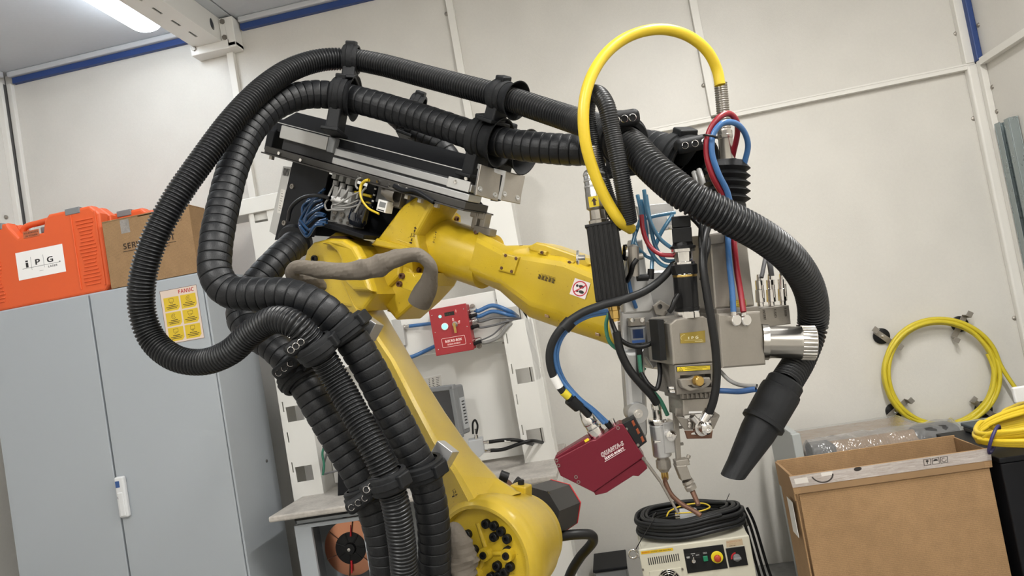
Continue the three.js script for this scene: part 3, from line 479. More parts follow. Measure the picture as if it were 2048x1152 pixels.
// devices on the worktop
{
  const t = thing('black_enclosure', 'tall black flat enclosure standing on the worktop behind the hoses', 'enclosure');
  const z = -3.575; part(t, 'shell', slab(wallPlane(z), [[-1.51, 0.846], [-1.18, 0.846], [-1.18, 1.22], [-1.445, 1.22]], 0.1, { raw: true, bev: 0.006 }), M.blackPaint);
  const m = thing('panel_computer', 'dark grey industrial panel computer with vented side, beside the robot arm', 'monitor');
  const c = P(876, 826, 3.72), pl = new Plane(c, V(0.92, 0, 0.39).normalize(), V(0, 1, 0), V(-0.39, 0, 0.92).normalize());
  part(m, 'bezel', [0, 1, 2, 3].map((i) => obox(c.clone().addScaledVector(pl.u, [0, 0, -0.115, 0.115][i]).addScaledVector(pl.v, [0.122, -0.122, 0, 0][i]), pl, i < 2 ? 0.26 : 0.026, i < 2 ? 0.026 : 0.26, 0.03, 0.006)), M.midGrey);
  part(m, 'screen', obox(c.clone().addScaledVector(pl.n, -0.006), pl, 0.21, 0.22, 0.01, 0.001), M.glassDark);
  const back = part(m, 'rear_shell', obox(c.clone().addScaledVector(pl.n, -0.05), pl, 0.252, 0.25, 0.07, 0.012), M.midGrey);
  const side = new Plane(c.clone().addScaledVector(pl.u, 0.127).addScaledVector(pl.n, -0.05), pl.n.clone().negate(), pl.v, pl.u);
  part(m, 'side_plate', obox(side.o.clone().addScaledVector(pl.v, -0.02), side, 0.045, 0.16, 0.006, 0.002), M.greyPlastic);
  for (let i = 0; i < 8; i++) part(m, 'vent_slot_shade', obox(side.o.clone().addScaledVector(pl.v, 0.04 - i * 0.016).addScaledVector(side.n, 0.003), side, 0.022, 0.006, 0.002, 0.0005), M.dark);  // dark bars on the side plate paint the shade inside open slots
  part(m, 'foot', obox(c.clone().addScaledVector(pl.v, -0.16).addScaledVector(pl.n, -0.05), pl, 0.12, 0.07, 0.05, 0.004), M.midGrey);
  const ju = thing('junction_box', 'small grey junction box with two metal cable glands by the panel computer', 'junction box');
  const jp = facing(955, 897, 3.6, 0, 0, 10);
  part(ju, 'body', slab(jp, [[936, 882], [965, 878], [969, 905], [960, 914], [938, 918]], 0.07, { bev: 0.004 }), M.greyPlastic);
  const gl = [[966, 885], [969, 902]].map(([a, b]) => { const p = jp.at(a, b, -0.03); part(ju, 'gland', turned(p, lensToWorld(V(1, -0.1, 0)), [[0, 0.009], [0.018, 0.009], [0.02, 0.011], [0.05, 0.01], [0.052, 0.006]], 14), M.chrome); return p; });
  part(ju, 'top_plug', [turned(jp.at(953, 878, -0.02), lensToWorld(V(-0.08, -1, 0)), [[0, 0.01], [0.02, 0.01], [0.022, 0.006], [0.05, 0.006]], 12)], M.chrome);
  const U = 'cables at the workstation';
  single('cable', 'black cable with white tag from the grey junction box into the lowest cut-out', 'cable', tube([[978, 884, 3.57], [1000, 881, 3.57], [1030, 880, 3.57], [1052, 885, 3.6], [1066, 889, 3.72]], 0.009), M.cable);
  single('cable', 'black cable without tag from the grey junction box into the lowest cut-out', 'cable', tube([[981, 901, 3.57], [1005, 899, 3.57], [1035, 889, 3.57], [1060, 882, 3.58], [1085, 885, 3.7]], 0.009), M.cable);
  single('cable', 'short black cable loop on top of the grey junction box', 'cable', tube([[953, 868, 3.6], [955, 850, 3.6], [950, 840, 3.6], [946, 845, 3.6], [946, 868, 3.6]], 0.005), M.cable);
  const tag = facing(1015, 881, 3.56, 0, 0, 3); single('cable_tag', 'white tag sleeve on the black junction box cable', 'tag', rod(P(1009, 881, 3.57), P(1021, 880.4, 3.57), 0.0105), M.sticker);
  single('cable', 'green cable hanging inside the frame beside the left upright', 'cable', tube([[672, 879, 3.74], [652, 888, 3.74], [645, 905, 3.74], [648, 930, 3.74], [646, 950, 3.74]], 0.006), M.greenCable);
  single('cable', 'grey cable looping by the green one beside the left upright', 'cable', tube([[674, 880, 3.76], [660, 890, 3.76], [654, 905, 3.76], [646, 945, 3.76], [660, 945, 3.7], [680, 940, 3.7]], 0.005), M.greyCable);
  const pa = wallPlane(UZ - 0.159);
  single('paper_label', 'white paper with printed lines taped above the panel computer', 'label', slab(pa, [[840, 757], [883, 747], [886, 783], [846, 792]], 0.0008, { bev: 0 }), M.sticker);
  single('paper_print', 'dense printed text columns on the white paper above the panel computer', 'print', quadOn(pa, [[842, 759], [882, 749.5], [884.5, 781], [847, 790]], 0.0006), print(160, 140, (g, W, H) => { g.fillStyle = '#d9d6cf'; g.fillRect(0, 0, W, H); g.fillStyle = '#55514c'; for (let r = 0; r < 8; r++) { g.fillRect(10, 14 + r * 15, 18 + (r * 7) % 20, 6); g.fillRect(60, 10 + r * 16, 8, 8); g.fillRect(88, 12 + r * 15, 10 + (r * 5) % 9, 7); g.fillRect(118, 14 + r * 15, 28 - (r * 3) % 14, 5); } }));
}
// red control box on the mounting panel
{
  const z = -3.6, pl = wallPlane(z), t = thing('control_box', 'small red control box with keyed switch on the white mounting panel', 'control box');
  const c = [[857, 620], [932, 606], [947, 700], [872, 712]], w = c.map(([a, b]) => pl.at(a, b)), x0 = (w[0].x + w[3].x) / 2, x1 = (w[1].x + w[2].x) / 2, y1 = (w[0].y + w[1].y) / 2, y0 = (w[2].y + w[3].y) / 2, W = x1 - x0, H = y1 - y0;
  const q = (u0, u1, v0, v1, o = 0.0008) => quad(V(x0 + u0 * W, y1 - v0 * H, z + o), V(x0 + u1 * W, y1 - v0 * H, z + o), V(x0 + u1 * W, y1 - v1 * H, z + o), V(x0 + u0 * W, y1 - v1 * H, z + o)), at = (u, v, o = 0) => V(x0 + u * W, y1 - v * H, z + o), out = V(0, 0, 1);
  part(t, 'cover', wbox(x0, x1, y0, y1, z - 0.015, z, 0.003), M.redBox); part(t, 'case', wbox(x0 + 0.004, x1 - 0.004, y0 + 0.004, y1 - 0.004, z - 0.105, z - 0.016, 0.004), M.redBox);
  for (const [u, v] of [[-0.03, 0.1], [-0.03, 0.93], [1.06, 0.08], [1.06, 0.95]]) part(t, 'mounting_ear', turned(at(u, v, -0.108), out, [[0, 0.014], [0.005, 0.014], [0.005, 0.006], [0.012, 0.005], [0.012, 0]], 14), M.nickel);
  for (const [u, v] of [[0.07, 0.13], [0.92, 0.11], [0.08, 0.5], [0.93, 0.49], [0.09, 0.87], [0.94, 0.86]]) part(t, 'screw', turned(at(u, v), out, [[0, 0.003], [0.0015, 0.0025], [0.002, 0]], 8), M.chrome);
  part(t, 'display', q(0.4, 0.66, 0.12, 0.2), print(128, 40, (g, a, b) => { g.fillStyle = '#0c0806'; g.fillRect(0, 0, a, b); text(g, '0.0.0.0.', 36, 20, 'bold 20px monospace', '#4c5a12'); }));
  part(t, 'indicator', turned(at(0.275, 0.185), out, [[0, 0.0085], [0.004, 0.0075], [0.005, 0]], 16), M.led, 'pale glowing indicator');
  const b = part(t, 'button', turned(at(0.36, 0.41), out, [[0, 0.018], [0.006, 0.018], [0.006, 0.0145]], 20), M.sticker); part(b, 'lens', turned(at(0.36, 0.41), out, [[0, 0.0145], [0.007, 0.0145], [0.008, 0.004], [0.0082, 0]], 20), M.led, 'glowing turquoise lens');
  const k = part(t, 'key_switch', [turned(at(0.63, 0.4), out, [[0, 0.015], [0.005, 0.014], [0.006, 0.01], [0.02, 0.009], [0.021, 0]], 16)], M.nickel); part(k, 'key', obox(at(0.63, 0.48, 0.02), pl, 0.012, 0.05, 0.002, 0.0006), M.brass);
  part(t, 'print', q(0.52, 0.79, 0.24, 0.45), print(96, 64, (g, a, e) => { g.fillStyle = '#a02327'; g.fillRect(0, 0, a, e); g.strokeStyle = '#e3c9c6'; g.lineWidth = 4; g.strokeRect(22, 14, 13, 10); g.beginPath(); g.arc(28, 14, 6, Math.PI, 0); g.stroke(); g.strokeRect(72, 36, 13, 10); g.beginPath(); g.arc(84, 36, 6, Math.PI, 0); g.stroke(); }));
  part(t, 'print', q(0.66, 0.76, 0.09, 0.17), print(48, 48, (g, a, e) => { g.fillStyle = '#a02327'; g.fillRect(0, 0, a, e); g.strokeStyle = '#e8cfcb'; g.lineWidth = 3; g.beginPath(); g.moveTo(24, 44); g.lineTo(24, 6); g.lineTo(16, 14); g.moveTo(24, 6); g.lineTo(32, 14); g.moveTo(24, 34); g.lineTo(10, 26); g.moveTo(24, 30); g.lineTo(38, 22); g.stroke(); }));
  part(t, 'name_print', q(0.2, 0.84, 0.65, 0.86), print(320, 130, (g, a, e) => { g.fillStyle = '#9e2226'; g.fillRect(0, 0, a, e); g.strokeStyle = '#eed9d4'; g.lineWidth = 5; g.beginPath(); g.roundRect(6, 6, a - 12, e - 12, 12); g.stroke(); text(g, 'MICRO-BOX', a / 2, 50, 'bold 46px sans-serif', '#f3e6e2', 'center', 0.85); text(g, 'SERVO-ROBOT', a / 2, 94, 'bold 26px sans-serif', '#eed9d4'); }));
  const sockets = [[0.24, 'blueTube', [[955, 622], [985, 611], [1018, 622], [1043, 638]], 'blue hose arching highest from the red control box into the cut-out', 0.011], [0.3, 'blueTube', [[957, 633], [985, 623], [1018, 630], [1044, 640]], 'lower blue hose from the red control box into the cut-out', 0.01],
    [0.41, 'greyCable', [[960, 643], [988, 636], [1018, 636], [1044, 641]], 'dark grey cable with white print from the red control box', 0.007], [0.55, 'greyCable', [[960, 655], [990, 650], [1020, 641], [1045, 642]], 'grey cable from the middle plug of the red control box', 0.006],
    [0.8, 'greyCable', [[955, 682], [985, 670], [1012, 646], [1046, 643]], 'thin grey cable looping up from the red control box', 0.004], [0.92, 'lightCable', [[970, 685], [998, 674], [1018, 650], [1046, 642]], 'light grey cable from the lowest plug of the red control box', 0.009]];
  sockets.forEach(([v, m, list, label, r], i) => {
    const p = V(x1 - 0.004, P(list[0][0] - 14, list[0][1], 3.75).y, z - 0.055), dir = V(1, 0.1, 0.02);
    part(t, 'socket', turned(p, dir, [[0, 0.012], [0.012, 0.012], [0.014, 0.0095], [0.04, 0.0095], [0.042, 0.006]], 14), i % 2 ? M.black : M.chrome);
    single('cable', label, 'cable', tube([p.clone().addScaledVector(dir, 0.03), ...list.slice(0, 3).map(([a, e]) => P(a, e, 3.72)), P(list[3][0] - 8 + i * 2.6, list[3][1] - 5 + i * 2, 3.87)], r, { seg: 40 }), M[m]);
  });
  const vl = thing('valve_block', 'grey pneumatic block with a metal fitting left of the red control box', 'valve');
  const vp = wallPlane(UZ + 0.02); part(vl, 'body', slab(vp, [[788, 655], [806, 650], [811, 690], [792, 694]], 0.035), M.aluMatte); part(vl, 'bracket', slab(vp.shift(-0.036), [[783, 640], [800, 636], [812, 700], [797, 704]], 0.005), M.aluMatte);
  const f0 = vp.at(808, 654, -0.015); part(vl, 'fitting', turned(f0, V(1, 0.02, 0), [[0, 0.012], [0.008, 0.012], [0.009, 0.007], [0.02, 0.007], [0.021, 0.01], [0.03, 0.01], [0.031, 0.006]], 12), M.chrome);
  single('air_hose', 'short blue air hose from the grey pneumatic block to the red control box', 'hose', tube([f0.clone().add(V(0.025, 0, 0)), P(838, 650, 3.78), V(x0 + 0.003, P(858, 648, 3.75).y, z - 0.05)], 0.0095), M.blueTube);
  single('air_hose', 'blue hose running down behind the robot arm from the red control box', 'hose', tube([V(x0 + 0.003, P(869, 691, 3.75).y, z - 0.05), P(850, 702, 3.78), P(828, 712, 3.78), P(800, 720, 3.8)], 0.0105), M.blueTube);
}
// ---------------------------------------------------------------- controller with coiled cables
{
  const z = -3.3, x0 = -0.053, x1 = 0.431, y1 = 0.47, pl = wallPlane(z), t = thing('robot_controller', 'cream robot controller with emergency stop and cables coiled on top', 'controller');
  part(t, 'case', [wbox(x0 + 0.004, x1 - 0.004, 0.04, y1 - 0.006, z - 0.36, z - 0.012, 0.004)], M.cream);
  for (const [a, b] of [[x0 + 0.03, z - 0.05], [x1 - 0.06, z - 0.05], [x0 + 0.03, z - 0.33], [x1 - 0.06, z - 0.33]]) part(t, 'foot', wbox(a, a + 0.03, 0, 0.041, b - 0.02, b + 0.02), M.black);
  part(t, 'lid', wbox(x0 + 0.012, x1 - 0.002, y1 - 0.008, y1, z - 0.36, z - 0.004, 0.003), M.cream);
  const f = part(t, 'front', wbox(x0, x1, 0.03, y1 - 0.001, z - 0.014, z, 0.004), M.cream);
  for (let i = 0; i < 15; i++) { const p = pl.at(1297.5 + i * 4.25, 1123 - i * 0.62); part(f, 'vent_slot_shade', obox(p, pl, 0.0042, 0.032, 0.002, 0.0005), M.dark); }  // slots are dark bars, their inner shade given as colour
  const face = (c, w, h, draw, name, o = {}) => part(f, name, quadOn(pl, c, 0.001), print(w, h, draw, o));
  face([[1281.5, 1103], [1345.5, 1095.5], [1346.5, 1101], [1282.5, 1109]], 320, 32, (g, W, H) => { g.fillStyle = '#d9b420'; g.fillRect(0, 0, W, H); text(g, 'FANUC', 8, 16, 'bold 25px sans-serif', '#b5341f', 'left'); text(g, 'SYSTEM R-30iB Mate Plus', 96, 16, 'bold 20px sans-serif', '#463a12', 'left', 0.86); }, 'name_strip');
  part(f, 'switch_panel', slab(pl.shift(0.004), [[1366.5, 1099], [1446, 1089], [1456, 1136.5], [1375.5, 1147]], 0.004), M.black);
  part(f, 'breaker_panel', slab(pl.shift(0.006), [[1451.5, 1097.5], [1489, 1092.5], [1496.5, 1130], [1459, 1135]], 0.006), M.black);
  const st = (a, b) => pl.at(a, b, 0.006);
  const ks = part(f, 'mode_switch', [turned(st(1387, 1121), pl.n, [[0, 0.011], [0.006, 0.01], [0.012, 0.008], [0.013, 0]], 16), obox(st(1387, 1117).addScaledVector(pl.n, 0.012), pl, 0.005, 0.018, 0.006)], M.chrome);
  part(f, 'start_button', obox(st(1411, 1117), pl, 0.02, 0.022, 0.01, 0.002), M.green, 'green square start button');
  const es = part(f, 'emergency_stop', turned(st(1434, 1114), pl.n, [[0, 0.026], [0.004, 0.026], [0.006, 0.024], [0.006, 0]], 28), M.estopYellow, 'yellow collar'); part(es, 'mushroom', turned(st(1434, 1114.5), pl.n, [[0.004, 0.008], [0.012, 0.008], [0.014, 0.0155], [0.022, 0.0145], [0.026, 0.009], [0.027, 0]], 24), M.estopRed, 'red mushroom button');
  const rk = part(f, 'breaker_knob', [turned(st(1473.5, 1115), pl.n, [[0, 0.016], [0.008, 0.015], [0.009, 0]], 24), obox(st(1473.5, 1115).addScaledVector(pl.n, 0.014), pl, 0.034, 0.01, 0.014, 0.003)], M.midGrey); part(f, 'breaker_mark', slab(pl.shift(0.0075), (() => { const o = [], i = []; for (let k = 0; k <= 10; k++) { const a = (95 + k * 9) * D2R; const q = (r) => { const p = pl.uv(pl.at(1473.5, 1115)); return [p.x + r * Math.cos(a), p.y + r * Math.sin(a)]; }; o.push(q(0.026)); i.unshift(q(0.02)); } return [...o, ...i]; })(), 0.001, { raw: true, bev: 0 }), M.red);
  face([[1452, 1081.5], [1484, 1077], [1486.5, 1089.5], [1453, 1095]], 200, 96, (g, W, H) => { g.fillStyle = '#b9a68a'; g.fillRect(0, 0, W, H); text(g, 'Remote IP No 2w', W * 0.45, 26, 'italic 22px sans-serif', '#a5603c'); text(g, 'Robot 192', W * 0.36, 54, 'italic 18px sans-serif', '#9c7a55'); text(g, 'D0Range', W * 0.36, 82, 'bold 18px sans-serif', '#4d4234'); }, 'note');
  part(f, 'switch_print', quadOn(pl, [[1370, 1107.5], [1399, 1104], [1401.5, 1115.5], [1372.5, 1119]], 0.0052), print(180, 72, (g, W, H) => { g.fillStyle = '#131314'; g.fillRect(0, 0, W, H); g.fillStyle = '#b9b9b7'; g.fillRect(70, 8, 52, 7); g.fillRect(8, 40, 40, 10); g.fillRect(128, 30, 40, 8); g.fillRect(10, 54, 34, 7); g.fillRect(86, 26, 8, 16); }));
  part(f, 'button_print', quadOn(pl, [[1405, 1104.5], [1414, 1103.4], [1415, 1107.5], [1406, 1108.6]], 0.0052), print(48, 24, (g, W, H) => { g.fillStyle = '#131314'; g.fillRect(0, 0, W, H); g.strokeStyle = '#ccc'; g.lineWidth = 3; g.strokeRect(6, 4, 14, 14); g.strokeRect(26, 4, 14, 14); }));
  const fan = pl.at(1338, 1160, 0.002); part(f, 'fan_plate', slab(pl.shift(0.003), [[1298, 1143], [1362, 1135], [1372, 1195], [1308, 1203]], 0.003), M.cream);
  for (const r of [0.03, 0.039, 0.048]) part(f, 'fan_guard', (() => { const g = new THREE.TorusGeometry(r, 0.0017, 8, 32); g.translate(fan.x, fan.y, fan.z + 0.006); return g; })(), M.chrome);
  part(f, 'fan_hub', turned(fan, pl.n, [[0, 0.02], [0.0045, 0.02], [0.0055, 0.017], [0.0055, 0]], 28), M.black); for (let i = 0; i < 7; i++) { const a = i / 7 * 2 * Math.PI, q = (r, e) => pl.uv(fan.clone().add(V(r * Math.cos(a + e), r * Math.sin(a + e), 0))).toArray(); part(f, 'fan_blade', slab(pl, [q(0.018, -0.3), q(0.048, -0.1), q(0.05, 0.25), q(0.048, 0.62), q(0.018, 0.45)], 0.003, { raw: true, off: 0.0045, bev: 0.001 }), M.black); }
  for (const [a, b] of [[1365, 1138], [1286, 1139]]) part(f, 'screw', turned(pl.at(a, b), pl.n, [[0, 0.005], [0.005, 0.0045], [0.006, 0]], 10), M.nickelDark);
  for (const [c, k] of [[P(1266, 1108, 3.32), 0], [P(1491, 1046, 3.5), 1]]) part(t, 'lifting_eye', [(() => { const g = new THREE.TorusGeometry(k ? 0.014 : 0.019, 0.0055, 10, 28); g.rotateY(k ? 0.4 : 0); g.translate(c.x, c.y, c.z); return g; })(), rod(c.clone().add(V(k ? 0 : 0.016, -0.004, 0)), k ? V(c.x - 0.004, y1 - 0.002, c.z) : V(x0 + 0.012, c.y - 0.008, z - 0.04), 0.008)], M.chrome, 'steel lifting eye');
  // the coils: one long cable each, laid in loose turns
  const bend = (a) => 1 + 0.03 * Math.sin(2 * a + 0.6) + 0.012 * Math.sin(3 * a + 1.1), sag = (a) => 0.006 * Math.sin(2 * a) + 0.003 * Math.sin(5 * a + 2);
  const coil = (label, rx, rz, y, turns, r, spread, rise, mat, start = 0) => {
    const pts = []; for (let i = 0; i < turns * 20; i++) { const a = start + i / 20 * 2 * Math.PI, q = i / 20, k = bend(a) * (1 + spread * q) * (1 + 0.028 * Math.sin(0.37 * q + 0.31 * a + start)); pts.push(V(cx + rx * k * Math.cos(a), y + r + 0.011 + rise * q + sag(a), cz + rz * k * Math.sin(a))); }
    return single('coiled_cable', label, 'cable', tube(pts, r, { seg: turns * 48, rad: 8 }), mat);
  };
  const cx = 0.2, cz = z - 0.175;
  coil('thick black cable coiled round the outside of the pile on the controller', 0.235, 0.165, y1, 4, 0.0096, 0, 0.0165, M.cableGrey);
  coil('thin black cable in loose turns just inside the thick coil', 0.207, 0.14, y1, 6, 0.006, -0.006, 0.0105, M.cableGrey, 2);
  coil('thin black cable wound in the innermost turns of the coil pile', 0.186, 0.122, y1, 5, 0.0062, -0.02, 0.0118, M.cable, 4);
  coil('medium black cable laid in flat turns on top of the coil pile', 0.24, 0.172, y1 + 0.07, 4, 0.0075, -0.065, 0.002, M.cableGrey, 1);
  single('earth_wire', 'yellow and green earth wire curled inside the cable coil', 'wire', tube([V(0.1, y1 + 0.09, cz + 0.04), V(0.12, y1 + 0.1, cz), V(0.2, y1 + 0.11, cz - 0.03), V(0.28, y1 + 0.105, cz - 0.03), V(0.3, y1 + 0.1, cz + 0.03), V(0.25, y1 + 0.095, cz + 0.05), V(0.14, y1 + 0.1, cz + 0.05)], 0.0035), M.yellowCable);
  const cb = thing('cable_connector', 'grey rectangular cable connector lying inside the coil', 'connector'); const cp = new Plane(V(0.2, y1 + 0.075, cz + 0.02), V(0.97, 0, 0.24).normalize(), V(0.1, 0.86, -0.4).normalize(), V(-0.24, 0.4, 0.9).normalize());
  part(cb, 'shell', obox(cp.o, cp, 0.075, 0.06, 0.04, 0.004), M.greyPlastic); part(cb, 'gland', rod(cp.o.clone().addScaledVector(cp.u, -0.036), cp.o.clone().addScaledVector(cp.u, -0.06), 0.011), M.chrome);
  for (const [a, b, label] of [[[1452, 1003], [1459, 987], 'cut cable tie end standing up at the back of the coil'], [[1484, 1028], [1486, 1011], 'cut cable tie end standing up at the right of the coil']]) single('cable_tie', label, 'cable tie', rod(P(...a, 3.47), P(...b, 3.47), 0.0016), M.cable);
  single('tie_wire', 'thin black string from the coil down to the lifting eye', 'string', tube([P(1310, 1036, 3.28), P(1288, 1070, 3.2), P(1272, 1098, 3.26)], 0.0022), M.cable);
  for (const [k, label] of [[0, 'black cable hanging down the controller side nearest its edge'], [1, 'second black cable hanging down behind the controller'], [2, 'outermost black cable hanging behind the controller']]) single('hanging_cable', label, 'cable', tube([V(0.445 + k * 0.02, y1 + 0.03, z - 0.3), V(0.46 + k * 0.022, y1 - 0.04, z - 0.3), V(0.48 + k * 0.024, 0.2, z - 0.28), V(0.5 + k * 0.03, 0.02, z - 0.26)], 0.007), M.cable);
}
// dark case low at the back wall
{
  const t = thing('floor_case', 'dark grey case standing low against the back wall', 'case'), z = -3.85;
  const a = hit('z', z, 1189, 1146), b = hit('z', z, 1252, 1134);
  part(t, 'body', wbox(a.x, b.x, 0.0, a.y, z - 0.25, z, 0.006), M.midGrey); part(t, 'lid', wbox(a.x - 0.006, b.x + 0.006, a.y, a.y + 0.016, z - 0.256, z + 0.006, 0.004), M.blackPaint);
}
// ---------------------------------------------------------------- right-hand corner
{
  const t = thing('metal_screen', 'upright grey metal screen standing left of the film-wrapped roll', 'screen');
  part(t, 'sheet', wbox(0.705, 0.72, 0.0, 0.855, -3.9, -3.38, 0.003), M.greyGreen); part(t, 'corner_profile', wbox(0.698, 0.735, 0, 0.862, -3.38, -3.35, 0.004), M.greyGreen); part(t, 'top_profile', wbox(0.7, 0.728, 0.852, 0.866, -3.9, -3.38, 0.003), M.greyGreen);
  const lc = thing('low_cabinet', 'low grey metal cabinet under the film-wrapped packages', 'cabinet');
  part(lc, 'body', wbox(0.75, 2.0, 0.06, 0.63, -4.1, -3.3, 0.004), M.greyGreen); part(lc, 'top', wbox(0.747, 2.003, 0.63, 0.645, -4.1, -3.29, 0.003), M.greyGreen); part(lc, 'plinth', wbox(0.76, 1.99, 0, 0.06, -4.09, -3.33), M.midGrey);
  // wrapped roll on it
  const w = thing('wrapped_package', 'film-wrapped brown roll with dark ends lying behind the carton', 'package');
  const z = -3.42, y = 0.647 + 0.084, a = 0.765, b = 1.4;
  const roll = (x0, x1, r) => turned(V(x0, y, z), V(1, 0, 0), [[0, 0], [0, r - 0.006], [0.006, r], [x1 - x0 - 0.006, r], [x1 - x0, r - 0.006], [x1 - x0, 0]], 24);
  part(w, 'core', roll(a + 0.1, b - 0.15, 0.062), M.card); part(w, 'end_block', obox(V(a + 0.06, y, z), wallPlane(0), 0.11, 0.125, 0.13, 0.02), M.motorGrey, 'dark foam end'); part(w, 'end_block', obox(V(b - 0.09, y + 0.006, z), wallPlane(0), 0.19, 0.135, 0.14, 0.04), M.motorGrey, 'dark foam end');
  const R = rng(8), rings = []; for (let i = 0; i <= 24; i++) { const x = a - 0.02 + (b - a + 0.04) * i / 24, e = i === 0 || i === 24 ? 0.6 : 1, rg = []; for (let k = 0; k < 20; k++) { const th = k / 20 * 2 * Math.PI, r = (0.085 + 0.01 * (R() - 0.5)) * e; rg.push(V(x, y + Math.max(-0.08, r * Math.sin(th)), z + r * Math.cos(th) * 1.05)); } rings.push(rg); }
  part(w, 'film', loft(rings, { crease: 0.5 }), M.wrap, 'crinkled clear film');
  const bl = thing('board_package', 'flat film-covered board package lying behind the wrapped roll', 'package');
  part(bl, 'board', wbox(0.77, 1.36, 0.65, 0.745, -3.98, -3.53, 0.01), M.card); part(bl, 'film', wbox(0.76, 1.37, 0.6455, 0.753, -3.99, -3.52, 0.012), M.wrap);
}
{
  const t = thing('open_carton', 'tall open brown carton with a grey tape band round its rim', 'box');
  const z0 = -2.74, z1 = -2.98, x0 = 0.545, x1 = 1.21, top = 0.845, fold = 0.775;
  part(t, 'front_face', wbox(x0 + 0.012, x1 - 0.004, 0, fold, z0 - 0.008, z0, 0.002), M.card); part(t, 'front_flap', slab(wallPlane(z0 + 0.006), [[x0 - 0.004, fold + 0.003], [x1 + 0.004, fold + 0.003], [x1 + 0.01, top], [x0 - 0.012, top]], 0.006, { raw: true }), M.card);
  part(t, 'back_face', wbox(x0, x1, 0, top + 0.004, z1, z1 + 0.006, 0.002), M.card); part(t, 'side_face', wbox(x0, x0 + 0.006, 0, top - 0.003, z1 + 0.006, z0 - 0.008, 0.002), M.card); part(t, 'side_face', wbox(x1 - 0.006, x1, 0, top - 0.003, z1 + 0.006, z0 - 0.008, 0.002), M.card); part(t, 'bottom_face', wbox(x0, x1, 0, 0.006, z1, z0 - 0.008), M.card);
  part(t, 'left_flap', slab(new Plane(V(x0 - 0.006, 0, 0), V(0, 0, 1), V(0, 1, 0), V(-1, 0, 0)), [[z0 + 0.004, fold - 0.02], [z1, fold - 0.02], [z1, top], [z0 + 0.004, top]], 0.005, { raw: true }), M.card);
  part(t, 'tape_band', quad(V(x0 - 0.011, top - 0.001, z0 + 0.0075), V(x1 + 0.009, top - 0.001, z0 + 0.0075), V(x1 + 0.005, top - 0.042, z0 + 0.0075), V(x0 - 0.006, top - 0.042, z0 + 0.0075)), print(1024, 72, (g, W, H) => {
    g.fillStyle = '#a9a09b'; g.fillRect(0, 0, W, H); const R = rng(5); for (let i = 0; i < 500; i++) { g.fillStyle = `rgba(${R() > 0.5 ? '205,198,192' : '135,122,112'},0.18)`; g.fillRect(R() * W, R() * H, 20 + R() * 50, 2 + R() * 5); }
    g.fillStyle = '#cfcac4'; g.fillRect(20, 18, 70, 34); g.fillRect(165, 4, 60, 22); g.fillStyle = '#2a2624'; g.beginPath(); g.ellipse(355, 12, 20, 13, 0, 0, 7); g.fill(); g.beginPath(); g.arc(170, 8, 56, 0.2, 2.9); g.lineWidth = 8; g.strokeStyle = '#37322f'; g.stroke();
    for (let k = 0; k < 3; k++) { g.lineWidth = 3; g.strokeRect(690 + k * 42, 12, 34, 36); } g.beginPath(); g.arc(707, 24, 7, 0, 7); g.fill(); g.fillRect(705, 30, 4, 12); g.beginPath(); g.arc(749, 30, 12, Math.PI, 0); g.fill(); g.beginPath(); g.arc(791, 30, 11, 0, 5); g.stroke();
  }, { rough: 0.3 }), 'grey printed tape band');
  part(t, 'clear_tape', wbox(x0 + 0.02, x1 - 0.02, fold + 0.004, fold + 0.026, z0 + 0.006, z0 + 0.0068, 0.0002), M.brownTape);
  part(t, 'side_label', wbox(x0 - 0.013, x0 - 0.0115, fold - 0.16, fold - 0.03, z0 - 0.1, z0 - 0.02, 0.0005), M.sticker);
  const b = thing('black_case', 'large matt black case beside the open carton', 'case');
  part(b, 'body', wbox(1.235, 2.0, 0, 0.79, -3.2, -2.72, 0.006), M.blackPaint); part(b, 'lid', wbox(1.232, 2.003, 0.791, 0.81, -3.203, -2.717, 0.004), M.blackPaint);
  const n = thing('blue_grey_box', 'dark blue-grey plastic box end behind the coiled yellow cable', 'box'); part(n, 'body', wbox(1.33, 1.6, 0.811, 0.83, -3.18, -3.0, 0.006), M.motorGrey); part(n, 'lid', wbox(1.325, 1.605, 0.83, 0.845, -3.185, -2.995, 0.005), M.tealGrey);
  // yellow cable coil on the black case
  const c = V(1.53, 0.815, -2.78), pts = [];
  for (let i = 0; i < 12 * 20; i++) { const a = i / 20 * 2 * Math.PI, q = i / 20, left = 0.5 - 0.5 * Math.cos(a), sp = 0.35 + 0.65 * (1 - Math.pow(left, 3)), lane = (q * 0.618) % 1; pts.push(V(c.x + (0.325 - 0.03 * lane * sp) * Math.cos(a), c.y + 0.012 + sp * 0.1 * (((q * 0.382) % 1)) + 0.03 * left, c.z + (0.185 - 0.035 * lane) * Math.sin(a))); }
  single('yellow_cable_coil', 'bundle of yellow fibre cable tied with a violet strap on the black case', 'cable', tube(pts, 0.0085, { seg: 900, rad: 8 }), M.yellowCable);
  single('strap', 'violet strap around the coiled yellow cable', 'strap', (() => { const g = new THREE.TorusGeometry(0.05, 0.0055, 10, 36); g.scale(0.75, 1.0, 1); g.rotateY(0.9); g.rotateZ(-0.5); g.translate(c.x - 0.295, c.y + 0.058, c.z + 0.05); return g; })(), M.purple);
  single('cable_spool_card', 'small white plastic clip on the yellow cable bundle by the wall', 'clip', obox(P(2046, 788, 3.1), wallPlane(0), 0.08, 0.07, 0.02, 0.008), M.sticker);
  single('yellow_cable', 'thin yellow cable end looping above the coiled bundle', 'cable', tube([P(1995, 850, 2.85), P(2005, 826, 2.85), P(2025, 814, 2.9), P(2050, 806, 3.0), P(2075, 806, 3.0)], 0.0075), M.yellowCable);
}
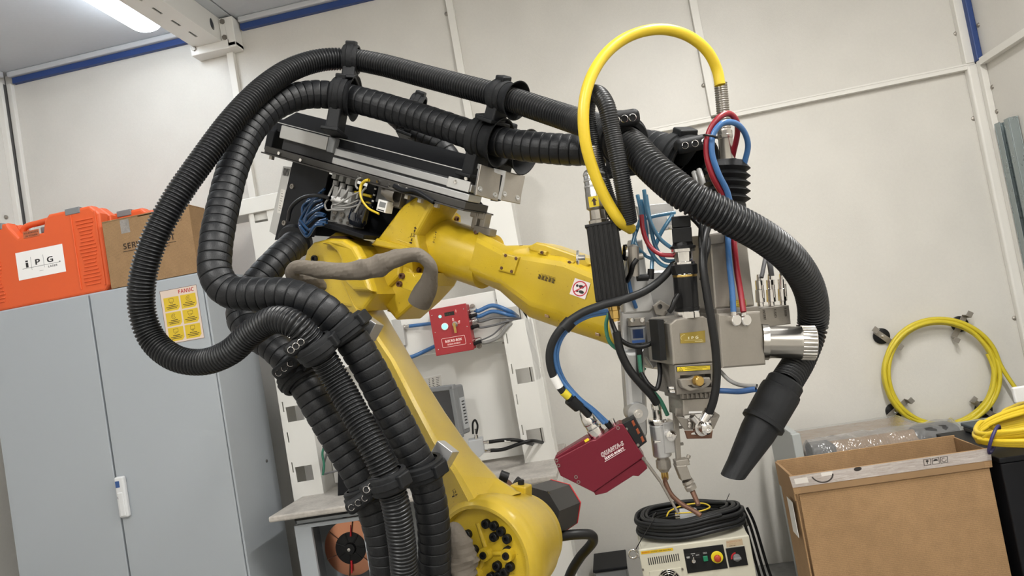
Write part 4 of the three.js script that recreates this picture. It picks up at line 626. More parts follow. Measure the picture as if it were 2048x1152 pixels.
// yellow fibre coil hung on the back wall, with its four magnet hooks
{
  const z = WZ + 0.05, c = hit('z', z, 1877, 747), U = 'strands of the yellow wall coil';
  const pts = [], N = 5 * 40; for (let i = 0; i <= N; i++) { const a = 0.25 - i / 40 * 2 * Math.PI, k = i / N, r = 0.262 + 0.028 * k + 0.004 * Math.sin(i * 0.2); pts.push(V(c.x + (r + 0.0) * Math.cos(a), c.y + (r + 0.002) * Math.sin(a), z + 0.012 + 0.02 * Math.sin(i * 0.31 + k * 9) * 0.7 + 0.01 * k)); }
  const e = hit('z', z, 1958, 720); pts.push(V(c.x + 0.298, c.y + 0.0, z + 0.03), V(c.x + 0.325, c.y - 0.09, z + 0.04), V(c.x + 0.37, c.y - 0.22, z + 0.07), V(c.x + 0.4, c.y - 0.36, z + 0.12));
  single('fibre_cable_coil', 'yellow fibre cable wound in a ring on the white back wall', 'cable', tube(pts, 0.0105, { seg: 520, rad: 10 }), M.wallCable);
  for (const [px, py, dx, dy, label] of [[1762, 672, -0.75, 0.55, 'magnet hook at the upper left of the yellow wall coil'], [1918, 648, 0.45, 0.85, 'magnet hook at the top right of the yellow wall coil'], [1787, 822, -0.8, -0.4, 'magnet hook at the lower left of the yellow wall coil'], [1966, 818, 0.85, -0.45, 'magnet hook at the lower right of the yellow wall coil']]) {
    const t = thing('magnet_hook', label, 'hook', 'hooks of the yellow wall coil'), p = hit('z', WZ, px, py), dir = V(c.x - p.x, c.y - p.y, 0).normalize(), nrm = V(-dir.y, dir.x, 0);
    part(t, 'magnet', turned(p, V(0, 0, 1), [[0, 0.043], [0.012, 0.043], [0.014, 0.04], [0.014, 0]], 28), M.black);
    const fr = new Plane(p, dir, nrm, V(0, 0, 1)), at = (u, n) => p.clone().addScaledVector(dir, u).add(V(0, 0, n));
    part(t, 'strap', [obox(at(0.02, 0.018), fr, 0.13, 0.03, 0.004, 0.001), obox(at(0.083, 0.042), fr, 0.004, 0.03, 0.05, 0.001), obox(at(0.094, 0.066), fr, 0.024, 0.03, 0.004, 0.001), obox(at(-0.047, 0.04), fr, 0.004, 0.03, 0.045, 0.001), obox(at(-0.06, 0.062), fr, 0.03, 0.03, 0.004, 0.001)], M.nickel);
    part(t, 'screw', turned(at(0, 0.02), V(0, 0, 1), [[0, 0.008], [0.003, 0.007], [0.004, 0]], 12), M.chrome);
  }
  single('cable_tie', 'pale cable tie around the bottom of the yellow wall coil', 'cable tie', (() => { const g = new THREE.TorusGeometry(0.034, 0.006, 8, 24); g.rotateY(Math.PI / 2); g.rotateZ(-0.1); g.translate(c.x + 0.005, c.y - 0.277, z + 0.018); return g; })(), M.wallCable);
}
// galvanised rail leaning in the corner of the right-hand wall
{
  const t = thing('steel_profile', 'galvanised steel channel leaning upright against the right-hand wall', 'profile');
  const x = XR - 0.004, yT = 2.15; part(t, 'web', wbox(x - 0.006, x, 0, yT, -4.07, -3.93, 0.002), M.galva); part(t, 'flange', wbox(x - 0.045, x - 0.006, 0, yT, -4.07, -4.063, 0.002), M.galva); part(t, 'flange', wbox(x - 0.045, x - 0.006, 0, yT, -3.937, -3.93, 0.002), M.galva); part(t, 'lip', wbox(x - 0.045, x - 0.04, 0, yT, -4.06, -4.02, 0.002), M.galva); part(t, 'lip', wbox(x - 0.045, x - 0.04, 0, yT, -3.98, -3.94, 0.002), M.galva);
}

// ---------------------------------------------------------------- the yellow robot
const RP = facing(760, 500, 2.05, 30);
const cut = (ring, c) => ring.flatMap((p, i) => { const a = ring[(i + ring.length - 1) % ring.length], b = ring[(i + 1) % ring.length], la = p.distanceTo(a), lb = p.distanceTo(b); return [p.clone().lerp(a, Math.min(0.45, c / la)), p.clone().lerp(b, Math.min(0.45, c / lb))]; });
const planeThrough = (a, b, c) => { const u = b.clone().sub(a).normalize(), n = V(0, 0, 0).crossVectors(u, c.clone().sub(a)).normalize(); if (n.dot(EYE.clone().sub(a)) < 0) n.negate(); return new Plane(a, u, V(0, 0, 0).crossVectors(n, u), n); };
const hexBolt = (p, n, r = 0.009, h = 0.007) => [turned(p, n, [[-0.001, r * 1.05], [h, r], [h, r * 0.55], [h * 0.3, r * 0.5], [h * 0.3, 0]], 14)];
const ROBOT = thing('industrial_robot', 'yellow industrial robot arm carrying hoses and the laser welding head', 'robot');
{
  const t = ROBOT;
  // lower arm: rings of rear-left, ridge, right silhouette, and the two hidden back corners
  const st = [[[628, 552], [690, 566], [747, 584]], [[650, 600], [712, 612], [775, 632]], [[708, 715], [786, 720], [835, 735]], [[758, 805], [832, 810], [892, 825]], [[806, 885], [872, 885], [945, 900]], [[843, 955], [915, 950], [1000, 958]], [[868, 1030], [948, 1012], [1045, 985]]];
  const ringAt = ([a, b, c]) => [RP.at(...a, 0.0), RP.at(...b, 0.05), RP.at(...c, -0.09), RP.at(c[0] - 12, c[1] + 6, -0.17), RP.at(a[0] + 10, a[1], -0.15)];
  const rings = st.map(ringAt);
  const arm = part(t, 'lower_arm', loft(rings.map((r) => cut(r, 0.012)), { crease: 0.5 }), M.yellow);
  const side = planeThrough(rings[4][0], rings[4][1], rings[6][1]);
  const jPrint = (draw, w = 160, h = 160) => print(w, h, draw, { rough: 0.35 });
  const Y = '#d8b41c', K = '#2a1d10';
  part(arm, 'axis_mark', quadOn(RP.shift(0.037), [[898, 981], [922, 969], [931, 984], [905, 998]], 0.002), print(200, 130, (g, W, H) => { g.clearRect(0, 0, W, H); text(g, 'J2', 70, 44, '78px sans-serif', K); g.fillStyle = K; g.fillRect(6, 92, 36, 20); g.fillRect(66, 97, 40, 10); g.beginPath(); g.moveTo(54, 102); g.lineTo(72, 88); g.lineTo(72, 116); g.moveTo(120, 102); g.lineTo(102, 88); g.lineTo(102, 116); g.fill(); g.fillRect(134, 92, 52, 16); g.fillRect(152, 74, 16, 52); }, { alpha: true }));
  // flange strips along the rear edge of the arm
  part(arm, 'cable_plate', slab(RP.shift(0.0), [[868, 925], [880, 935], [898, 975], [886, 982]], 0.004), M.yellowSmooth); part(arm, 'cable_plate', slab(RP.shift(0.0), [[892, 1003], [899, 1010], [914, 1040], [902, 1048]], 0.004), M.yellowSmooth);
  // shoulder joint
  const ax = RP.n, sc = RP.at(962, 1122, 0.055);
  const sh = part(t, 'shoulder_joint', [turned(sc.clone().addScaledVector(ax, -0.3), ax, [[0.08, 0.08], [0.085, 0.115], [0.12, 0.13], [0.18, 0.14], [0.22, 0.15], [0.265, 0.156], [0.288, 0.15], [0.3, 0.138], [0.3, 0.13], [0.278, 0.127], [0.275, 0]], 64)], M.yellow);
  const face = new Plane(sc.clone().addScaledVector(ax, -0.0245), RP.u, RP.v, RP.n);
  const boltsPx = [[975, 1046], [991, 1050], [1005, 1061], [991, 1072], [1017, 1076], [938, 1067], [951, 1098], [946, 1122], [937, 1085], [997, 1130], [1023, 1132], [1012, 1143], [1000, 1150], [985, 1152], [1018, 1100]];
  for (const [a, b] of boltsPx) part(sh, 'socket_bolt', turned(face.at(a, b), ax, [[0, 0.0115], [0.013, 0.0115], [0.015, 0.01], [0.015, 0.0055], [0.008, 0.005], [0.008, 0]], 18), M.black, 'black socket head bolt');
  for (const [a, b] of [[975, 1106], [1020, 1107], [955, 1146]]) { part(sh, 'boss', turned(face.at(a, b), ax, [[-0.01, 0.018], [0.018, 0.0165], [0.02, 0.0155], [0.02, 0]], 24), M.yellowSmooth); part(sh, 'socket_bolt', turned(face.at(a, b).addScaledVector(ax, 0.02), ax, [[0, 0.0095], [0.005, 0.009], [0.005, 0.004], [0.001, 0.004], [0.001, 0]], 14), M.black); }
  for (const [a, b] of [[[975, 1106], [956, 1046]], [[975, 1106], [1020, 1107]], [[975, 1106], [955, 1146]], [[1020, 1107], [1008, 1150]]]) part(sh, 'rib', rod(face.at(...a), face.at(...b), 0.0065, 0.0065, 10), M.yellowSmooth);
  part(sh, 'collar', turned(sc.clone().addScaledVector(ax, -0.235), ax, [[0, 0.1], [0.0, 0.112], [0.03, 0.115], [0.035, 0.1]], 48), M.yellow);
  const lug = RP.at(1042, 985, -0.15); part(sh, 'lug', obox(lug, RP, 0.05, 0.045, 0.04, 0.005), M.yellow); part(sh, 'lug_bolt', turned(lug.clone().addScaledVector(RP.v, 0.02), RP.v, [[0, 0.009], [0.014, 0.009], [0.016, 0.007], [0.016, 0]], 14), M.black);
  // motor behind the shoulder
  const m0 = P(1068, 1030, 2.12), m1 = P(1112, 1013, 2.27), md = m1.clone().sub(m0).normalize();
  const mo = part(t, 'motor', prism(m0, md, 0.082, m0.distanceTo(m1), 8, 0.39), M.motorGrey, 'dark grey octagonal motor with red rear edge'); part(mo, 'red_edge', prism(m1, md, 0.0835, 0.006, 8, 0.39), M.red, 'red end plate'); part(mo, 'rear_cap', prism(m1.clone().addScaledVector(md, 0.0061), md, 0.079, 0.01, 8, 0.39), M.black);
  const wp = planeThrough(P(1090, 983, 2.13), P(1122, 985, 2.2), P(1100, 1010, 2.13)); part(mo, 'warning_sticker', quad(P(1094, 981, 2.105), P(1124, 988, 2.16), P(1116, 1008, 2.135), P(1092, 996, 2.085)), print(96, 80, (g, W, H) => { g.clearRect(0, 0, W, H); g.fillStyle = '#d9c02a'; g.beginPath(); g.moveTo(6, 6); g.lineTo(90, 46); g.lineTo(52, 76); g.closePath(); g.fill(); g.strokeStyle = '#2b2413'; g.lineWidth = 5; g.stroke(); g.beginPath(); g.moveTo(36, 30); g.lineTo(60, 56); g.stroke(); }, { alpha: true }));
  part(t, 'motor_plug', [rod(P(1000, 950, 2.2), P(1016, 956, 2.2), 0.016), rod(P(1030, 962, 2.2), P(1038, 968, 2.2), 0.017)], M.black);
  part(t, 'motor_flange', turned(P(1015, 978, 2.22), lensToWorld(V(-0.7, 0, -0.7)), [[0, 0.03], [0.02, 0.03], [0.02, 0.018], [0.03, 0.016], [0.03, 0]], 20), M.burnt);
  // column and foot below the picture
  const b = V(sc.x, 0, sc.z).addScaledVector(ax, -0.36); b.y = 0;
  part(t, 'turret', [obox(V(b.x, 0.47, b.z), new Plane(b, V(RP.u.x, 0, RP.u.z).normalize(), V(0, 1, 0), V(-RP.u.z, 0, RP.u.x).normalize()), 0.42, 0.42, 0.3, 0.04)], M.yellow);
  part(t, 'foot', [turned(V(b.x, 0, b.z), V(0, 1, 0), [[0, 0], [0, 0.3], [0.05, 0.3], [0.06, 0.24], [0.3, 0.2], [0.36, 0.22], [0.36, 0]], 40)], M.yellow);
  // elbow: hub of the lower arm
  const hub = part(t, 'elbow_hub', [slab(RP.shift(0.045), [[606, 521], [611, 500], [625, 484], [657, 476], [684, 477], [706, 490], [720, 514], [727, 539], [738, 566], [749, 588], [725, 622], [660, 608], [630, 562], [612, 545]], 0.13, { bev: 0.012, seg: 3 })], M.yellow);
  part(hub, 'raised_rim', slab(RP.shift(0.075), [[640, 487], [658, 477], [684, 478], [706, 491], [719, 514], [726, 539], [736, 566], [742, 583], [704, 582], [678, 553], [679, 520], [671, 503], [656, 491]], 0.04, { bev: 0.012, seg: 3 }), M.yellow);
  part(hub, 'bolt', hexBolt(RP.at(630, 518, 0.046), RP.n, 0.0105), M.black);
  part(t, 'elbow_seal', slab(RP.shift(-0.02), [[640, 486], [662, 472], [690, 472], [714, 486], [729, 512], [736, 538], [730, 560], [690, 560], [650, 520]], 0.022, { bev: 0.002 }), M.burnt, 'dark sealing ring');
  // elbow housing
  const ho = part(t, 'elbow_housing', slab(RP.shift(-0.045), [[655, 473], [668, 464], [742, 488], [800, 470], [850, 470], [860, 545], [905, 546], [893, 572], [862, 606], [790, 640], [772, 618], [745, 600], [700, 560]].map(([a, b]) => [a > 840 ? a - 34 : a, b]), 0.13, { bev: 0.012, seg: 3 }), M.yellow);
  part(ho, 'upper_block', slab(RP.shift(-0.01), [[741, 490], [757, 472], [800, 414], [806, 409], [838, 386], [888, 397], [874, 420], [856, 452], [846, 470], [840, 508], [790, 500]].map(([a, b]) => [a > 840 ? a - 14 : a, b]), 0.13, { bev: 0.012, seg: 3 }), M.yellowSmooth);
  part(ho, 'step', slab(RP.shift(0.004), [[741, 490], [752, 476], [828, 497], [838, 510], [790, 500]], 0.05, { bev: 0.006 }), M.yellowSmooth);
  part(ho, 'cover', slab(RP.shift(-0.03), [[730, 568], [760, 555], [782, 520], [800, 530], [798, 552], [770, 580], [746, 588]], 0.03, { bev: 0.008 }), M.yellow);
  part(ho, 'bolt', hexBolt(RP.at(761, 558, -0.03), RP.n, 0.007), M.burnt);
  part(ho, 'lower_casing', slab(RP.shift(-0.09), [[772, 622], [840, 572], [880, 550], [878, 572], [836, 610], [800, 632]], 0.07, { bev: 0.004 }), M.yellowSmooth);
  const jq = [[824, 451], [838, 455], [828, 490], [814, 487]]; part(ho, 'axis_mark', quadOn(RP.shift(-0.01), jq, 0.0012), print(80, 220, (g, W, H) => { g.clearRect(0, 0, W, H); g.fillStyle = K; g.fillRect(28, 14, 28, 9); g.fillRect(37, 4, 10, 28); g.fillRect(38, 46, 8, 26); g.beginPath(); g.moveTo(42, 36); g.lineTo(54, 52); g.lineTo(30, 52); g.fill(); text(g, 'J3', 38, 108, '58px sans-serif', K); g.fillRect(34, 146, 8, 26); g.beginPath(); g.moveTo(38, 184); g.lineTo(26, 166); g.lineTo(50, 166); g.fill(); g.fillRect(24, 192, 28, 18); }, { alpha: true }));
  // forearm
  const fa0 = RP.at(872, 487, -0.13), fa1 = RP.at(1230, 612, -0.13), fd = fa1.clone().sub(fa0).normalize();
  const fl = part(t, 'forearm_flange', prism(fa0.clone().addScaledVector(fd, -0.05), fd, 0.121, 0.055, 8, 0.39), M.yellowSmooth);
  const fu = V(0, 0, 0).crossVectors(fd, RP.n).normalize(), fw = V(0, 0, 0).crossVectors(fd, fu);
  for (let i = 0; i < 8; i++) { const a = i * Math.PI / 4 + 0.15; part(fl, 'bolt', hexBolt(fa0.clone().addScaledVector(fd, 0.005).addScaledVector(fu, 0.1 * Math.cos(a)).addScaledVector(fw, 0.1 * Math.sin(a)), fd, 0.0085), M.burnt); }
  const cy = part(t, 'forearm_tube', turned(fa0, fd, [[0, 0], [0, 0.079], [0.006, 0.081], [0.1, 0.08], [0.19, 0.078], [0.19, 0]], 48), M.yellowSmooth);
  part(cy, 'axis_mark', quad(...[[867, 461], [877, 464], [872, 488], [862, 485]].map(([a, b]) => RP.at(a, b, -0.046))), print(80, 220, (g, W, H) => { g.clearRect(0, 0, W, H); g.fillStyle = K; g.fillRect(28, 14, 28, 9); g.fillRect(37, 4, 10, 28); g.fillRect(38, 44, 8, 28); text(g, 'J4', 38, 108, '50px sans-serif', K); g.fillRect(34, 146, 8, 28); g.fillRect(24, 192, 28, 14); }, { alpha: true }));
  const s2 = [[[958, 462], [934, 552]], [[1012, 491], [1000, 582]], [[1062, 490], [1058, 634]], [[1128, 499], [1120, 656]], [[1200, 530], [1190, 679]], [[1250, 546], [1240, 697]], [[1345, 582], [1335, 655]]];
  const fr = s2.map(([a, b], i) => { const mid = (k) => [a[0] + (b[0] - a[0]) * k, a[1] + (b[1] - a[1]) * k], g = i === 0 ? 0.0 : 0.012, bk = i === 0 ? 0.14 : 0.17; return [RP.at(...a, -0.085), RP.at(...mid(0.18), -0.05 + g), RP.at(...mid(0.82), -0.05 + g), RP.at(...b, -0.085), RP.at(...b, -0.06 - bk + 0.02), RP.at(...a, -0.06 - bk + 0.02)]; });
  const ca = part(t, 'forearm_casing', loft(fr.map((r) => cut(r, 0.008)), { crease: 0.45 }), M.yellowSmooth);
  const fp = RP.shift(-0.037);
  part(ca, 'cover_plate', slab(fp.shift(0.006), [[1004, 505], [1038, 514], [1027, 549], [995, 541]], 0.012, { bev: 0.004 }), M.yellowSmooth);
  for (const [a, b] of [[1011, 511], [1032, 517], [1003, 536], [1023, 543]]) part(ca, 'screw', turned(fp.at(a, b, 0.0061), fp.n, [[0, 0.0045], [0.0015, 0.004], [0.0016, 0]], 10), M.burnt);
  part(ca, 'raised_cap', slab(RP.shift(-0.06), [[1054, 494], [1072, 484], [1090, 488], [1172, 516], [1180, 528], [1172, 536], [1062, 502]], 0.1, { bev: 0.005 }), M.yellowSmooth);
  for (const [a, b] of [[1084, 505], [1139, 525]]) part(ca, 'notch', [slab(RP.shift(-0.05), [[a - 7, b - 6], [a + 9, b - 2], [a + 7, b + 6], [a - 9, b + 2]], 0.012, { bev: 0.003 })], M.yellow), part(ca, 'notch_bolt', hexBolt(RP.at(a, b, -0.049), RP.n, 0.004, 0.003), M.burnt);
  for (const [a, b] of [[1093, 631], [1194, 668]]) part(ca, 'edge_notch', slab(RP.shift(-0.055), [[a - 4, b - 3], [a + 4, b - 1], [a + 4, b + 5], [a - 4, b + 3]], 0.012, { bev: 0.001 }), M.brownTape);
  for (const [a, b] of [[953, 467], [1043, 497]]) part(ca, 'bolt', hexBolt(RP.at(a, b, -0.09), V(0, 1, 0), 0.006, 0.008), M.burnt);
  part(ca, 'rating_print', quadOn(fp, [[1078, 544], [1113, 554], [1109, 569], [1073, 558]], 0.0012), print(220, 100, (g, W, H) => { g.clearRect(0, 0, W, H); text(g, 'MAX. AIR FLOW: 60 L/min', W * 0.55, 14, 'bold 15px sans-serif', K); g.fillStyle = K; for (let r = 0; r < 4; r++) for (let k = 0; k < 5; k++) g.fillRect(6 + k * 42 + (r % 2) * 6, 30 + r * 16, 26 + (k * 7 + r * 5) % 12, 10); }, { alpha: true }));
  part(ca, 'no_step_sign', quadOn(fp, [[1150, 556], [1181, 566], [1170, 599], [1139, 588]], 0.0015), print(200, 200, (g, W, H) => {
    g.fillStyle = '#e9dedd'; g.fillRect(0, 0, W, H); g.fillStyle = '#2b2628'; for (const [x, y, r] of [[92, 74, -0.3], [112, 132, -0.3]]) { g.save(); g.translate(x, y); g.rotate(r * 0 ); g.beginPath(); g.ellipse(16, 0, 34, 19, 0, 0, 7); g.fill(); g.beginPath(); g.ellipse(-36, 2, 15, 16, 0, 0, 7); g.fill(); g.restore(); }
    g.strokeStyle = '#c02a3c'; g.lineWidth = 13; g.beginPath(); g.arc(100, 100, 84, 0, 7); g.stroke(); g.beginPath(); g.moveTo(42, 158); g.lineTo(158, 42); g.stroke();
  }));
  part(t, 'stop_bracket', slab(RP.shift(0.015), [[808, 546], [812, 543], [826, 547], [829, 553], [843, 546], [845, 556], [842, 570], [829, 585], [803, 576], [799, 570]], 0.006, { bev: 0.002 }), M.yellowSmooth);
  for (const [a, b] of [[805, 552], [800, 568]]) part(t, 'bracket_bolt', hexBolt(RP.at(a, b, 0.016), RP.n, 0.008, 0.008), M.burnt);
  part(t, 'wrist', [turned(RP.at(1290, 622, -0.13), fd, [[-0.06, 0.045], [0, 0.05], [0.03, 0.05], [0.04, 0.04], [0.04, 0]], 32)], M.yellowSmooth);
}
// grey fabric sleeve over the elbow cables, and the lower sleeve by the shoulder
{
  const sleeve = (label, list, seed) => {
    const c = new THREE.CatmullRomCurve3(list.map(([a, b, d]) => P(a, b, d)), false, 'centripetal'), R = rng(seed), N = 170, rad = 30, rs = list.map((q) => q[3]), rings = [], ph = Array.from({ length: 6 }, () => R() * 6.28);
    const fr = c.computeFrenetFrames(N, false);
    for (let i = 0; i <= N; i++) { const u = i / N, p = c.getPointAt(u), f = u * (rs.length - 1), k = Math.min(rs.length - 2, Math.floor(f)), r = rs[k] + (rs[k + 1] - rs[k]) * (f - k), ring = [];
      for (let a = 0; a < rad; a++) { const th = a / rad * 2 * Math.PI, fold = (x) => Math.pow(Math.abs(Math.sin(x)), 6), w = 0.96 + 0.12 * Math.sin(th * 2 + ph[0] + i * 0.06) + 0.13 * fold(th * 1.0 + ph[1] + 0.05 * i + 0.5 * Math.sin(i * 0.07)) + 0.14 * fold(i * 0.09 + 0.8 * Math.sin(th + ph[2])) * (0.5 + 0.5 * Math.sin(th * 1 + i * 0.11 + ph[4])) + 0.1 * fold(i * 0.23 - th + ph[3]) * (0.5 + 0.5 * Math.sin(i * 0.05 + ph[5])); ring.push(p.clone().addScaledVector(fr.normals[i], Math.cos(th) * r * w).addScaledVector(fr.binormals[i], Math.sin(th) * r * w * 0.85)); }
      rings.push(ring); }
    return single('fabric_sleeve', label, 'sleeve', loft(rings, { crease: 1.1 }), M.fabric);
  };
  sleeve('grey-brown fabric sleeve draped across the robot elbow', [[645, 572, 1.95, 0.014], [622, 560, 1.88, 0.018], [583, 549, 1.83, 0.013], [590, 536, 1.82, 0.017], [640, 539, 1.82, 0.02], [700, 543, 1.82, 0.02], [750, 534, 1.81, 0.023], [795, 516, 1.79, 0.026], [838, 510, 1.78, 0.024], [860, 530, 1.78, 0.019], [858, 562, 1.81, 0.019], [847, 590, 1.84, 0.023], [838, 607, 1.86, 0.025]], 3);
  sleeve('grey-brown fabric sleeve hanging beside the robot shoulder', [[906, 1050, 1.78, 0.012], [912, 1064, 1.76, 0.03], [920, 1095, 1.75, 0.034], [926, 1140, 1.75, 0.032], [930, 1200, 1.75, 0.036]], 11);
}
{
  const t = thing('plug_pair', 'pair of grey industrial plugs with black leads under the rail end', 'connector'), p = facing(965, 445, 2.0, 30, 0, -14);
  for (const dx of [0, 15]) { part(t, 'plug', [obox(p.at(955 + dx, 440 + dx * 0.3), p, 0.017, 0.05, 0.03, 0.003), obox(p.at(953 + dx, 428 + dx * 0.3), p, 0.02, 0.02, 0.034, 0.003)], M.nickel); part(t, 'lead', tube([p.at(953 + dx, 426 + dx * 0.3), p.at(950 + dx, 414), p.at(942 + dx, 404), p.at(930 + dx, 396)], 0.005, { seg: 16 }), M.cable); }
  part(t, 'base', obox(p.at(970, 462), p, 0.055, 0.02, 0.035, 0.002), M.nickelDark);
}
single('motor_cable', 'thick black cable bent back under the motor at the shoulder', 'cable', tube([P(1112, 1074, 2.16), P(1150, 1069, 2.16), P(1182, 1070, 2.18), P(1186, 1082, 2.2), P(1160, 1115, 2.25), P(1140, 1150, 2.3), P(1128, 1200, 2.35)], 0.0155), M.cable);

// ---------------------------------------------------------------- sliding rail over the forearm
{
  const t = thing('hose_rail', 'black and aluminium slide rail carrying the hose clamps over the forearm', 'rail');
  const A = P(575, 250, 2.2), B = P(958, 349, 1.9), u = B.clone().sub(A).normalize(), L = A.distanceTo(B), n = RP.n.clone().addScaledVector(u, -RP.n.dot(u)).normalize(), v = V(0, 0, 0).crossVectors(n, u), pl = new Plane(A, u, v, n);
  const at = (a, b, c = 0) => A.clone().addScaledVector(u, a).addScaledVector(v, b).addScaledVector(n, c);
  const bx = (a0, a1, b0, b1, c0, c1, r = 0.002) => obox(at((a0 + a1) / 2, (b0 + b1) / 2, (c0 + c1) / 2), pl, a1 - a0, b1 - b0, c1 - c0, r);
  const sect = new Plane(at(0, 0, 0), n, v, u.clone().negate());
  const cover = slab(new Plane(at(-0.045, 0, 0), n, v, u.clone().negate()), [[0, -0.026], [0, 0.0], [-0.008, 0.003], [-0.07, 0.045], [-0.13, 0.045], [-0.13, -0.026]], L + 0.02, { raw: true, bev: 0.001 });
  part(t, 'cover', cover, M.blackPaint, 'black folded cover'); part(t, 'cover_edge_highlight', bx(-0.045, L - 0.02, -0.001, 0.0015, -0.004, 0.0008, 0.0006), M.aluMatte);  // pale strip along the front edge is a highlight built into the cover
  part(t, 'motor_block', bx(-0.002, 0.186, -0.043, -0.004, -0.03, 0.022, 0.003), M.aluMatte, 'bright aluminium block'); part(t, 'block_end', bx(0.187, 0.212, -0.046, -0.002, -0.03, 0.02, 0.003), M.midGrey);
  part(t, 'guide', [bx(0.212, L - 0.005, -0.05, -0.03, -0.05, 0.012, 0.002), bx(0.212, L - 0.005, -0.075, -0.056, -0.05, 0.014, 0.002)], M.alu, 'aluminium guide strips'); part(t, 'groove', bx(0.0, L - 0.01, -0.075, -0.026, -0.06, 0.004, 0.001), M.dark);
  part(t, 'base_plate', [bx(-0.05, L - 0.005, -0.097, -0.077, -0.1, 0.022, 0.002), bx(-0.05, L - 0.0, -0.101, -0.097, -0.13, 0.034, 0.001)], std(rgb(0.05, 0.047, 0.043), 0.45, 0.3));
  part(t, 'end_cap', slab(new Plane(at(-0.047, 0, 0), n, v, u.clone().negate()), [[0.01, -0.03], [-0.02, 0.01], [-0.08, 0.02], [-0.13, -0.02], [-0.13, -0.09], [0.01, -0.09]], 0.03, { raw: true, off: 0.02, bev: 0.004 }), M.blackPaint);
  for (const [a, b] of [[0.015, -0.088], [0.105, -0.09], [0.33, -0.088], [0.4, -0.088], [0.435, -0.09], [0.47, -0.086], [0.5, -0.088]]) part(t, 'bolt', prism(at(a, b, 0.022), n, 0.0055, 0.006), M.chrome);
  for (const a of [-0.02, 0.5, 0.545, 0.6]) part(t, 'nut', prism(at(a, -0.101, 0.016), v.clone().negate(), 0.009, 0.012), M.nickel);
  part(t, 'strap', tube([at(0.46, -0.088, 0.03), at(0.5, -0.092, 0.036), at(0.535, -0.085, 0.036), at(0.6, -0.1, 0.032)], 0.007, { seg: 20 }), M.blackPaint);
  // end brackets, steel, folded
  const ends = [[962, 329, 1003, 341, 996, 402, 952, 390], [1011, 342, 1051, 352, 1041, 408, 1001, 400]], ep = facing(980, 365, 1.9, -42);
  ends.forEach(([ax, ay, bx_, by, cx, cy, dx, dy], i) => {
    const e = ep.shift(-i * 0.02);
    const pt = part(t, 'end_bracket', slab(e, [[ax, ay], [bx_, by], [cx + 2, cy - 18], [cx, cy], [dx, dy], [dx + 3, dy - 22]], 0.006, { bev: 0.0015 }), M.nickel, 'plain steel bracket');
    part(pt, 'side_leg', slab(facing(ax, ay, 1.9 - i * 0.02, 45), [[ax - 24, ay - 6], [ax, ay], [ax - 4, ay + 30], [dx, dy], [dx - 6, dy - 2], [ax - 10, ay + 30], [ax - 6, ay + 9], [ax - 24, ay + 2]], 0.004, { bev: 0.001 }), M.aluMatte);
    for (const [q, w] of [[dx + 8, dy - 12], [cx - 6, cy - 12]]) part(pt, 'rivet', turned(e.at(q, w), e.n, [[0, 0.0075], [0.002, 0.007], [0.002, 0.003], [0, 0]], 14), M.alu);
  });
  part(t, 'black_insert', slab(ep.shift(-0.012), [[1002, 343], [1012, 346], [1002, 402], [990, 400]], 0.02), M.blackPaint);
  part(t, 'hinge_plate', bx(L - 0.08, L - 0.01, -0.052, -0.024, 0.012, 0.016, 0.001), M.aluMatte); for (const a of [L - 0.055, L - 0.025]) part(t, 'rivet', turned(at(a, -0.026 - (a < L - 0.04 ? 0.008 : -0.008), 0.016), n, [[0, 0.006], [0.003, 0.005], [0.004, 0]], 12), M.chrome);
  part(t, 'support_foot', [bx(0.36, 0.56, -0.15, -0.1, -0.12, -0.03, 0.004)], M.midGrey);
}
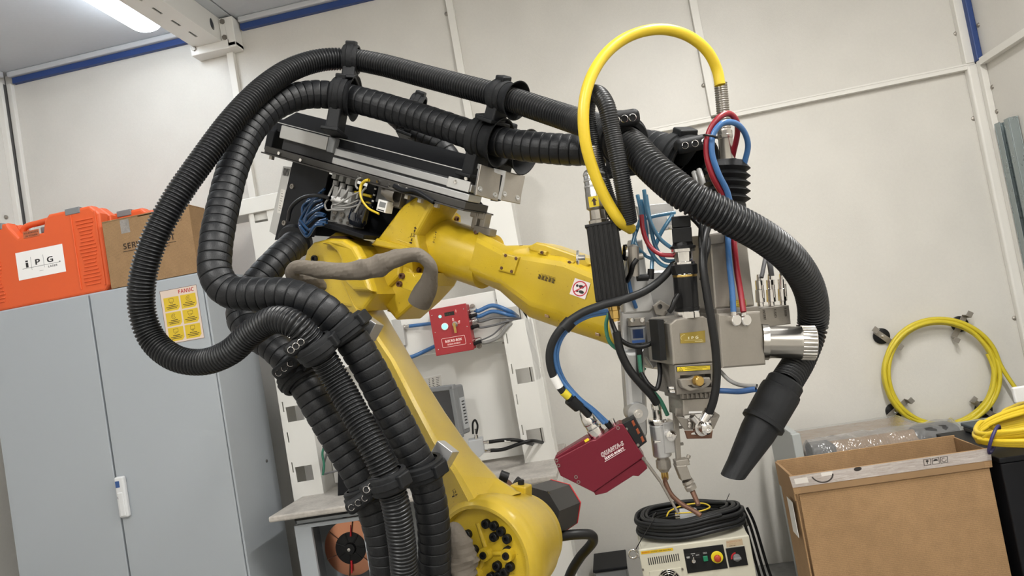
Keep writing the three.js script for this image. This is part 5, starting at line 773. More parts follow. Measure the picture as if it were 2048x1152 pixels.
// ---------------------------------------------------------------- valve box behind the elbow
{
  const t = thing('valve_box', 'open black valve box with grey valves and blue air lines behind the elbow', 'valve box');
  const vp = facing(700, 400, 2.13, 30);
  part(t, 'side_plate', slab(vp.shift(0.0), [[590, 302], [661, 326], [646, 400], [627, 474], [549, 480], [570, 390]], 0.004, { bev: 0.001 }), M.blackPaint);
  part(t, 'back_plate', slab(vp.shift(-0.07), [[606, 330], [840, 410], [830, 440], [760, 480], [610, 470]], 0.004), M.blackPaint);
  part(t, 'bottom_plate', slab(vp.shift(0.07), [[628, 440], [640, 441], [728, 470], [725, 478], [632, 449]], 0.12, { bev: 0.002 }), M.blackPaint);
  for (const [a, b] of [[602, 310], [654, 327], [585, 373], [569, 446]]) part(t, 'bolt', hexBolt(vp.at(a, b, 0.0005), vp.n, 0.008, 0.004), M.nickelDark);
  const gp = vp.shift(-0.005), gd = thing('grey_module', 'slim grey module with vent slots beside the black valve box', 'module');
  part(gd, 'case', slab(gp, [[566, 332], [582, 334], [556, 474], [538, 463]], 0.06, { bev: 0.002 }), M.aluMatte);
  for (let i = 0; i < 5; i++) part(gd, 'vent_slot_shade', slab(gp.shift(0.0008), [[568 + i * 2.4, 336 + i * 0.4], [569.2 + i * 2.4, 336.3 + i * 0.4], [566.4 + i * 2.4, 351 + i * 0.4], [565.2 + i * 2.4, 350.7 + i * 0.4]], 0.0016, { bev: 0 }), M.dark);  // slot shade painted as thin dark slips on the case
  part(gd, 'label', quadOn(gp, [[562, 378], [571, 380], [563, 428], [554, 425]], 0.001), print(60, 300, (g, W, H) => { g.fillStyle = '#cfccc6'; g.fillRect(0, 0, W, H); g.fillStyle = '#77736c'; for (let k = 0; k < 9; k++) g.fillRect(12, 20 + k * 30, 10 + (k * 11) % 26, 8); }));
  const vf = vp.shift(-0.02), B = (px, py, w, h, d, off = 0, r = 0.002) => obox(vf.at(px, py, off), vf, w, h, d, r);
  const rot = facing(690, 400, 2.13, 30, 0, -17), RB = (px, py, w, h, d, off = 0, r = 0.0015) => obox(vf.at(px, py, off), rot, w, h, d, r);
  const grey = std(rgb(0.36, 0.355, 0.34), 0.5);
  const man = part(t, 'manifold', slab(vf.shift(0.02), [[667, 372], [716, 388], [704, 462], [659, 446]], 0.05, { bev: 0.002 }), grey, 'grey valve manifold');
  for (let i = 0; i < 3; i++) {
    const x = 675 + i * 14, y = 352 + i * 5.5, vlv = part(t, 'solenoid_valve', [RB(x, y, 0.017, 0.02, 0.03, 0.02), RB(x + 9, y - 13, 0.014, 0.016, 0.03, 0.015), RB(x + 2, y + 34, 0.018, 0.036, 0.03, 0.022)], grey, 'grey solenoid valve');
    part(vlv, 'plug', turned(vf.at(x - 2, y + 9, 0.03), rot.v.clone().negate(), [[0, 0.009], [0.014, 0.009], [0.016, 0.006], [0.018, 0]], 14), M.lightCable); part(vlv, 'port', turned(vf.at(x - 4, y + 72, 0.025), vf.n, [[0, 0.0085], [0.004, 0.0085], [0.004, 0.006], [0.001, 0.004], [0.001, 0]], 16), M.nickel);
    part(vlv, 'port', turned(vf.at(x - 7, y + 83, 0.025), vf.n, [[0, 0.005], [0.003, 0.005], [0.003, 0]], 12), M.nickelDark); part(vlv, 'base_block', RB(x - 9, y + 96, 0.018, 0.018, 0.03, 0.026), M.aluMatte);
  }
  part(t, 'white_fitting', [rod(vf.at(664, 397, 0.06), vf.at(685, 401, 0.06), 0.0085), rod(vf.at(685, 401, 0.06), vf.at(698, 404, 0.06), 0.006)], M.sticker);
  const bw = part(t, 'filter_bowl', turned(vf.at(728, 402, 0.04), rot.v.clone().negate().addScaledVector(rot.u, -0.12), [[0, 0.02], [0.006, 0.028], [0.06, 0.029], [0.075, 0.02], [0.08, 0]], 24), M.glassDark, 'black glossy filter bowl');
  const ga = part(t, 'pressure_switch', slab(vf.shift(0.06), [[757, 398], [775, 403], [770, 426], [752, 420]], 0.03), M.sticker, 'white pressure switch with dark display'); part(ga, 'display', slab(vf.shift(0.0605), [[760, 402.5], [772, 406], [769.5, 416], [757, 413]], 0.001, { bev: 0 }), M.midGrey);
  part(ga, 'print', slab(vf.shift(0.0605), [[755.5, 417], [768, 421], [767.5, 423], [754.8, 419]], 0.0008, { bev: 0 }), M.dark);
  const rg = part(t, 'regulator', turned(vf.at(768, 383, 0.05), rot.u, [[0, 0], [0, 0.013], [0.014, 0.015], [0.016, 0.018], [0.024, 0.02], [0.05, 0.02]], 20), M.nickelDark, 'round regulator knob'); part(rg, 'block', RB(800, 392, 0.05, 0.06, 0.05, 0.01), M.nickelDark);
  part(t, 'terminal_block', RB(745, 385, 0.035, 0.1, 0.02, -0.01), M.blackPaint); for (let i = 0; i < 5; i++) part(t, 'terminal_mark', RB(753 - i * 2.4, 366 + i * 12, 0.008, 0.005, 0.002, 0.002, 0.0005), M.sticker);
  for (const [a, b] of [[734, 391], [732, 407], [716, 386], [713, 401]]) part(t, 'yellow_plug', rod(vf.at(a - 7, b - 2, 0.015), vf.at(a + 9, b + 2, 0.01), 0.0045), M.yellowCable);
  const W = 'wiring in the open valve box';
  const wires = [['yellowCable', 0.0045, [[738, 360], [730, 362], [723, 370], [720, 385]], 'short bright yellow cable curving down in the valve box'], ['yellowCable', 0.003, [[721, 372], [722, 395], [735, 415], [758, 428]], 'long thin yellow cable hanging across the valve box'], ['lightCable', 0.003, [[724, 355], [714, 360], [712, 372], [716, 378]], 'short grey cable bent at the top of the valve box'], ['lightCable', 0.003, [[732, 375], [724, 385], [722, 400], [710, 425]], 'grey cable running straight down the valve box'], ['lightCable', 0.0028, [[720, 384], [705, 390], [690, 400], [672, 410]], 'grey cable crossing the valves highest'], ['lightCable', 0.0028, [[718, 400], [700, 408], [685, 412], [665, 410], [664, 418], [690, 420]], 'grey cable looped below the white fitting'], ['lightCable', 0.0028, [[721, 408], [700, 415], [672, 417], [654, 420], [650, 408], [656, 398]], 'grey cable in the lowest loop of the valve box'], ['lightCable', 0.003, [[669, 368], [662, 382], [657, 393]], 'grey lead of the first solenoid valve'], ['lightCable', 0.003, [[683, 373], [677, 385], [670, 396]], 'grey lead of the middle solenoid valve'], ['lightCable', 0.003, [[697, 377], [690, 388], [682, 398]], 'grey lead of the last solenoid valve'], ['cable', 0.006, [[660, 396], [635, 391], [605, 396], [582, 416], [576, 442]], 'black cable arching over the blue air lines in the valve box']];
  for (const [m, r, l, label] of wires) single('wire', label, 'wire', tube(l.map(([a, b], i) => vf.at(a, b, 0.085 + 0.004 * Math.sin(i * 2 + a))), r, { seg: 30, rad: 8 }), M[m], W);
  const R = rng(77); for (let i = 0; i < 11; i++) { const y = 385 + i * 6.5, x = 632 + R() * 22; single('air_line', 'translucent blue air line bundled in the valve box', 'air line', tube([vf.at(x + 8, y - 8 + R() * 16, 0.03 + i * 0.0088), vf.at(x - 8, y + R() * 8, 0.03 + i * 0.0088), vf.at(x - 22 - R() * 10, y + 16 + R() * 12, 0.03 + i * 0.0088), vf.at(598 + R() * 14, 440 + R() * 25, 0.03 + i * 0.0088), vf.at(604 + R() * 10, 468, 0.03 + i * 0.0088)], 0.0042, { seg: 30, rad: 8 }), M.navyClear, 'blue air lines in the valve box'); }
  part(t, 'hose_port', turned(vp.at(594, 478, 0.0), P(560, 515, 1.9).sub(P(600, 472, 2.0)).normalize(), [[0, 0.03], [0, 0.052], [0.02, 0.053], [0.026, 0.045], [0.03, 0.03]], 32), M.clampPlastic, 'black hose port ring');
}

// ---------------------------------------------------------------- dress pack hoses
const G1 = 'hoses of the robot dress pack';
single('corrugated_hose', 'long ribbed black hose looping widest left of the robot, ending in a suction nozzle', 'hose', hose([
  [838, 1330, 1.66], [822, 1230, 1.64], [810, 1152, 1.62], [803, 1080, 1.6], [785, 985, 1.58], [752, 905, 1.58], [712, 830, 1.6], [670, 755, 1.62], [628, 690, 1.6], [588, 648, 1.58], [548, 640, 1.6], [505, 664, 1.63], [460, 704, 1.66], [405, 724, 1.69], [350, 716, 1.71], [306, 680, 1.73], [285, 625, 1.73], [285, 560, 1.72], [308, 480, 1.72], [350, 400, 1.74], [405, 320, 1.78], [465, 240, 1.84], [525, 178, 1.92], [585, 138, 2.0], [645, 120, 2.06], [700, 119, 2.09], [760, 129, 2.06], [840, 150, 2.0], [920, 171, 1.93], [1000, 192, 1.86], [1080, 218, 1.78], [1150, 241, 1.7], [1215, 262, 1.56], [1262, 290, 1.44], [1310, 340, 1.36], [1375, 392, 1.31], [1450, 432, 1.31], [1530, 476, 1.34], [1590, 528, 1.4], [1622, 590, 1.47], [1625, 650, 1.52], [1603, 712, 1.5], [1570, 768, 1.44]], 0.0315, 0.0088, CORRUGATED, { rad: 26 }), M.hoseShiny, G1);
single('segmented_hose', 'thick segmented black hose running over the rail and down the right of the lower arm', 'hose', hose([
  [905, 1330, 1.8], [885, 1230, 1.76], [870, 1152, 1.72], [868, 1060, 1.7], [852, 965, 1.69], [815, 885, 1.68], [775, 808, 1.68], [735, 730, 1.67], [690, 662, 1.66], [640, 616, 1.65], [580, 591, 1.66], [515, 588, 1.68], [458, 582, 1.7], [432, 550, 1.71], [432, 490, 1.74], [447, 410, 1.8], [470, 325, 1.87], [505, 255, 1.94], [555, 208, 2.0], [612, 190, 2.05], [670, 191, 2.07], [735, 205, 2.05], [810, 226, 2.02], [885, 250, 1.97], [960, 275, 1.92], [1030, 289, 1.87], [1100, 297, 1.83], [1170, 300, 1.8], [1240, 292, 1.78], [1310, 295, 1.72], [1365, 318, 1.64]], 0.039, 0.0245, SEGMENTED, { rad: 32, wobble: 0.02 }), M.rubber, G1);
single('segmented_hose', 'thick segmented black hose from the valve box port down the left of the lower arm', 'hose', hose([
  [802, 1330, 1.8], [788, 1230, 1.78], [775, 1152, 1.75], [760, 1060, 1.73], [728, 968, 1.73], [682, 890, 1.74], [636, 812, 1.75], [592, 740, 1.77], [545, 690, 1.8], [503, 664, 1.83], [484, 632, 1.86], [494, 594, 1.88], [522, 556, 1.91], [558, 518, 1.96], [590, 488, 2.04]], 0.039, 0.0245, SEGMENTED, { rad: 32, wobble: 0.02 }), M.rubber, G1);
single('segmented_hose', 'short segmented black hose seen behind the slide rail', 'hose', hose([[775, 215, 2.3], [800, 240, 2.3], [840, 268, 2.28], [880, 292, 2.26], [905, 330, 2.25], [905, 380, 2.25]], 0.034, 0.0245, SEGMENTED, { rad: 24 }), M.rubber, G1);

// clamps: a split ring round the hose with a raised band, a bell mouth if it has one, a foot and an eyelet bar
function hoseClamp(label, at, axis, r, { foot, footLen = 0.05, bell = 0, eyes, bar, block, big = 1.34, wide = 0.042 } = {}) {
  const t = thing('hose_clamp', label, 'clamp', 'clamps of the hose dress pack'), a = axis.clone().normalize(), c = at, R = r * big;
  part(t, 'ring', turned(c.clone().addScaledVector(a, -wide / 2), a, [[0, r * 1.1], [0, R * 0.94], [0.004, R], [wide * 0.3, R], [wide * 0.34, R * 1.07], [wide * 0.66, R * 1.07], [wide * 0.7, R], [wide - 0.004, R], [wide, R * 0.94], [wide, r * 1.1]], 40), M.clampPlastic);
  if (bell) part(t, 'bell_mouth', turned(c.clone().addScaledVector(a, wide / 2), a, [[0, r * 1.1], [0, r * 1.2], [bell * 0.5, r * 1.3], [bell * 0.85, r * 1.5], [bell, r * 1.62], [bell, r * 1.54], [bell * 0.6, r * 1.22], [0.002, r * 1.1]], 36), M.clampPlastic);
  const side = (d) => d.clone().addScaledVector(a, -d.dot(a)).normalize();
  if (foot) { const d = side(foot), w = V(0, 0, 0).crossVectors(d, a), pl = new Plane(c, w, d, a); part(t, 'foot', [obox(c.clone().addScaledVector(d, R + footLen / 2 - 0.008), pl, R * 1.25, footLen + 0.012, wide * 0.9, 0.006), obox(c.clone().addScaledVector(d, R + footLen - 0.004), pl, R * 1.9, 0.01, wide * 1.2, 0.003)], M.clampPlastic); }
  const lugD = side(V(0.2, 1, 0.3)); part(t, 'lug', [obox(c.clone().addScaledVector(lugD, R * 1.03), new Plane(c, V(0, 0, 0).crossVectors(lugD, a), lugD, a), R * 0.8, 0.016, wide * 0.7, 0.004)], M.clampPlastic);
  if (bar) {
    const [p0, p1] = bar, d = p1.clone().sub(p0).normalize(), n = (eyes?.n ?? EYE.clone().sub(p0)).clone(); n.addScaledVector(d, -n.dot(d)).normalize(); const v = V(0, 0, 0).crossVectors(n, d), pl = new Plane(p0, d, v, n), L = p0.distanceTo(p1) + 0.034, m = p0.clone().add(p1).multiplyScalar(0.5);
    const b = part(t, 'eyelet_bar', [obox(m.clone().addScaledVector(n, -0.02), pl, L, 0.033, 0.04, 0.012), rod(m.clone().addScaledVector(n, -0.02), c, 0.016, 0.02)], M.clampPlastic);
    for (let i = 0; i < 3; i++) part(b, 'eyelet', turned(p0.clone().lerp(p1, i / 2), n, [[-0.006, 0.0056], [0.001, 0.0058], [0.002, 0.0064], [0.001, 0.0076], [-0.001, 0.0078]], 20), M.chrome, 'metal eyelet');
    for (let i = 0; i < 3; i++) part(b, 'bore', turned(p0.clone().lerp(p1, i / 2), n, [[-0.002, 0.0057], [0.0004, 0.0057], [0.0004, 0]], 14), M.clampPlastic);
  }
  if (block) part(t, 'metal_block', obox(block.p, block.pl, 0.05, 0.045, 0.035, 0.002), M.alu, 'bare aluminium block');
  return t;
}
const dirOf = (a, b) => P(...b).sub(P(...a)).normalize(), railV = V(0, -1, 0);
hoseClamp('black clamp on the ribbed hose above the left end of the rail', P(703, 119, 2.085), dirOf([660, 120, 2.07], [740, 125, 2.07]), 0.031, { foot: V(0, -1, 0.1), footLen: 0.03 });
hoseClamp('black clamp on the segmented hose at the left end of the rail', P(682, 193, 2.068), dirOf([640, 190, 2.06], [735, 205, 2.05]), 0.04, { foot: V(0.05, -1, 0), footLen: 0.055, bell: 0.02 });
hoseClamp('black clamp with bell mouth on the ribbed hose above the right end of the rail', P(1002, 192, 1.858), dirOf([960, 181, 1.9], [1040, 205, 1.82]), 0.031, { foot: V(-0.1, -1, 0.0), footLen: 0.03, bell: 0.035 });
hoseClamp('black clamp with bell mouth on the segmented hose at the right end of the rail', P(962, 276, 1.918), dirOf([920, 262, 1.95], [1010, 285, 1.88]), 0.04, { foot: V(0.1, -1, 0), footLen: 0.05, bell: 0.045 });
hoseClamp('black clamp standing empty behind the segmented hose over the rail', P(832, 218, 2.3), dirOf([790, 200, 2.3], [870, 230, 2.3]), 0.036, { foot: V(0, -1, 0), footLen: 0.05 });
hoseClamp('black clamp with wide mouth behind the right end of the rail', P(1012, 292, 2.02), dirOf([970, 280, 2.05], [1050, 305, 1.98]), 0.04, { foot: V(0, -1, 0), footLen: 0.04, bell: 0.05 });
hoseClamp('black clamp with three eyelets where the ribbed hose leaves the welding head', P(1245, 280, 1.475), dirOf([1215, 262, 1.56], [1275, 300, 1.41]), 0.032, { big: 1.5, wide: 0.05, bar: [P(1232, 240, 1.4), P(1265, 235, 1.4)], foot: V(0, -1, 0), footLen: 0.02 });
hoseClamp('black clamp with three eyelets at the end of the segmented hose by the bellows', P(1362, 316, 1.645), dirOf([1310, 295, 1.72], [1380, 328, 1.6]), 0.04, { big: 1.45, wide: 0.05, bar: [P(1370, 291, 1.56), P(1410, 283, 1.56)], bell: 0.03 });
// the two rows of clamps on the lower arm
const blk = (x, y, d) => ({ p: P(x, y, d), pl: facing(x, y, d, 25, 10, -28) });
hoseClamp('upper lower-arm clamp on the right-hand segmented hose, with an aluminium block', P(690, 662, 1.66), dirOf([650, 622, 1.655], [735, 730, 1.67]), 0.04, { block: blk(737, 655, 1.73), big: 1.4 });
hoseClamp('upper lower-arm clamp on the ribbed hose, with three eyelets', P(634, 698, 1.602), dirOf([605, 662, 1.59], [670, 755, 1.62]), 0.031, { bar: [P(582, 700, 1.56), P(602, 684, 1.56)], big: 1.42 });
hoseClamp('upper lower-arm clamp on the left-hand segmented hose, with three eyelets', P(600, 752, 1.766), dirOf([560, 705, 1.79], [636, 812, 1.75]), 0.04, { bar: [P(557, 746, 1.68), P(581, 727, 1.68)] });
hoseClamp('lower clamp on the right-hand segmented hose above the shoulder, with an aluminium block', P(843, 940, 1.69), dirOf([815, 885, 1.68], [868, 1060, 1.7]), 0.04, { block: blk(888, 908, 1.75), big: 1.4 });
hoseClamp('lower clamp on the ribbed hose above the wire cabinet, with three eyelets', P(778, 962, 1.58), dirOf([752, 905, 1.58], [795, 1030, 1.59]), 0.031, { bar: [P(733, 979, 1.55), P(753, 966, 1.55)], big: 1.42 });
hoseClamp('lower clamp on the left-hand segmented hose above the wire cabinet, with three eyelets', P(735, 985, 1.73), dirOf([700, 920, 1.735], [760, 1060, 1.73]), 0.04, { bar: [P(703, 1015, 1.66), P(730, 996, 1.66)] });

// fine black conduit looping beside the yellow fibre
single('conduit', 'shiny fine-ribbed black conduit bent in a tight loop beside the yellow fibre', 'conduit', hose([[1252, 452, 1.43], [1225, 420, 1.43], [1200, 350, 1.43], [1182, 280, 1.43], [1174, 220, 1.42], [1180, 192, 1.4], [1196, 188, 1.37], [1212, 210, 1.35], [1224, 262, 1.35], [1238, 330, 1.35], [1250, 395, 1.36], [1258, 445, 1.38]], 0.0165, 0.0042, FINE, { rad: 18 }), M.hoseShiny);
single('fibre_cable', 'bright yellow laser fibre arching high over the welding head', 'cable', tube([[1440, 170, 1.44], [1434, 140, 1.44], [1415, 103, 1.43], [1380, 74, 1.42], [1338, 60, 1.41], [1295, 61, 1.4], [1250, 77, 1.39], [1208, 112, 1.37], [1178, 165, 1.35], [1167, 220, 1.34], [1171, 285, 1.34], [1190, 350, 1.35], [1214, 402, 1.36], [1240, 442, 1.37], [1262, 458, 1.4]], 0.0108, { seg: 120, rad: 16 }), M.yellowCable);
// suction nozzle on the hose end
{
  const t = thing('suction_nozzle', 'black stepped suction nozzle with slanted mouth hanging from the ribbed hose', 'nozzle');
  const a = P(1573, 762, 1.44), b = P(1468, 948, 1.4), d = b.clone().sub(a).normalize(), L = a.distanceTo(b);
  part(t, 'sleeve', turned(a, d, [[0, 0.03], [0.0, 0.033], [0.004, 0.036], [0.02, 0.036], [0.022, 0.039], [0.03, 0.04], [0.09, 0.0385], [0.092, 0.042], [0.1, 0.042], [0.101, 0.034]], 40), M.clampPlastic);
  const rings = []; for (const [k, rx, ry, sk] of [[0.095, 0.035, 0.035, 0], [0.12, 0.034, 0.034, 0], [L - 0.02, 0.021, 0.026, 0], [L + 0.004, 0.0185, 0.024, 0.012]]) { const f = quatTo(d), r = []; for (let i = 0; i < 32; i++) { const th = i / 32 * 2 * Math.PI, p = V(Math.cos(th) * rx, Math.cos(th) * sk, Math.sin(th) * ry).applyQuaternion(f); r.push(a.clone().addScaledVector(d, k).add(p)); } rings.push(r); }
  const inner = rings.map((r) => { const c = r.reduce((q, p) => q.add(p), V(0, 0, 0)).divideScalar(r.length); return r.map((p) => p.clone().lerp(c, 0.14)); });
  part(t, 'mouth', [loft(rings, { crease: 0.6, caps: false }), loft(inner, { crease: 0.6, caps: false }), loft([rings[3], inner[3]], { caps: false })], M.clampPlastic);
}

// ---------------------------------------------------------------- laser welding head
const HP = facing(1400, 690, 1.4, -22);
const HEAD = thing('laser_welding_head', 'nickel-plated laser welding head with camera, bellows and lens drawer', 'welding head');
{
  const t = HEAD, S = (off, pts, thick, o) => slab(HP.shift(off), pts, thick, o), at = (x, y, o = 0) => HP.at(x, y, o);
  const up = lensToWorld(V(-0.06, -1, 0)).normalize(), down = up.clone().negate(), right = HP.u;
  // lower column
  const body = part(t, 'lower_housing', [S(0.02, [[1340, 648], [1352, 638], [1408, 632], [1420, 640], [1427, 724], [1348, 730]], 0.085, { bev: 0.003 })], M.nickel);
  part(body, 'name_plate', quadOn(HP.shift(0.02), [[1360, 667], [1410, 661], [1411, 685], [1361, 687]], 0.0008), print(240, 110, (g, W, H) => { g.fillStyle = '#a08a3e'; g.fillRect(0, 0, W, H); g.strokeStyle = '#e8dfb8'; g.lineWidth = 3; g.beginPath(); g.arc(40, 50, 34, 2.6, 4.9); g.stroke(); text(g, 'I P G', 124, 54, 'bold 36px sans-serif', '#f1ead0', 'center', 1.3); g.beginPath(); g.moveTo(40, 78); g.lineTo(210, 78); g.stroke(); text(g, 'PHOTONICS', 178, 94, 'bold 14px sans-serif', '#e8dfb8'); }, { metal: 0.4 }), 'brass-coloured name plate');
  part(t, 'side_plate', S(0.0, [[1330, 642], [1344, 640], [1350, 726], [1338, 728]], 0.06), M.nickelDark);
  part(t, 'slot_plate', S(0.012, [[1315, 640], [1328, 639], [1334, 720], [1322, 722]], 0.03), M.black, 'black slotted spacer');
  const win = part(t, 'window_block', [S(0.022, [[1350, 731], [1427, 725], [1429, 784], [1354, 790]], 0.022, { bev: 0.002, holes: [[[1358, 749], [1423, 745], [1425, 776], [1361, 780]]] }), S(0.0, [[1350, 731], [1427, 725], [1429, 784], [1354, 790]], 0.063, { bev: 0.002 })], M.nickelDark);
  part(win, 'laser_label', quadOn(HP.shift(0.022), [[1353, 733.5], [1421, 730], [1421.5, 740], [1354, 744]], 0.0009), print(300, 48, (g, W, H) => { g.fillStyle = '#1d1a10'; g.fillRect(0, 0, W, H); g.fillStyle = '#dcc22c'; g.fillRect(4, 4, W - 8, H - 8); g.strokeStyle = '#1d1a10'; g.lineWidth = 3; g.beginPath(); g.moveTo(34, 9); g.lineTo(54, 40); g.lineTo(14, 40); g.closePath(); g.stroke(); g.beginPath(); g.arc(34, 31, 4, 0, 7); g.fillStyle = '#1d1a10'; g.fill(); for (let i = 0; i < 4; i++) g.fillRect(72 + (i % 2) * 20, 10 + i * 8, 190 - i * 18, 3); }));
  const dr = part(win, 'lens_drawer', [S(0.034, [[1360, 760], [1366, 758], [1382, 757], [1394, 753], [1404, 756], [1420, 755], [1424, 764], [1418, 772], [1404, 780], [1380, 783], [1366, 776]], 0.012, { bev: 0.002, holes: [[[1374, 768], [1384, 768], [1389, 772], [1398, 771], [1401, 766], [1413, 765], [1411, 770], [1402, 776], [1384, 778], [1374, 773]]] })], M.nickel, 'lens drawer with grip');
  part(dr, 'drawer_knob', turned(at(1393, 761, 0.035), HP.n, [[0, 0.0095], [0.01, 0.0095], [0.012, 0.008], [0.012, 0]], 22), M.brass, 'brass knob');
  part(t, 'side_screw', [rod(at(1336, 776, 0.02), at(1346, 775, 0.02), 0.003), rod(at(1338, 783, 0.02), at(1348, 782, 0.02), 0.003)], M.chrome);
  const nz = part(t, 'nozzle_collar', [S(0.012, [[1362, 787], [1422, 783], [1422, 796], [1364, 799]], 0.06, { bev: 0.004 })], M.nickelDark);
  for (let i = 0; i < 7; i++) part(nz, 'knurl', rod(at(1366 + i * 9, 797 - i * 0.4, 0.013), at(1365 + i * 9, 787 - i * 0.4, 0.013), 0.0025), M.nickelDark);
  part(t, 'nozzle_body', [S(0.006, [[1366, 799], [1420, 796], [1418, 826], [1368, 832]], 0.05, { bev: 0.002 })], M.nickel);
  part(t, 'nozzle_tape', S(0.0068, [[1378, 823], [1405, 822], [1405, 826], [1378, 827]], 0.0006, { bev: 0 }), M.sticker);
  part(t, 'spatter_shield', [S(0.02, [[1352, 833], [1375, 838], [1428, 836], [1440, 832], [1428, 858], [1370, 860]], 0.004, { bev: 0.001 }), S(0.0, [[1352, 816], [1364, 818], [1370, 836], [1352, 832]], 0.004, { bev: 0.001 }), S(0.0, [[1422, 818], [1440, 830], [1428, 858], [1424, 840]], 0.004, { bev: 0.001 })], M.nickelDark, 'heat-stained sheet metal shield');
  part(t, 'shield_lip', S(0.024, [[1371, 862], [1426, 861], [1424, 877], [1376, 878]], 0.005, { bev: 0.001, holes: [smoothLoop([[1382, 866], [1398, 862.5], [1414, 865], [1414, 869], [1398, 871], [1382, 870]], 20)] }), M.burnt);
  for (const [a, b] of [[1377, 839], [1377, 846], [1377, 852], [1418, 843], [1419, 851]]) part(t, 'shield_screw', turned(at(a, b, 0.0205), HP.n, [[0, 0.003], [0.003, 0.0028], [0.003, 0]], 10), M.chrome);
  part(t, 'gas_fitting', [turned(at(1400, 853, 0.022), HP.n, [[0, 0.017], [0.008, 0.017], [0.009, 0.013], [0.022, 0.012], [0.026, 0.008], [0.026, 0.004], [0.02, 0]], 20), rod(at(1405, 844, 0.034), at(1416, 826, 0.036), 0.0085, 0.0095), rod(at(1394, 844, 0.03), at(1384, 832, 0.03), 0.006), rod(at(1414, 830, 0.036), at(1419, 822, 0.036), 0.0105)], M.chrome, 'nickel gas fitting');
  // camera column
  const cb = at(1375, 632, 0.0), ct = at(1362, 440, 0.0), cd = ct.clone().sub(cb).normalize(), cl = cb.distanceTo(ct), k = cl / 195;
  const cam = part(t, 'camera_tube', turned(cb, cd, [[0, 0.022], [0, 0.0235], [4 * k, 0.0235], [18 * k, 0.0238], [19 * k, 0.0225], [84 * k, 0.0225], [86 * k, 0.0245], [104 * k, 0.0245], [106 * k, 0.021]], 36), M.blackAnod, 'black camera lens tube');
  part(cam, 'base_ring', turned(cb, cd, [[-0.002, 0], [-0.002, 0.0245], [10 * k, 0.0245], [11 * k, 0.0238]], 36), M.chrome); part(cam, 'gold_ring', turned(cb.clone().addScaledVector(cd, 80 * k), cd, [[0, 0.0226], [0.001, 0.0232], [0.0035, 0.0232], [0.0045, 0.0226]], 36), M.brass, 'golden ring');
  part(cam, 'focus_ring', turned(cb.clone().addScaledVector(cd, 106 * k), cd, [[0, 0.0205], [4 * k, 0.0205], [5 * k, 0.0175], [24 * k, 0.0185], [25 * k, 0.0225], [31 * k, 0.0225], [32 * k, 0.0185]], 36), M.chrome, 'polished focus ring');
  part(cam, 'clamp_ring', turned(cb.clone().addScaledVector(cd, 137.5 * k), cd, [[0, 0.018], [0, 0.024], [5 * k, 0.024], [6 * k, 0.02], [18 * k, 0.0165]], 32), M.blackAnod);
  for (let i = 0; i < 4; i++) part(cam, 'cooling_fin', turned(cb.clone().addScaledVector(cd, (141 + i * 3.2) * k), cd, [[0, 0.015], [0, 0.0185], [1.6 * k, 0.0185], [1.6 * k, 0.015]], 28), M.black);
  const cp = new Plane(cb, V(0, 0, 0).crossVectors(cd, HP.n).normalize(), cd, V(0, 0, 0).crossVectors(V(0, 0, 0).crossVectors(cd, HP.n).normalize(), cd));
  const cqn = EYE.clone().sub(ct).normalize(); cqn.addScaledVector(cd, -cqn.dot(cd)).normalize(); const cq = new Plane(cb, V(0, 0, 0).crossVectors(cd, cqn), cd, cqn);
  part(t, 'camera', [obox(cb.clone().addScaledVector(cd, 164 * k), cq, 0.0365, 30 * k, 0.0365, 0.002), obox(cb.clone().addScaledVector(cd, 191 * k), cq, 0.035, 23 * k, 0.035, 0.002)], M.black, 'black square camera');
  part(cam, 'tube_print', quad(...[[1352, 547], [1386, 544], [1386, 550], [1352, 553]].map(([a, b]) => HP.at(a, b, 0.0255))), print(140, 24, (g, W, H) => { g.clearRect(0, 0, W, H); g.strokeStyle = '#d8d8d4'; g.lineWidth = 3; g.beginPath(); g.moveTo(16, 12); g.lineTo(44, 12); g.moveTo(96, 12); g.lineTo(124, 12); for (let i = 0; i < 4; i++) { const a = i * Math.PI / 4; g.moveTo(70 - 9 * Math.cos(a), 12 - 9 * Math.sin(a)); g.lineTo(70 + 9 * Math.cos(a), 12 + 9 * Math.sin(a)); } g.stroke(); }, { alpha: true }));
  part(t, 'lens_cable', [tube([at(1356, 590, 0.012), at(1350, 600, 0.016), at(1343, 618, 0.014), at(1338, 624, 0.01)], 0.005, { seg: 16 })], M.cable);
  // scanner block to the right
  const sb = part(t, 'scanner_block', S(0.025, [[1437, 628], [1522, 622], [1533, 730], [1445, 737]], 0.09, { bev: 0.004 }), M.nickel);
  part(sb, 'upper_step', S(0.015, [[1433, 618], [1518, 613], [1520, 626], [1435, 631]], 0.07), M.nickelDark);
  for (const [a, b] of [[1468, 640], [1488, 640]]) part(sb, 'water_fitting', [turned(at(a, b, 0.025), HP.n, [[0, 0.0115], [0.008, 0.0115], [0.0095, 0.01], [0.0095, 0]], 22), rod(at(a, b, 0.029), at(a - 1, b - 17, 0.029), 0.0055)], M.chrome, 'round nickel water fitting');
  const cyA = at(1524, 684, 0.0), cyD = lensToWorld(V(1, 0.0, -0.22)).normalize();
  const cyl = part(t, 'beam_dump', turned(cyA, cyD, [[0, 0], [0, 0.036], [0.012, 0.036], [0.012, 0.0315], [0.014, 0.032], [0.07, 0.032], [0.072, 0.0325], [0.098, 0.0325], [0.101, 0.031], [0.103, 0]], 48), M.steel, 'round steel cylinder with knurled cap');
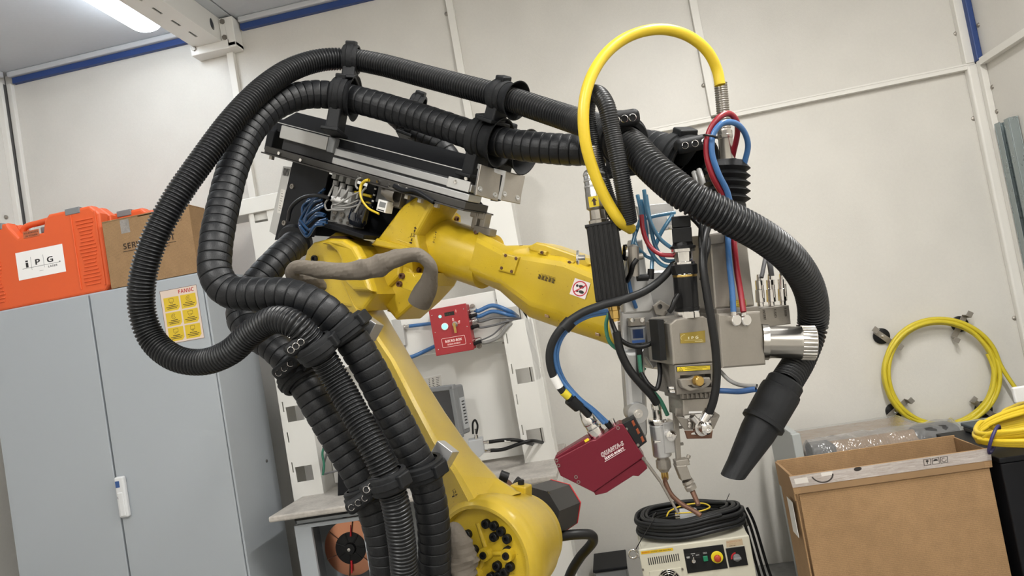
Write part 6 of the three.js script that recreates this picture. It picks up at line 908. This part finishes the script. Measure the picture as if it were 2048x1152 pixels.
  { const q = quatTo(cyD); for (let i = 0; i < 26; i++) { const a = i / 26 * 2 * Math.PI, o = V(Math.cos(a) * 0.0325, 0, Math.sin(a) * 0.0325).applyQuaternion(q), s = cyA.clone().addScaledVector(cyD, 0.074).add(o); part(cyl, 'knurl_rib', rod(s, s.clone().addScaledVector(cyD, 0.025), 0.0022, 0.0022, 8), M.steel); } }
  part(t, 'end_flange', S(0.005, [[1528, 648], [1541, 650], [1546, 716], [1533, 719]], 0.07), M.nickelDark);
  const col = part(t, 'beam_column', [S(0.0, [[1420, 486], [1494, 476], [1510, 612], [1430, 618]], 0.09, { bev: 0.004 })], M.nickel); part(col, 'collar', S(0.006, [[1414, 470], [1492, 460], [1495, 480], [1418, 490]], 0.1), M.nickelDark);
  part(col, 'warning_label', quadOn(HP, [[1459, 602], [1491, 598], [1493, 612], [1461, 616]], 0.001), print(120, 52, (g, W, H) => { g.fillStyle = '#d3b827'; g.fillRect(0, 0, W, H); g.strokeStyle = '#2a2512'; g.lineWidth = 3; for (let i = 0; i < 3; i++) g.strokeRect(4 + i * 39, 4, 34, 44); g.fillStyle = '#2a2512'; for (let i = 0; i < 5; i++) g.fillRect(48, 10 + i * 8, 24, 3); }));
  const bc = at(1452, 470, -0.045), bd = at(1455, 320, -0.045).sub(bc).normalize(), prof = [[0.03, 0.04]]; prof.push([0.062, 0.038]); for (let i = 0; i < 5; i++) prof.push([0.066 + i * 0.0155, 0.036], [0.0735 + i * 0.0155, 0.047 - i * 0.0004]); prof.push([0.146, 0.036], [0.15, 0.034], [0.15, 0]);
  part(t, 'bellows', turned(bc, bd, prof, 44), M.clampPlastic, 'black rubber bellows');
  const fb = bc.clone().addScaledVector(bd, 0.146), fd2 = at(1441, 165, -0.045).sub(fb).normalize();
  const fc = part(t, 'fibre_connector', turned(fb, fd2, [[0, 0.016], [0.008, 0.016], [0.0081, 0.0145], [0.05, 0.0142], [0.052, 0.0155], [0.058, 0.0155], [0.059, 0.0148], [0.066, 0.0148], [0.067, 0.012], [0.075, 0.011]], 30), M.steel, 'steel fibre connector');
  part(fc, 'collar', turned(fb, fd2, [[-0.004, 0.019], [0.008, 0.0185], [0.008, 0.014]], 28), M.black);
  const spTop = fb.distanceTo(at(1441, 165, -0.045)); part(fc, 'spring_sleeve', hose([fb.clone().addScaledVector(fd2, 0.07), fb.clone().addScaledVector(fd2, 0.11), fb.clone().addScaledVector(fd2, spTop)], 0.0135, 0.0046, [[0, 0.8], [0.12, 0.8], [0.3, 0.96], [0.55, 1], [0.8, 0.96], [0.95, 0.8]], { rad: 20 }), M.steel, 'coiled steel bend protection');
  // servo connector block
  const ab = part(t, 'axis_block', S(-0.02, [[1513, 618], [1578, 610], [1582, 648], [1520, 656]], 0.06), M.nickel); part(ab, 'axis_print', quadOn(HP.shift(-0.02), [[1522, 617], [1577, 610], [1580, 640], [1526, 648]], 0.0009), print(220, 120, (g, W, H) => { g.clearRect(0, 0, W, H); const up_ = (s, x) => { g.save(); g.translate(x, 52); g.rotate(Math.PI / 2); text(g, s, 0, 0, 'bold 23px sans-serif', '#3b332c'); g.restore(); }; up_('INTERF', 20); up_('X AXIS', 108); up_('Y AXIS', 190); }, { alpha: true }));
  for (const [i, [x, y]] of [[1521, 609], [1543, 608], [1566, 606]].entries()) { const p = at(x, y, -0.035), c = part(t, 'servo_plug', turned(p, up, [[-0.004, 0.0065], [0.004, 0.0065], [0.005, 0.0095], [0.03, 0.0092], [0.031, 0.0078], [0.05, 0.0085], [0.051, 0.005], [0.062, 0.0042]], 20), M.chrome, 'chromed servo plug'); part(c, 'clasp', [rod(p.clone().addScaledVector(up, 0.014).addScaledVector(HP.n, 0.0095), p.clone().addScaledVector(up, 0.04).addScaledVector(HP.n, 0.0095), 0.0025)], M.chrome); }
}
// rest of the tooling, each a thing of its own
{
  const HU = 'hoses and leads of the welding head', at = (x, y, o = 0) => HP.at(x, y, o);
  const L = (name, cat, label, list, r, m, o = {}) => single(name, label, cat, tube(list, r, { seg: 70, rad: 10, ...o }), M[m]);
  L('water_hose', 'hose', 'red water hose running down the beam column to its nickel fitting', [[1487, 624, 1.39], [1482, 590, 1.4], [1474, 540, 1.41], [1468, 485, 1.42], [1462, 430, 1.43], [1448, 395, 1.42], [1424, 350, 1.4], [1413, 305, 1.4], [1418, 265, 1.4], [1436, 237, 1.4], [1458, 227, 1.41], [1472, 240, 1.42], [1475, 265, 1.44], [1467, 305, 1.47], [1462, 330, 1.49]], 0.0058, 'redTube', { seg: 120 });
  L('water_hose', 'hose', 'blue water hose running down the beam column to its nickel fitting', [[1467, 624, 1.39], [1464, 580, 1.395], [1458, 520, 1.4], [1456, 470, 1.41], [1462, 425, 1.42], [1455, 385, 1.41], [1436, 345, 1.395], [1424, 305, 1.39], [1427, 268, 1.39], [1444, 247, 1.39], [1466, 245, 1.4], [1486, 260, 1.42], [1496, 290, 1.44], [1488, 330, 1.46]], 0.0058, 'blueTube', { seg: 120 });
  single('cable_tie', 'black tie holding the red and blue water hoses', 'cable tie', tube([[1411, 270, 1.375], [1424, 272, 1.372], [1434, 275, 1.385], [1424, 275, 1.41], [1411, 272, 1.41]], 0.0022, { closed: true }), M.cable);
  L('gas_hose', 'hose', 'thick black gas hose bending into the nozzle fitting', [[1418, 826, 1.35], [1427, 800, 1.345], [1433, 760, 1.345], [1432, 710, 1.345], [1424, 650, 1.345], [1414, 590, 1.35], [1406, 530, 1.36], [1408, 480, 1.38], [1420, 440, 1.42]], 0.0078, 'cable');
  L('camera_cable', 'cable', 'thin black cable beside the gas hose over the camera', [[1430, 690, 1.352], [1420, 630, 1.352], [1410, 560, 1.355], [1402, 500, 1.37], [1402, 455, 1.38], [1412, 425, 1.4]], 0.0042, 'cable');
  L('camera_cable', 'cable', 'black cable curling from the camera clamp to the beam column', [[1404, 560, 1.365], [1410, 520, 1.37], [1416, 480, 1.39], [1398, 450, 1.41], [1378, 430, 1.42]], 0.005, 'cable');
  L('servo_cable', 'cable', 'grey servo lead of the plug nearest the beam column', [[1523, 555, 1.45], [1528, 530, 1.46], [1534, 500, 1.47], [1540, 470, 1.48]], 0.0042, 'greyCable');
  L('servo_cable', 'cable', 'grey servo lead of the middle plug', [[1543, 552, 1.46], [1540, 530, 1.46], [1534, 500, 1.47], [1528, 470, 1.48]], 0.0055, 'greyCable');
  L('servo_cable', 'cable', 'grey servo lead of the plug nearest the ribbed hose', [[1565, 550, 1.47], [1558, 525, 1.47], [1550, 500, 1.48], [1540, 470, 1.49]], 0.0042, 'greyCable');
  // clear blue tubes and the red one between fibre and camera
  const tubes = [[[1288, 380], [1296, 430], [1318, 475], [1345, 497], [1352, 500]], [[1292, 390], [1300, 440], [1310, 490], [1330, 520], [1355, 522]], [[1282, 400], [1290, 445], [1300, 500], [1325, 530], [1352, 534]], [[1345, 430], [1320, 470], [1306, 510], [1303, 545]], [[1268, 455], [1272, 490], [1290, 510], [1310, 520]], [[1275, 390], [1282, 430], [1270, 470], [1262, 500]], [[1350, 425], [1310, 432], [1285, 440], [1272, 460]]];
  tubes.forEach((l, i) => L('air_tube', 'air tube', ['upper clear blue air tube reaching the camera mount', 'middle clear blue air tube reaching the focus ring', 'lower clear blue air tube reaching the lens tube', 'pale blue air tube dropping to the black elbow fitting', 'clear blue air tube curling behind the red tube', 'clear blue air tube going down to the small valve', 'clear blue air tube crossing the aluminium plate'][i], l.map(([a, b], j) => [a, b, 1.44 - 0.01 * j + 0.005 * i]), 0.004, 'blueClear'));
  L('air_tube', 'air tube', 'thin red air tube curving to the camera focus ring', [[1283, 430, 1.42], [1286, 460, 1.415], [1298, 490, 1.41], [1320, 508, 1.4], [1348, 511, 1.39]], 0.0045, 'redTube');
  L('purple_tube', 'tube', 'pale violet sleeve bend behind the ribbed hose', [[1335, 335, 1.62], [1345, 345, 1.6], [1355, 360, 1.59], [1358, 380, 1.58]], 0.012, 'lightCable');
  L('sleeve_cable', 'cable', 'pale cable leaving the segmented hose end beside the bellows', [[1398, 340, 1.57], [1404, 358, 1.55], [1408, 380, 1.54]], 0.006, 'lightCable'); L('sleeve_cable', 'cable', 'second pale cable leaving the segmented hose end', [[1388, 345, 1.58], [1394, 365, 1.56], [1400, 390, 1.55]], 0.006, 'lightCable');
  // back plate of the tool
  const bp = facing(1300, 430, 1.52, -5), pb = thing('mounting_plate', 'bare aluminium plate with screws behind the blue air tubes', 'plate');
  part(pb, 'sheet', slab(bp, [[1272, 412], [1345, 404], [1352, 456], [1290, 470], [1284, 468]], 0.006), M.alu); for (const [a, b] of [[1337, 437], [1341, 455]]) part(pb, 'screw', turned(bp.at(a, b), bp.n, [[0, 0.005], [0.003, 0.0045], [0.003, 0]], 12), M.chrome);
  // wrist bracket: flange, milled block and arm
  const wb = thing('tool_bracket', 'milled aluminium tool bracket with long arm bolted to the robot wrist', 'bracket'), wp = facing(1290, 650, 1.47, -5);
  part(wb, 'flange', [turned(facing(1318, 640, 1.53, 12).o, facing(1318, 640, 1.53, 12).n, [[-0.03, 0], [-0.03, 0.105], [-0.005, 0.105], [0, 0.1], [0, 0]], 48)], M.alu);
  part(wb, 'milled_plate', slab(wp, [[1241, 624], [1306, 617], [1322, 640], [1326, 720], [1306, 738], [1292, 716], [1248, 716]], 0.035, { bev: 0.003 }), M.alu);
  part(wb, 'arm_upper', slab(wp.shift(0.004), [[1244, 560], [1262, 480], [1285, 478], [1296, 560], [1310, 616], [1300, 625], [1248, 628]], 0.03, { bev: 0.004 }), M.aluMatte);
  const arm = part(wb, 'arm', [slab(wp.shift(0.012), [[1246, 700], [1290, 698], [1297, 820], [1255, 824]], 0.04, { bev: 0.012, seg: 3 })], M.alu); const ec = wp.at(1276, 827, 0.024);
  part(arm, 'end_eye', [turned(ec.clone().addScaledVector(wp.n, -0.035), wp.n, [[0, 0], [0, 0.0215], [0.033, 0.0215], [0.035, 0.0205], [0.035, 0]], 36), slab(wp.shift(0.016), [[1258, 840], [1294, 836], [1295, 866], [1290, 880], [1276, 862]], 0.02, { bev: 0.003 })], M.alu); part(arm, 'eye_bolt', [turned(ec, wp.n, [[0, 0.0095], [0.002, 0.0095], [0.002, 0.0065], [0.006, 0.0065], [0.006, 0.003], [0.002, 0]], 20)], M.chrome);
  part(wb, 'angle_plate', slab(wp.shift(0.016), [[1306, 612], [1321, 600], [1340, 611], [1340, 622], [1328, 634], [1312, 630]], 0.008, { bev: 0.002 }), M.nickel); for (const [a, b, r] of [[1319, 613, 0.0055], [1330, 624, 0.0025]]) part(wb, 'screw', turned(wp.at(a, b, 0.016), wp.n, [[0, r], [0.003, r * 0.9], [0.003, 0]], 14), M.chrome);
  const sg = thing('flow_sensor', 'small blue-screened flow sensor screwed to the aluminium bracket', 'sensor'), sp = wp.shift(0.03);
  part(sg, 'bracket', slab(sp.shift(-0.003), [[1259, 637], [1290, 635], [1292, 651], [1261, 653]], 0.02), M.nickel); for (const a of [1265, 1284]) part(sg, 'screw', turned(sp.at(a, 640), sp.n, [[-0.003, 0.005], [0.001, 0.0045], [0.001, 0]], 14), M.chrome);
  part(sg, 'case', slab(sp, [[1260, 655], [1291, 653], [1292, 686], [1263, 688]], 0.025, { bev: 0.003 }), M.midGrey); part(sg, 'screen', slab(sp.shift(0.0006), [[1265, 659], [1286, 658], [1287, 676], [1266, 677]], 0.0012, { bev: 0 }), std(rgb(0.02, 0.035, 0.09), 0.12)); part(sg, 'buttons', slab(sp.shift(0.0006), [[1264, 681], [1290, 679], [1290, 684.5], [1265, 686.5]], 0.0012, { bev: 0 }), M.bluePlastic);
  part(sg, 'stem', slab(sp.shift(-0.008), [[1273, 688], [1285, 688], [1287, 760], [1276, 758]], 0.012), M.black);
  L('sensor_cable', 'cable', 'black cable curving under the flow sensor to the slotted spacer', [[1218, 612, 1.41], [1226, 650, 1.4], [1242, 680, 1.39], [1270, 693, 1.39], [1300, 688, 1.39], [1318, 668, 1.4]], 0.0045, 'cable');
  L('green_tube', 'tube', 'pale green tube curling behind the aluminium arm', [[1218, 625, 1.46], [1212, 650, 1.46], [1220, 685, 1.46], [1250, 708, 1.47], [1290, 740, 1.47]], 0.004, 'greenCable'); L('green_tube', 'tube', 'dark green tube following the aluminium arm down to the wire feeder', [[1278, 710, 1.4], [1284, 750, 1.4], [1302, 778, 1.4], [1320, 800, 1.41], [1335, 830, 1.42]], 0.0042, 'greenCable');
  L('black_loop', 'cable', 'thin black cable hanging in a loop beside the aluminium arm', [[1318, 722, 1.42], [1320, 750, 1.4], [1312, 778, 1.39], [1298, 770, 1.39], [1282, 745, 1.4]], 0.0045, 'cable');
  // small regulating valve and black elbow
  const sv = thing('regulating_valve', 'small nickel regulating valve with black elbow fitting under the fibre coupling', 'valve'), vq = facing(1268, 520, 1.42, -5, 0, 2);
  part(sv, 'body', [turned(vq.at(1268, 553), vq.v, [[0, 0.011], [0.058, 0.0115], [0.06, 0.009], [0.064, 0]], 20), rod(vq.at(1258, 517), vq.at(1285, 512), 0.0065)], M.nickel); part(sv, 'hand_wheel', turned(vq.at(1254, 505), vq.u, [[-0.006, 0.004], [-0.006, 0.016], [-0.002, 0.017], [0, 0.004]], 20), M.chrome); part(sv, 'elbow', [rod(vq.at(1274, 556), vq.at(1296, 555), 0.0065), rod(vq.at(1301, 558), vq.at(1302, 538), 0.0065)], M.black);
  L('valve_lead', 'cable', 'short black lead from the regulating valve', [[1274, 518, 1.4], [1266, 530, 1.4], [1262, 545, 1.41], [1254, 562, 1.43]], 0.005, 'cable'); L('valve_lead', 'tube', 'blue tube end under the regulating valve', [[1256, 555, 1.43], [1262, 585, 1.44], [1272, 615, 1.46]], 0.004, 'blueTube');
}
// black finned optics box with silver coupling and brass union
{
  const t = thing('optics_box', 'black finned box with silver coupling hanging left of the welding head', 'box'), p = facing(1213, 525, 1.38, 10);
  part(t, 'case', slab(p, [[1172, 452], [1234, 442], [1257, 600], [1240, 612], [1214, 614], [1191, 604]], 0.06, { bev: 0.003 }), M.blackAnod);
  for (let i = 0; i < 6; i++) { const x0 = 1178 + i * 9.6, x1 = x0 + 20.5; part(t, 'fin', slab(p.shift(0.0022), [[x0, 454 - i * 1.6], [x0 + 6.6, 453 - i * 1.6], [x1 + 5.6, 601], [x1 - 1, 602]], 0.003, { bev: 0.0008 }), M.blackAnod); }
  part(t, 'lid', slab(p.shift(0.002), [[1169, 450], [1232, 439], [1233, 445], [1170, 456]], 0.066), M.black);
  const b = p.at(1198, 447, -0.03), d = p.at(1186, 333, -0.03).sub(b).normalize();
  const cp = part(t, 'coupling', turned(b, d, [[0, 0.019], [0.006, 0.0195], [0.008, 0.0165], [0.026, 0.016], [0.03, 0.021], [0.058, 0.021], [0.059, 0.0205], [0.07, 0.0208], [0.071, 0.0202], [0.1, 0.0205], [0.104, 0.018], [0.108, 0.012], [0.108, 0]], 36), M.steel, 'silver ribbed coupling'); for (const k of [0.07, 0.082, 0.094]) part(cp, 'ridge', turned(b.clone().addScaledVector(d, k), d, [[0, 0.0202], [0.001, 0.0214], [0.004, 0.0214], [0.005, 0.0202]], 36), M.alu);
  part(cp, 'stub_hose', hose([b.clone().addScaledVector(d, 0.106), b.clone().addScaledVector(d, 0.125), b.clone().addScaledVector(d, 0.15)], 0.0125, 0.0042, FINE, { rad: 18 }), M.nickelDark);
  part(cp, 'arrow_sticker', quad(...[[1176, 394], [1196, 391], [1199, 412], [1179, 415]].map(([x, y]) => p.at(x, y, -0.0065))), print(80, 84, (g, W, H) => { g.fillStyle = '#d9c021'; g.fillRect(0, 0, W, H); g.fillStyle = '#3a2413'; g.beginPath(); g.moveTo(44, 10); g.lineTo(66, 40); g.lineTo(54, 40); g.lineTo(54, 74); g.lineTo(34, 74); g.lineTo(34, 40); g.lineTo(22, 40); g.closePath(); g.fill(); }));
  const ub = p.at(1226, 606, -0.03), ud = p.at(1233, 668, -0.03).sub(ub).normalize(); const un = part(t, 'brass_union', turned(ub, ud, [[0, 0.0125], [0.014, 0.0125], [0.015, 0.0105], [0.03, 0.0105], [0.031, 0.009], [0.036, 0.009]], 24), M.brass, 'brass union'); part(un, 'hex_nut', prism(ub.clone().addScaledVector(ud, 0.035), ud, 0.0095, 0.024), M.chrome);
  part(t, 'toggle', [turned(p.at(1170, 515, -0.02), p.u.clone().negate(), [[0, 0.005], [0.012, 0.005], [0.012, 0.014], [0.016, 0.014], [0.017, 0]], 18)], M.chrome);
  const side = facing(1256, 500, 1.41, 10); part(t, 'toggle', [turned(side.at(1250, 505, -0.02), side.u, [[0, 0.005], [0.008, 0.005], [0.008, 0.014], [0.012, 0.014], [0.013, 0]], 18)], M.chrome);
}
// wire feeding and torch pieces
{
  const L = (name, cat, label, list, r, m, o = {}) => single(name, label, cat, tube(list, r, { seg: 70, rad: 10, ...o }), M[m]);
  L('wire_conduit', 'conduit', 'black wire conduit from the brass union down to the wire feed unit', [[1233, 664, 1.37], [1240, 700, 1.37], [1258, 738, 1.37], [1284, 770, 1.37], [1304, 792, 1.375], [1313, 806, 1.385]], 0.0078, 'cable');
  L('signal_cable', 'cable', 'thick dark grey cable sweeping in a wide loop to the red seam tracker', [[1352, 524, 1.41], [1325, 556, 1.4], [1290, 582, 1.38], [1250, 598, 1.36], [1205, 610, 1.36], [1160, 628, 1.36], [1120, 660, 1.36], [1100, 700, 1.37], [1104, 745, 1.38], [1128, 785, 1.39], [1160, 812, 1.4], [1178, 830, 1.41]], 0.0077, 'cableGrey', { seg: 110 });
  L('air_tube', 'air tube', 'bright blue air tube following the grey cable loop to the red seam tracker', [[1215, 621, 1.38], [1180, 627, 1.37], [1145, 642, 1.37], [1118, 670, 1.37], [1108, 710, 1.38], [1120, 755, 1.39], [1150, 792, 1.39], [1182, 818, 1.4], [1208, 846, 1.41]], 0.0042, 'blueTube', { seg: 90 }); L('air_tube', 'air tube', 'second bright blue air tube inside the grey cable loop', [[1212, 626, 1.385], [1180, 632, 1.38], [1150, 647, 1.38], [1124, 675, 1.38], [1114, 712, 1.39], [1126, 756, 1.4], [1156, 794, 1.4], [1188, 820, 1.41], [1214, 844, 1.42]], 0.0042, 'blueTube', { seg: 90 });
  for (const [a, b, r, label] of [[[1128, 657, 1.362], [1142, 642, 1.362], 0.0125, 'black tape band high on the grey cable loop'], [[1140, 797, 1.393], [1158, 812, 1.4], 0.0135, 'black tape band low on the grey cable loop']]) single('tape_band', label, 'tape', rod(P(...a), P(...b), r), M.black);
  single('cable_marker', 'yellow-green marker sleeve on the grey cable loop', 'marker', rod(P(1126, 783, 1.388), P(1138, 793, 1.391), 0.0083), M.wallCable); single('cable_marker', 'white numbered marker sleeve on the grey cable loop', 'marker', rod(P(1107, 752, 1.381), P(1119, 774, 1.386), 0.0083), M.sticker);
  // wire feed unit
  const p = facing(1325, 870, 1.42, -10), t = thing('wire_feed_unit', 'aluminium wire feed unit with knurled ring above a copper contact tube', 'feed unit');
  const c0 = p.at(1325, 912, -0.02), d = p.at(1316, 838, -0.02).sub(c0).normalize(), k = c0.distanceTo(p.at(1316, 838, -0.02)) / 74;
  part(t, 'barrel', turned(c0, d, [[0, 0], [0, 0.017], [2 * k, 0.0185], [62 * k, 0.0185], [64 * k, 0.0165], [66 * k, 0.0165]], 32), M.alu);
  const kr = part(t, 'knurled_ring', turned(c0.clone().addScaledVector(d, 65 * k), d, [[0, 0], [0, 0.0185], [0.0015, 0.0195], [0.009, 0.0195], [0.0105, 0.0185], [0.0105, 0.008], [0.03, 0.0075]], 32), M.chrome);
  part(t, 'inlet', [turned(c0.clone().addScaledVector(d, 75 * k), d, [[0, 0.0095], [0.018, 0.009], [0.019, 0.0105], [0.032, 0.0105], [0.034, 0.008]], 20)], M.chrome);
  part(t, 'block', slab(p, [[1326, 846], [1351, 843], [1357, 904], [1330, 908]], 0.035), M.alu); part(t, 'adjuster', turned(p.at(1340, 870), p.n, [[0, 0.01], [0.008, 0.0105], [0.01, 0.006], [0.013, 0.006], [0.013, 0]], 22), M.chrome); part(t, 'pin', rod(p.at(1308, 884, 0.008), p.at(1320, 883, 0.008), 0.003), M.chrome);
  part(t, 'backing_strip', slab(p.shift(0.004), [[1341, 738], [1350, 737], [1361, 880], [1363, 920], [1378, 917], [1380, 924], [1354, 928], [1350, 880]], 0.006, { bev: 0.001 }), M.nickel); for (const [a, b] of [[1358, 855], [1360, 888]]) part(t, 'strip_screw', rod(p.at(a, b), p.at(a + 6, b - 0.5), 0.003), M.nickelDark);
  const e0 = c0.clone().addScaledVector(d, -0.001), dd = d.clone().negate(); part(t, 'chuck', turned(e0, dd, [[0, 0.012], [0.006, 0.012], [0.007, 0.0145], [0.022, 0.0145], [0.026, 0.011], [0.03, 0.009]], 24), M.nickel); part(t, 'brass_tip', turned(e0.clone().addScaledVector(dd, 0.029), dd, [[0, 0.007], [0.014, 0.007], [0.018, 0.0055], [0.018, 0]], 18), M.brass);
  const q = e0.clone().addScaledVector(dd, 0.045); part(t, 'contact_tube', tube([q, P(1331, 965, 1.42), P(1342, 988, 1.41), P(1362, 1007, 1.4), P(1385, 1020, 1.39), P(1402, 1031, 1.38)], 0.0047, { seg: 40 }), M.burnt, 'bent copper contact tube');
  const g = thing('gas_torch', 'stainless torch holder with a copper tip beside the wire feed unit', 'torch'), gp = facing(1370, 950, 1.41, -5, 0, -20);
  part(g, 'clamp', [slab(gp, [[1351, 922], [1376, 918], [1381, 930], [1354, 935]], 0.02), rod(gp.at(1376, 916, -0.01), gp.at(1378, 910, -0.01), 0.004)], M.nickel); part(g, 'holder', slab(gp.shift(0.003), [[1352, 932], [1374, 930], [1384, 958], [1364, 962]], 0.022, { bev: 0.002, holes: [ring2(1365, 943, 2.2)] }), M.nickel);
  const g0 = gp.at(1374, 960, -0.008), gd = gp.at(1384, 980, -0.008).sub(g0).normalize(); part(g, 'collet', turned(g0, gd, [[0, 0.0105], [0.006, 0.0115], [0.008, 0.009], [0.01, 0.009], [0.012, 0.0115], [0.02, 0.011], [0.021, 0.005]], 22), M.nickel); part(g, 'copper_tip', rod(g0.clone().addScaledVector(gd, 0.02), P(1397, 1010, 1.395), 0.0055, 0.0045), M.burnt, 'dark copper tip');
  single('tracker_rod', 'thin flat steel rod hanging from the red seam tracker towards the weld point', 'rod', [rod(P(1287, 917, 1.39), P(1320, 962, 1.385), 0.003), rod(P(1320, 962, 1.385), P(1356, 1026, 1.375), 0.0026), turned(P(1287, 917, 1.388), HP.n, [[0, 0.004], [0.003, 0.0035], [0.003, 0]], 12)], M.nickelDark);
  L('purge_hose', 'hose', 'blue purge hose from the lens drawer to the suction hose', [[1430, 781, 1.4], [1455, 782, 1.39], [1478, 783, 1.38], [1512, 778, 1.36]], 0.0055, 'blueCable'); L('earth_strap', 'strap', 'flat grey strap from the scanner block to the suction hose', [[1440, 742, 1.42], [1458, 760, 1.41], [1480, 770, 1.39], [1514, 772, 1.36]], 0.004, 'lightCable');
}
// red laser seam tracker
{
  const t = thing('seam_tracker', 'dark red anodised laser seam tracker with white lettering', 'sensor'), p = facing(1200, 915, 1.42, 8);
  part(t, 'body', slab(p, [[1108, 920], [1182, 881], [1190, 880], [1238, 848], [1246, 848], [1288, 914], [1187, 985], [1121, 952]], 0.045, { bev: 0.002 }), M.redAnod);
  part(t, 'keel', slab(p.shift(-0.004), [[1187, 984], [1288, 914], [1295, 937], [1277, 953], [1266, 952], [1213, 986], [1191, 991]], 0.036, { bev: 0.002 }), M.redAnod); part(t, 'top_step', slab(p.shift(-0.008), [[1112, 912], [1172, 875], [1182, 877], [1184, 884], [1110, 921]], 0.034, { bev: 0.002 }), M.redAnod);
  const w = part(t, 'window_block', slab(p.shift(-0.003), [[1244, 847], [1268, 834], [1294, 884], [1277, 897]], 0.04, { bev: 0.002 }), M.black, 'black window block'); for (let i = 0; i < 3; i++) part(w, 'window', slab(p.shift(-0.002), [[1262 + i * 9, 843 + i * 16], [1267 + i * 9, 839 + i * 16], [1272 + i * 9, 850 + i * 16], [1267 + i * 9, 854 + i * 16]], 0.042, { bev: 0.002 }), M.orangeGlass, 'orange glass window');
  for (const [a, b] of [[1253, 858], [1276, 890]]) part(w, 'screw', turned(p.at(a, b, -0.003), p.n, [[0, 0.003], [0.001, 0.0028], [0.001, 0]], 10), M.nickelDark);
  for (const [a, b] of [[1113, 921], [1117, 931], [1152, 954], [1157, 964], [1236, 856]]) part(t, 'screw', turned(p.at(a, b), p.n, [[0, 0.0036], [0.0012, 0.0034], [0.0012, 0.0022], [-0.001, 0.002], [-0.001, 0]], 14), M.nickelDark);
  part(t, 'lettering', quadOn(p, [[1198, 905], [1246, 878], [1254, 900], [1207, 928]], 0.0008), print(360, 170, (g, W, H) => { g.clearRect(0, 0, W, H); g.strokeStyle = '#f1e6e6'; g.lineWidth = 2.6; g.font = 'bold 68px sans-serif'; g.textAlign = 'center'; g.textBaseline = 'middle'; g.save(); g.translate(W / 2, 52); g.scale(1.0, 1.25); g.strokeText('QUANTA-S', 0, 0, W - 16); g.restore(); text(g, 'SERVO-ROBOT', W / 2 + 4, 122, 'bold 44px sans-serif', '#f3e9e9', 'center', 0.98); g.fillStyle = '#f3e9e9'; g.fillRect(26, 150, W - 46, 5); }, { alpha: true }));
  part(t, 'warning_sticker', slab(p.shift(-0.0072), [[1168, 881], [1176, 876], [1179, 880], [1171, 885]], 0.001, { bev: 0 }), M.estopYellow);
  const c0 = p.at(1197, 872, -0.022), d = p.at(1168, 822, -0.022).sub(c0).normalize(); const cn = part(t, 'connector', turned(c0, d, [[-0.012, 0.012], [0, 0.0155], [0.018, 0.0165], [0.02, 0.0145], [0.028, 0.0145], [0.03, 0.016], [0.042, 0.015], [0.056, 0.011], [0.06, 0.0085]], 28), M.chrome, 'chromed connector');
  for (const [a, b, c] of [[[1222, 858], [1212, 844], 0], [[1230, 853], [1222, 838], 1]]) part(t, 'tube_fitting', [rod(p.at(...a, -0.02), p.at(...b, -0.02), 0.0045, 0.006)], c ? M.chrome : M.black);
}

settle();
renderer.render(scene, camera);
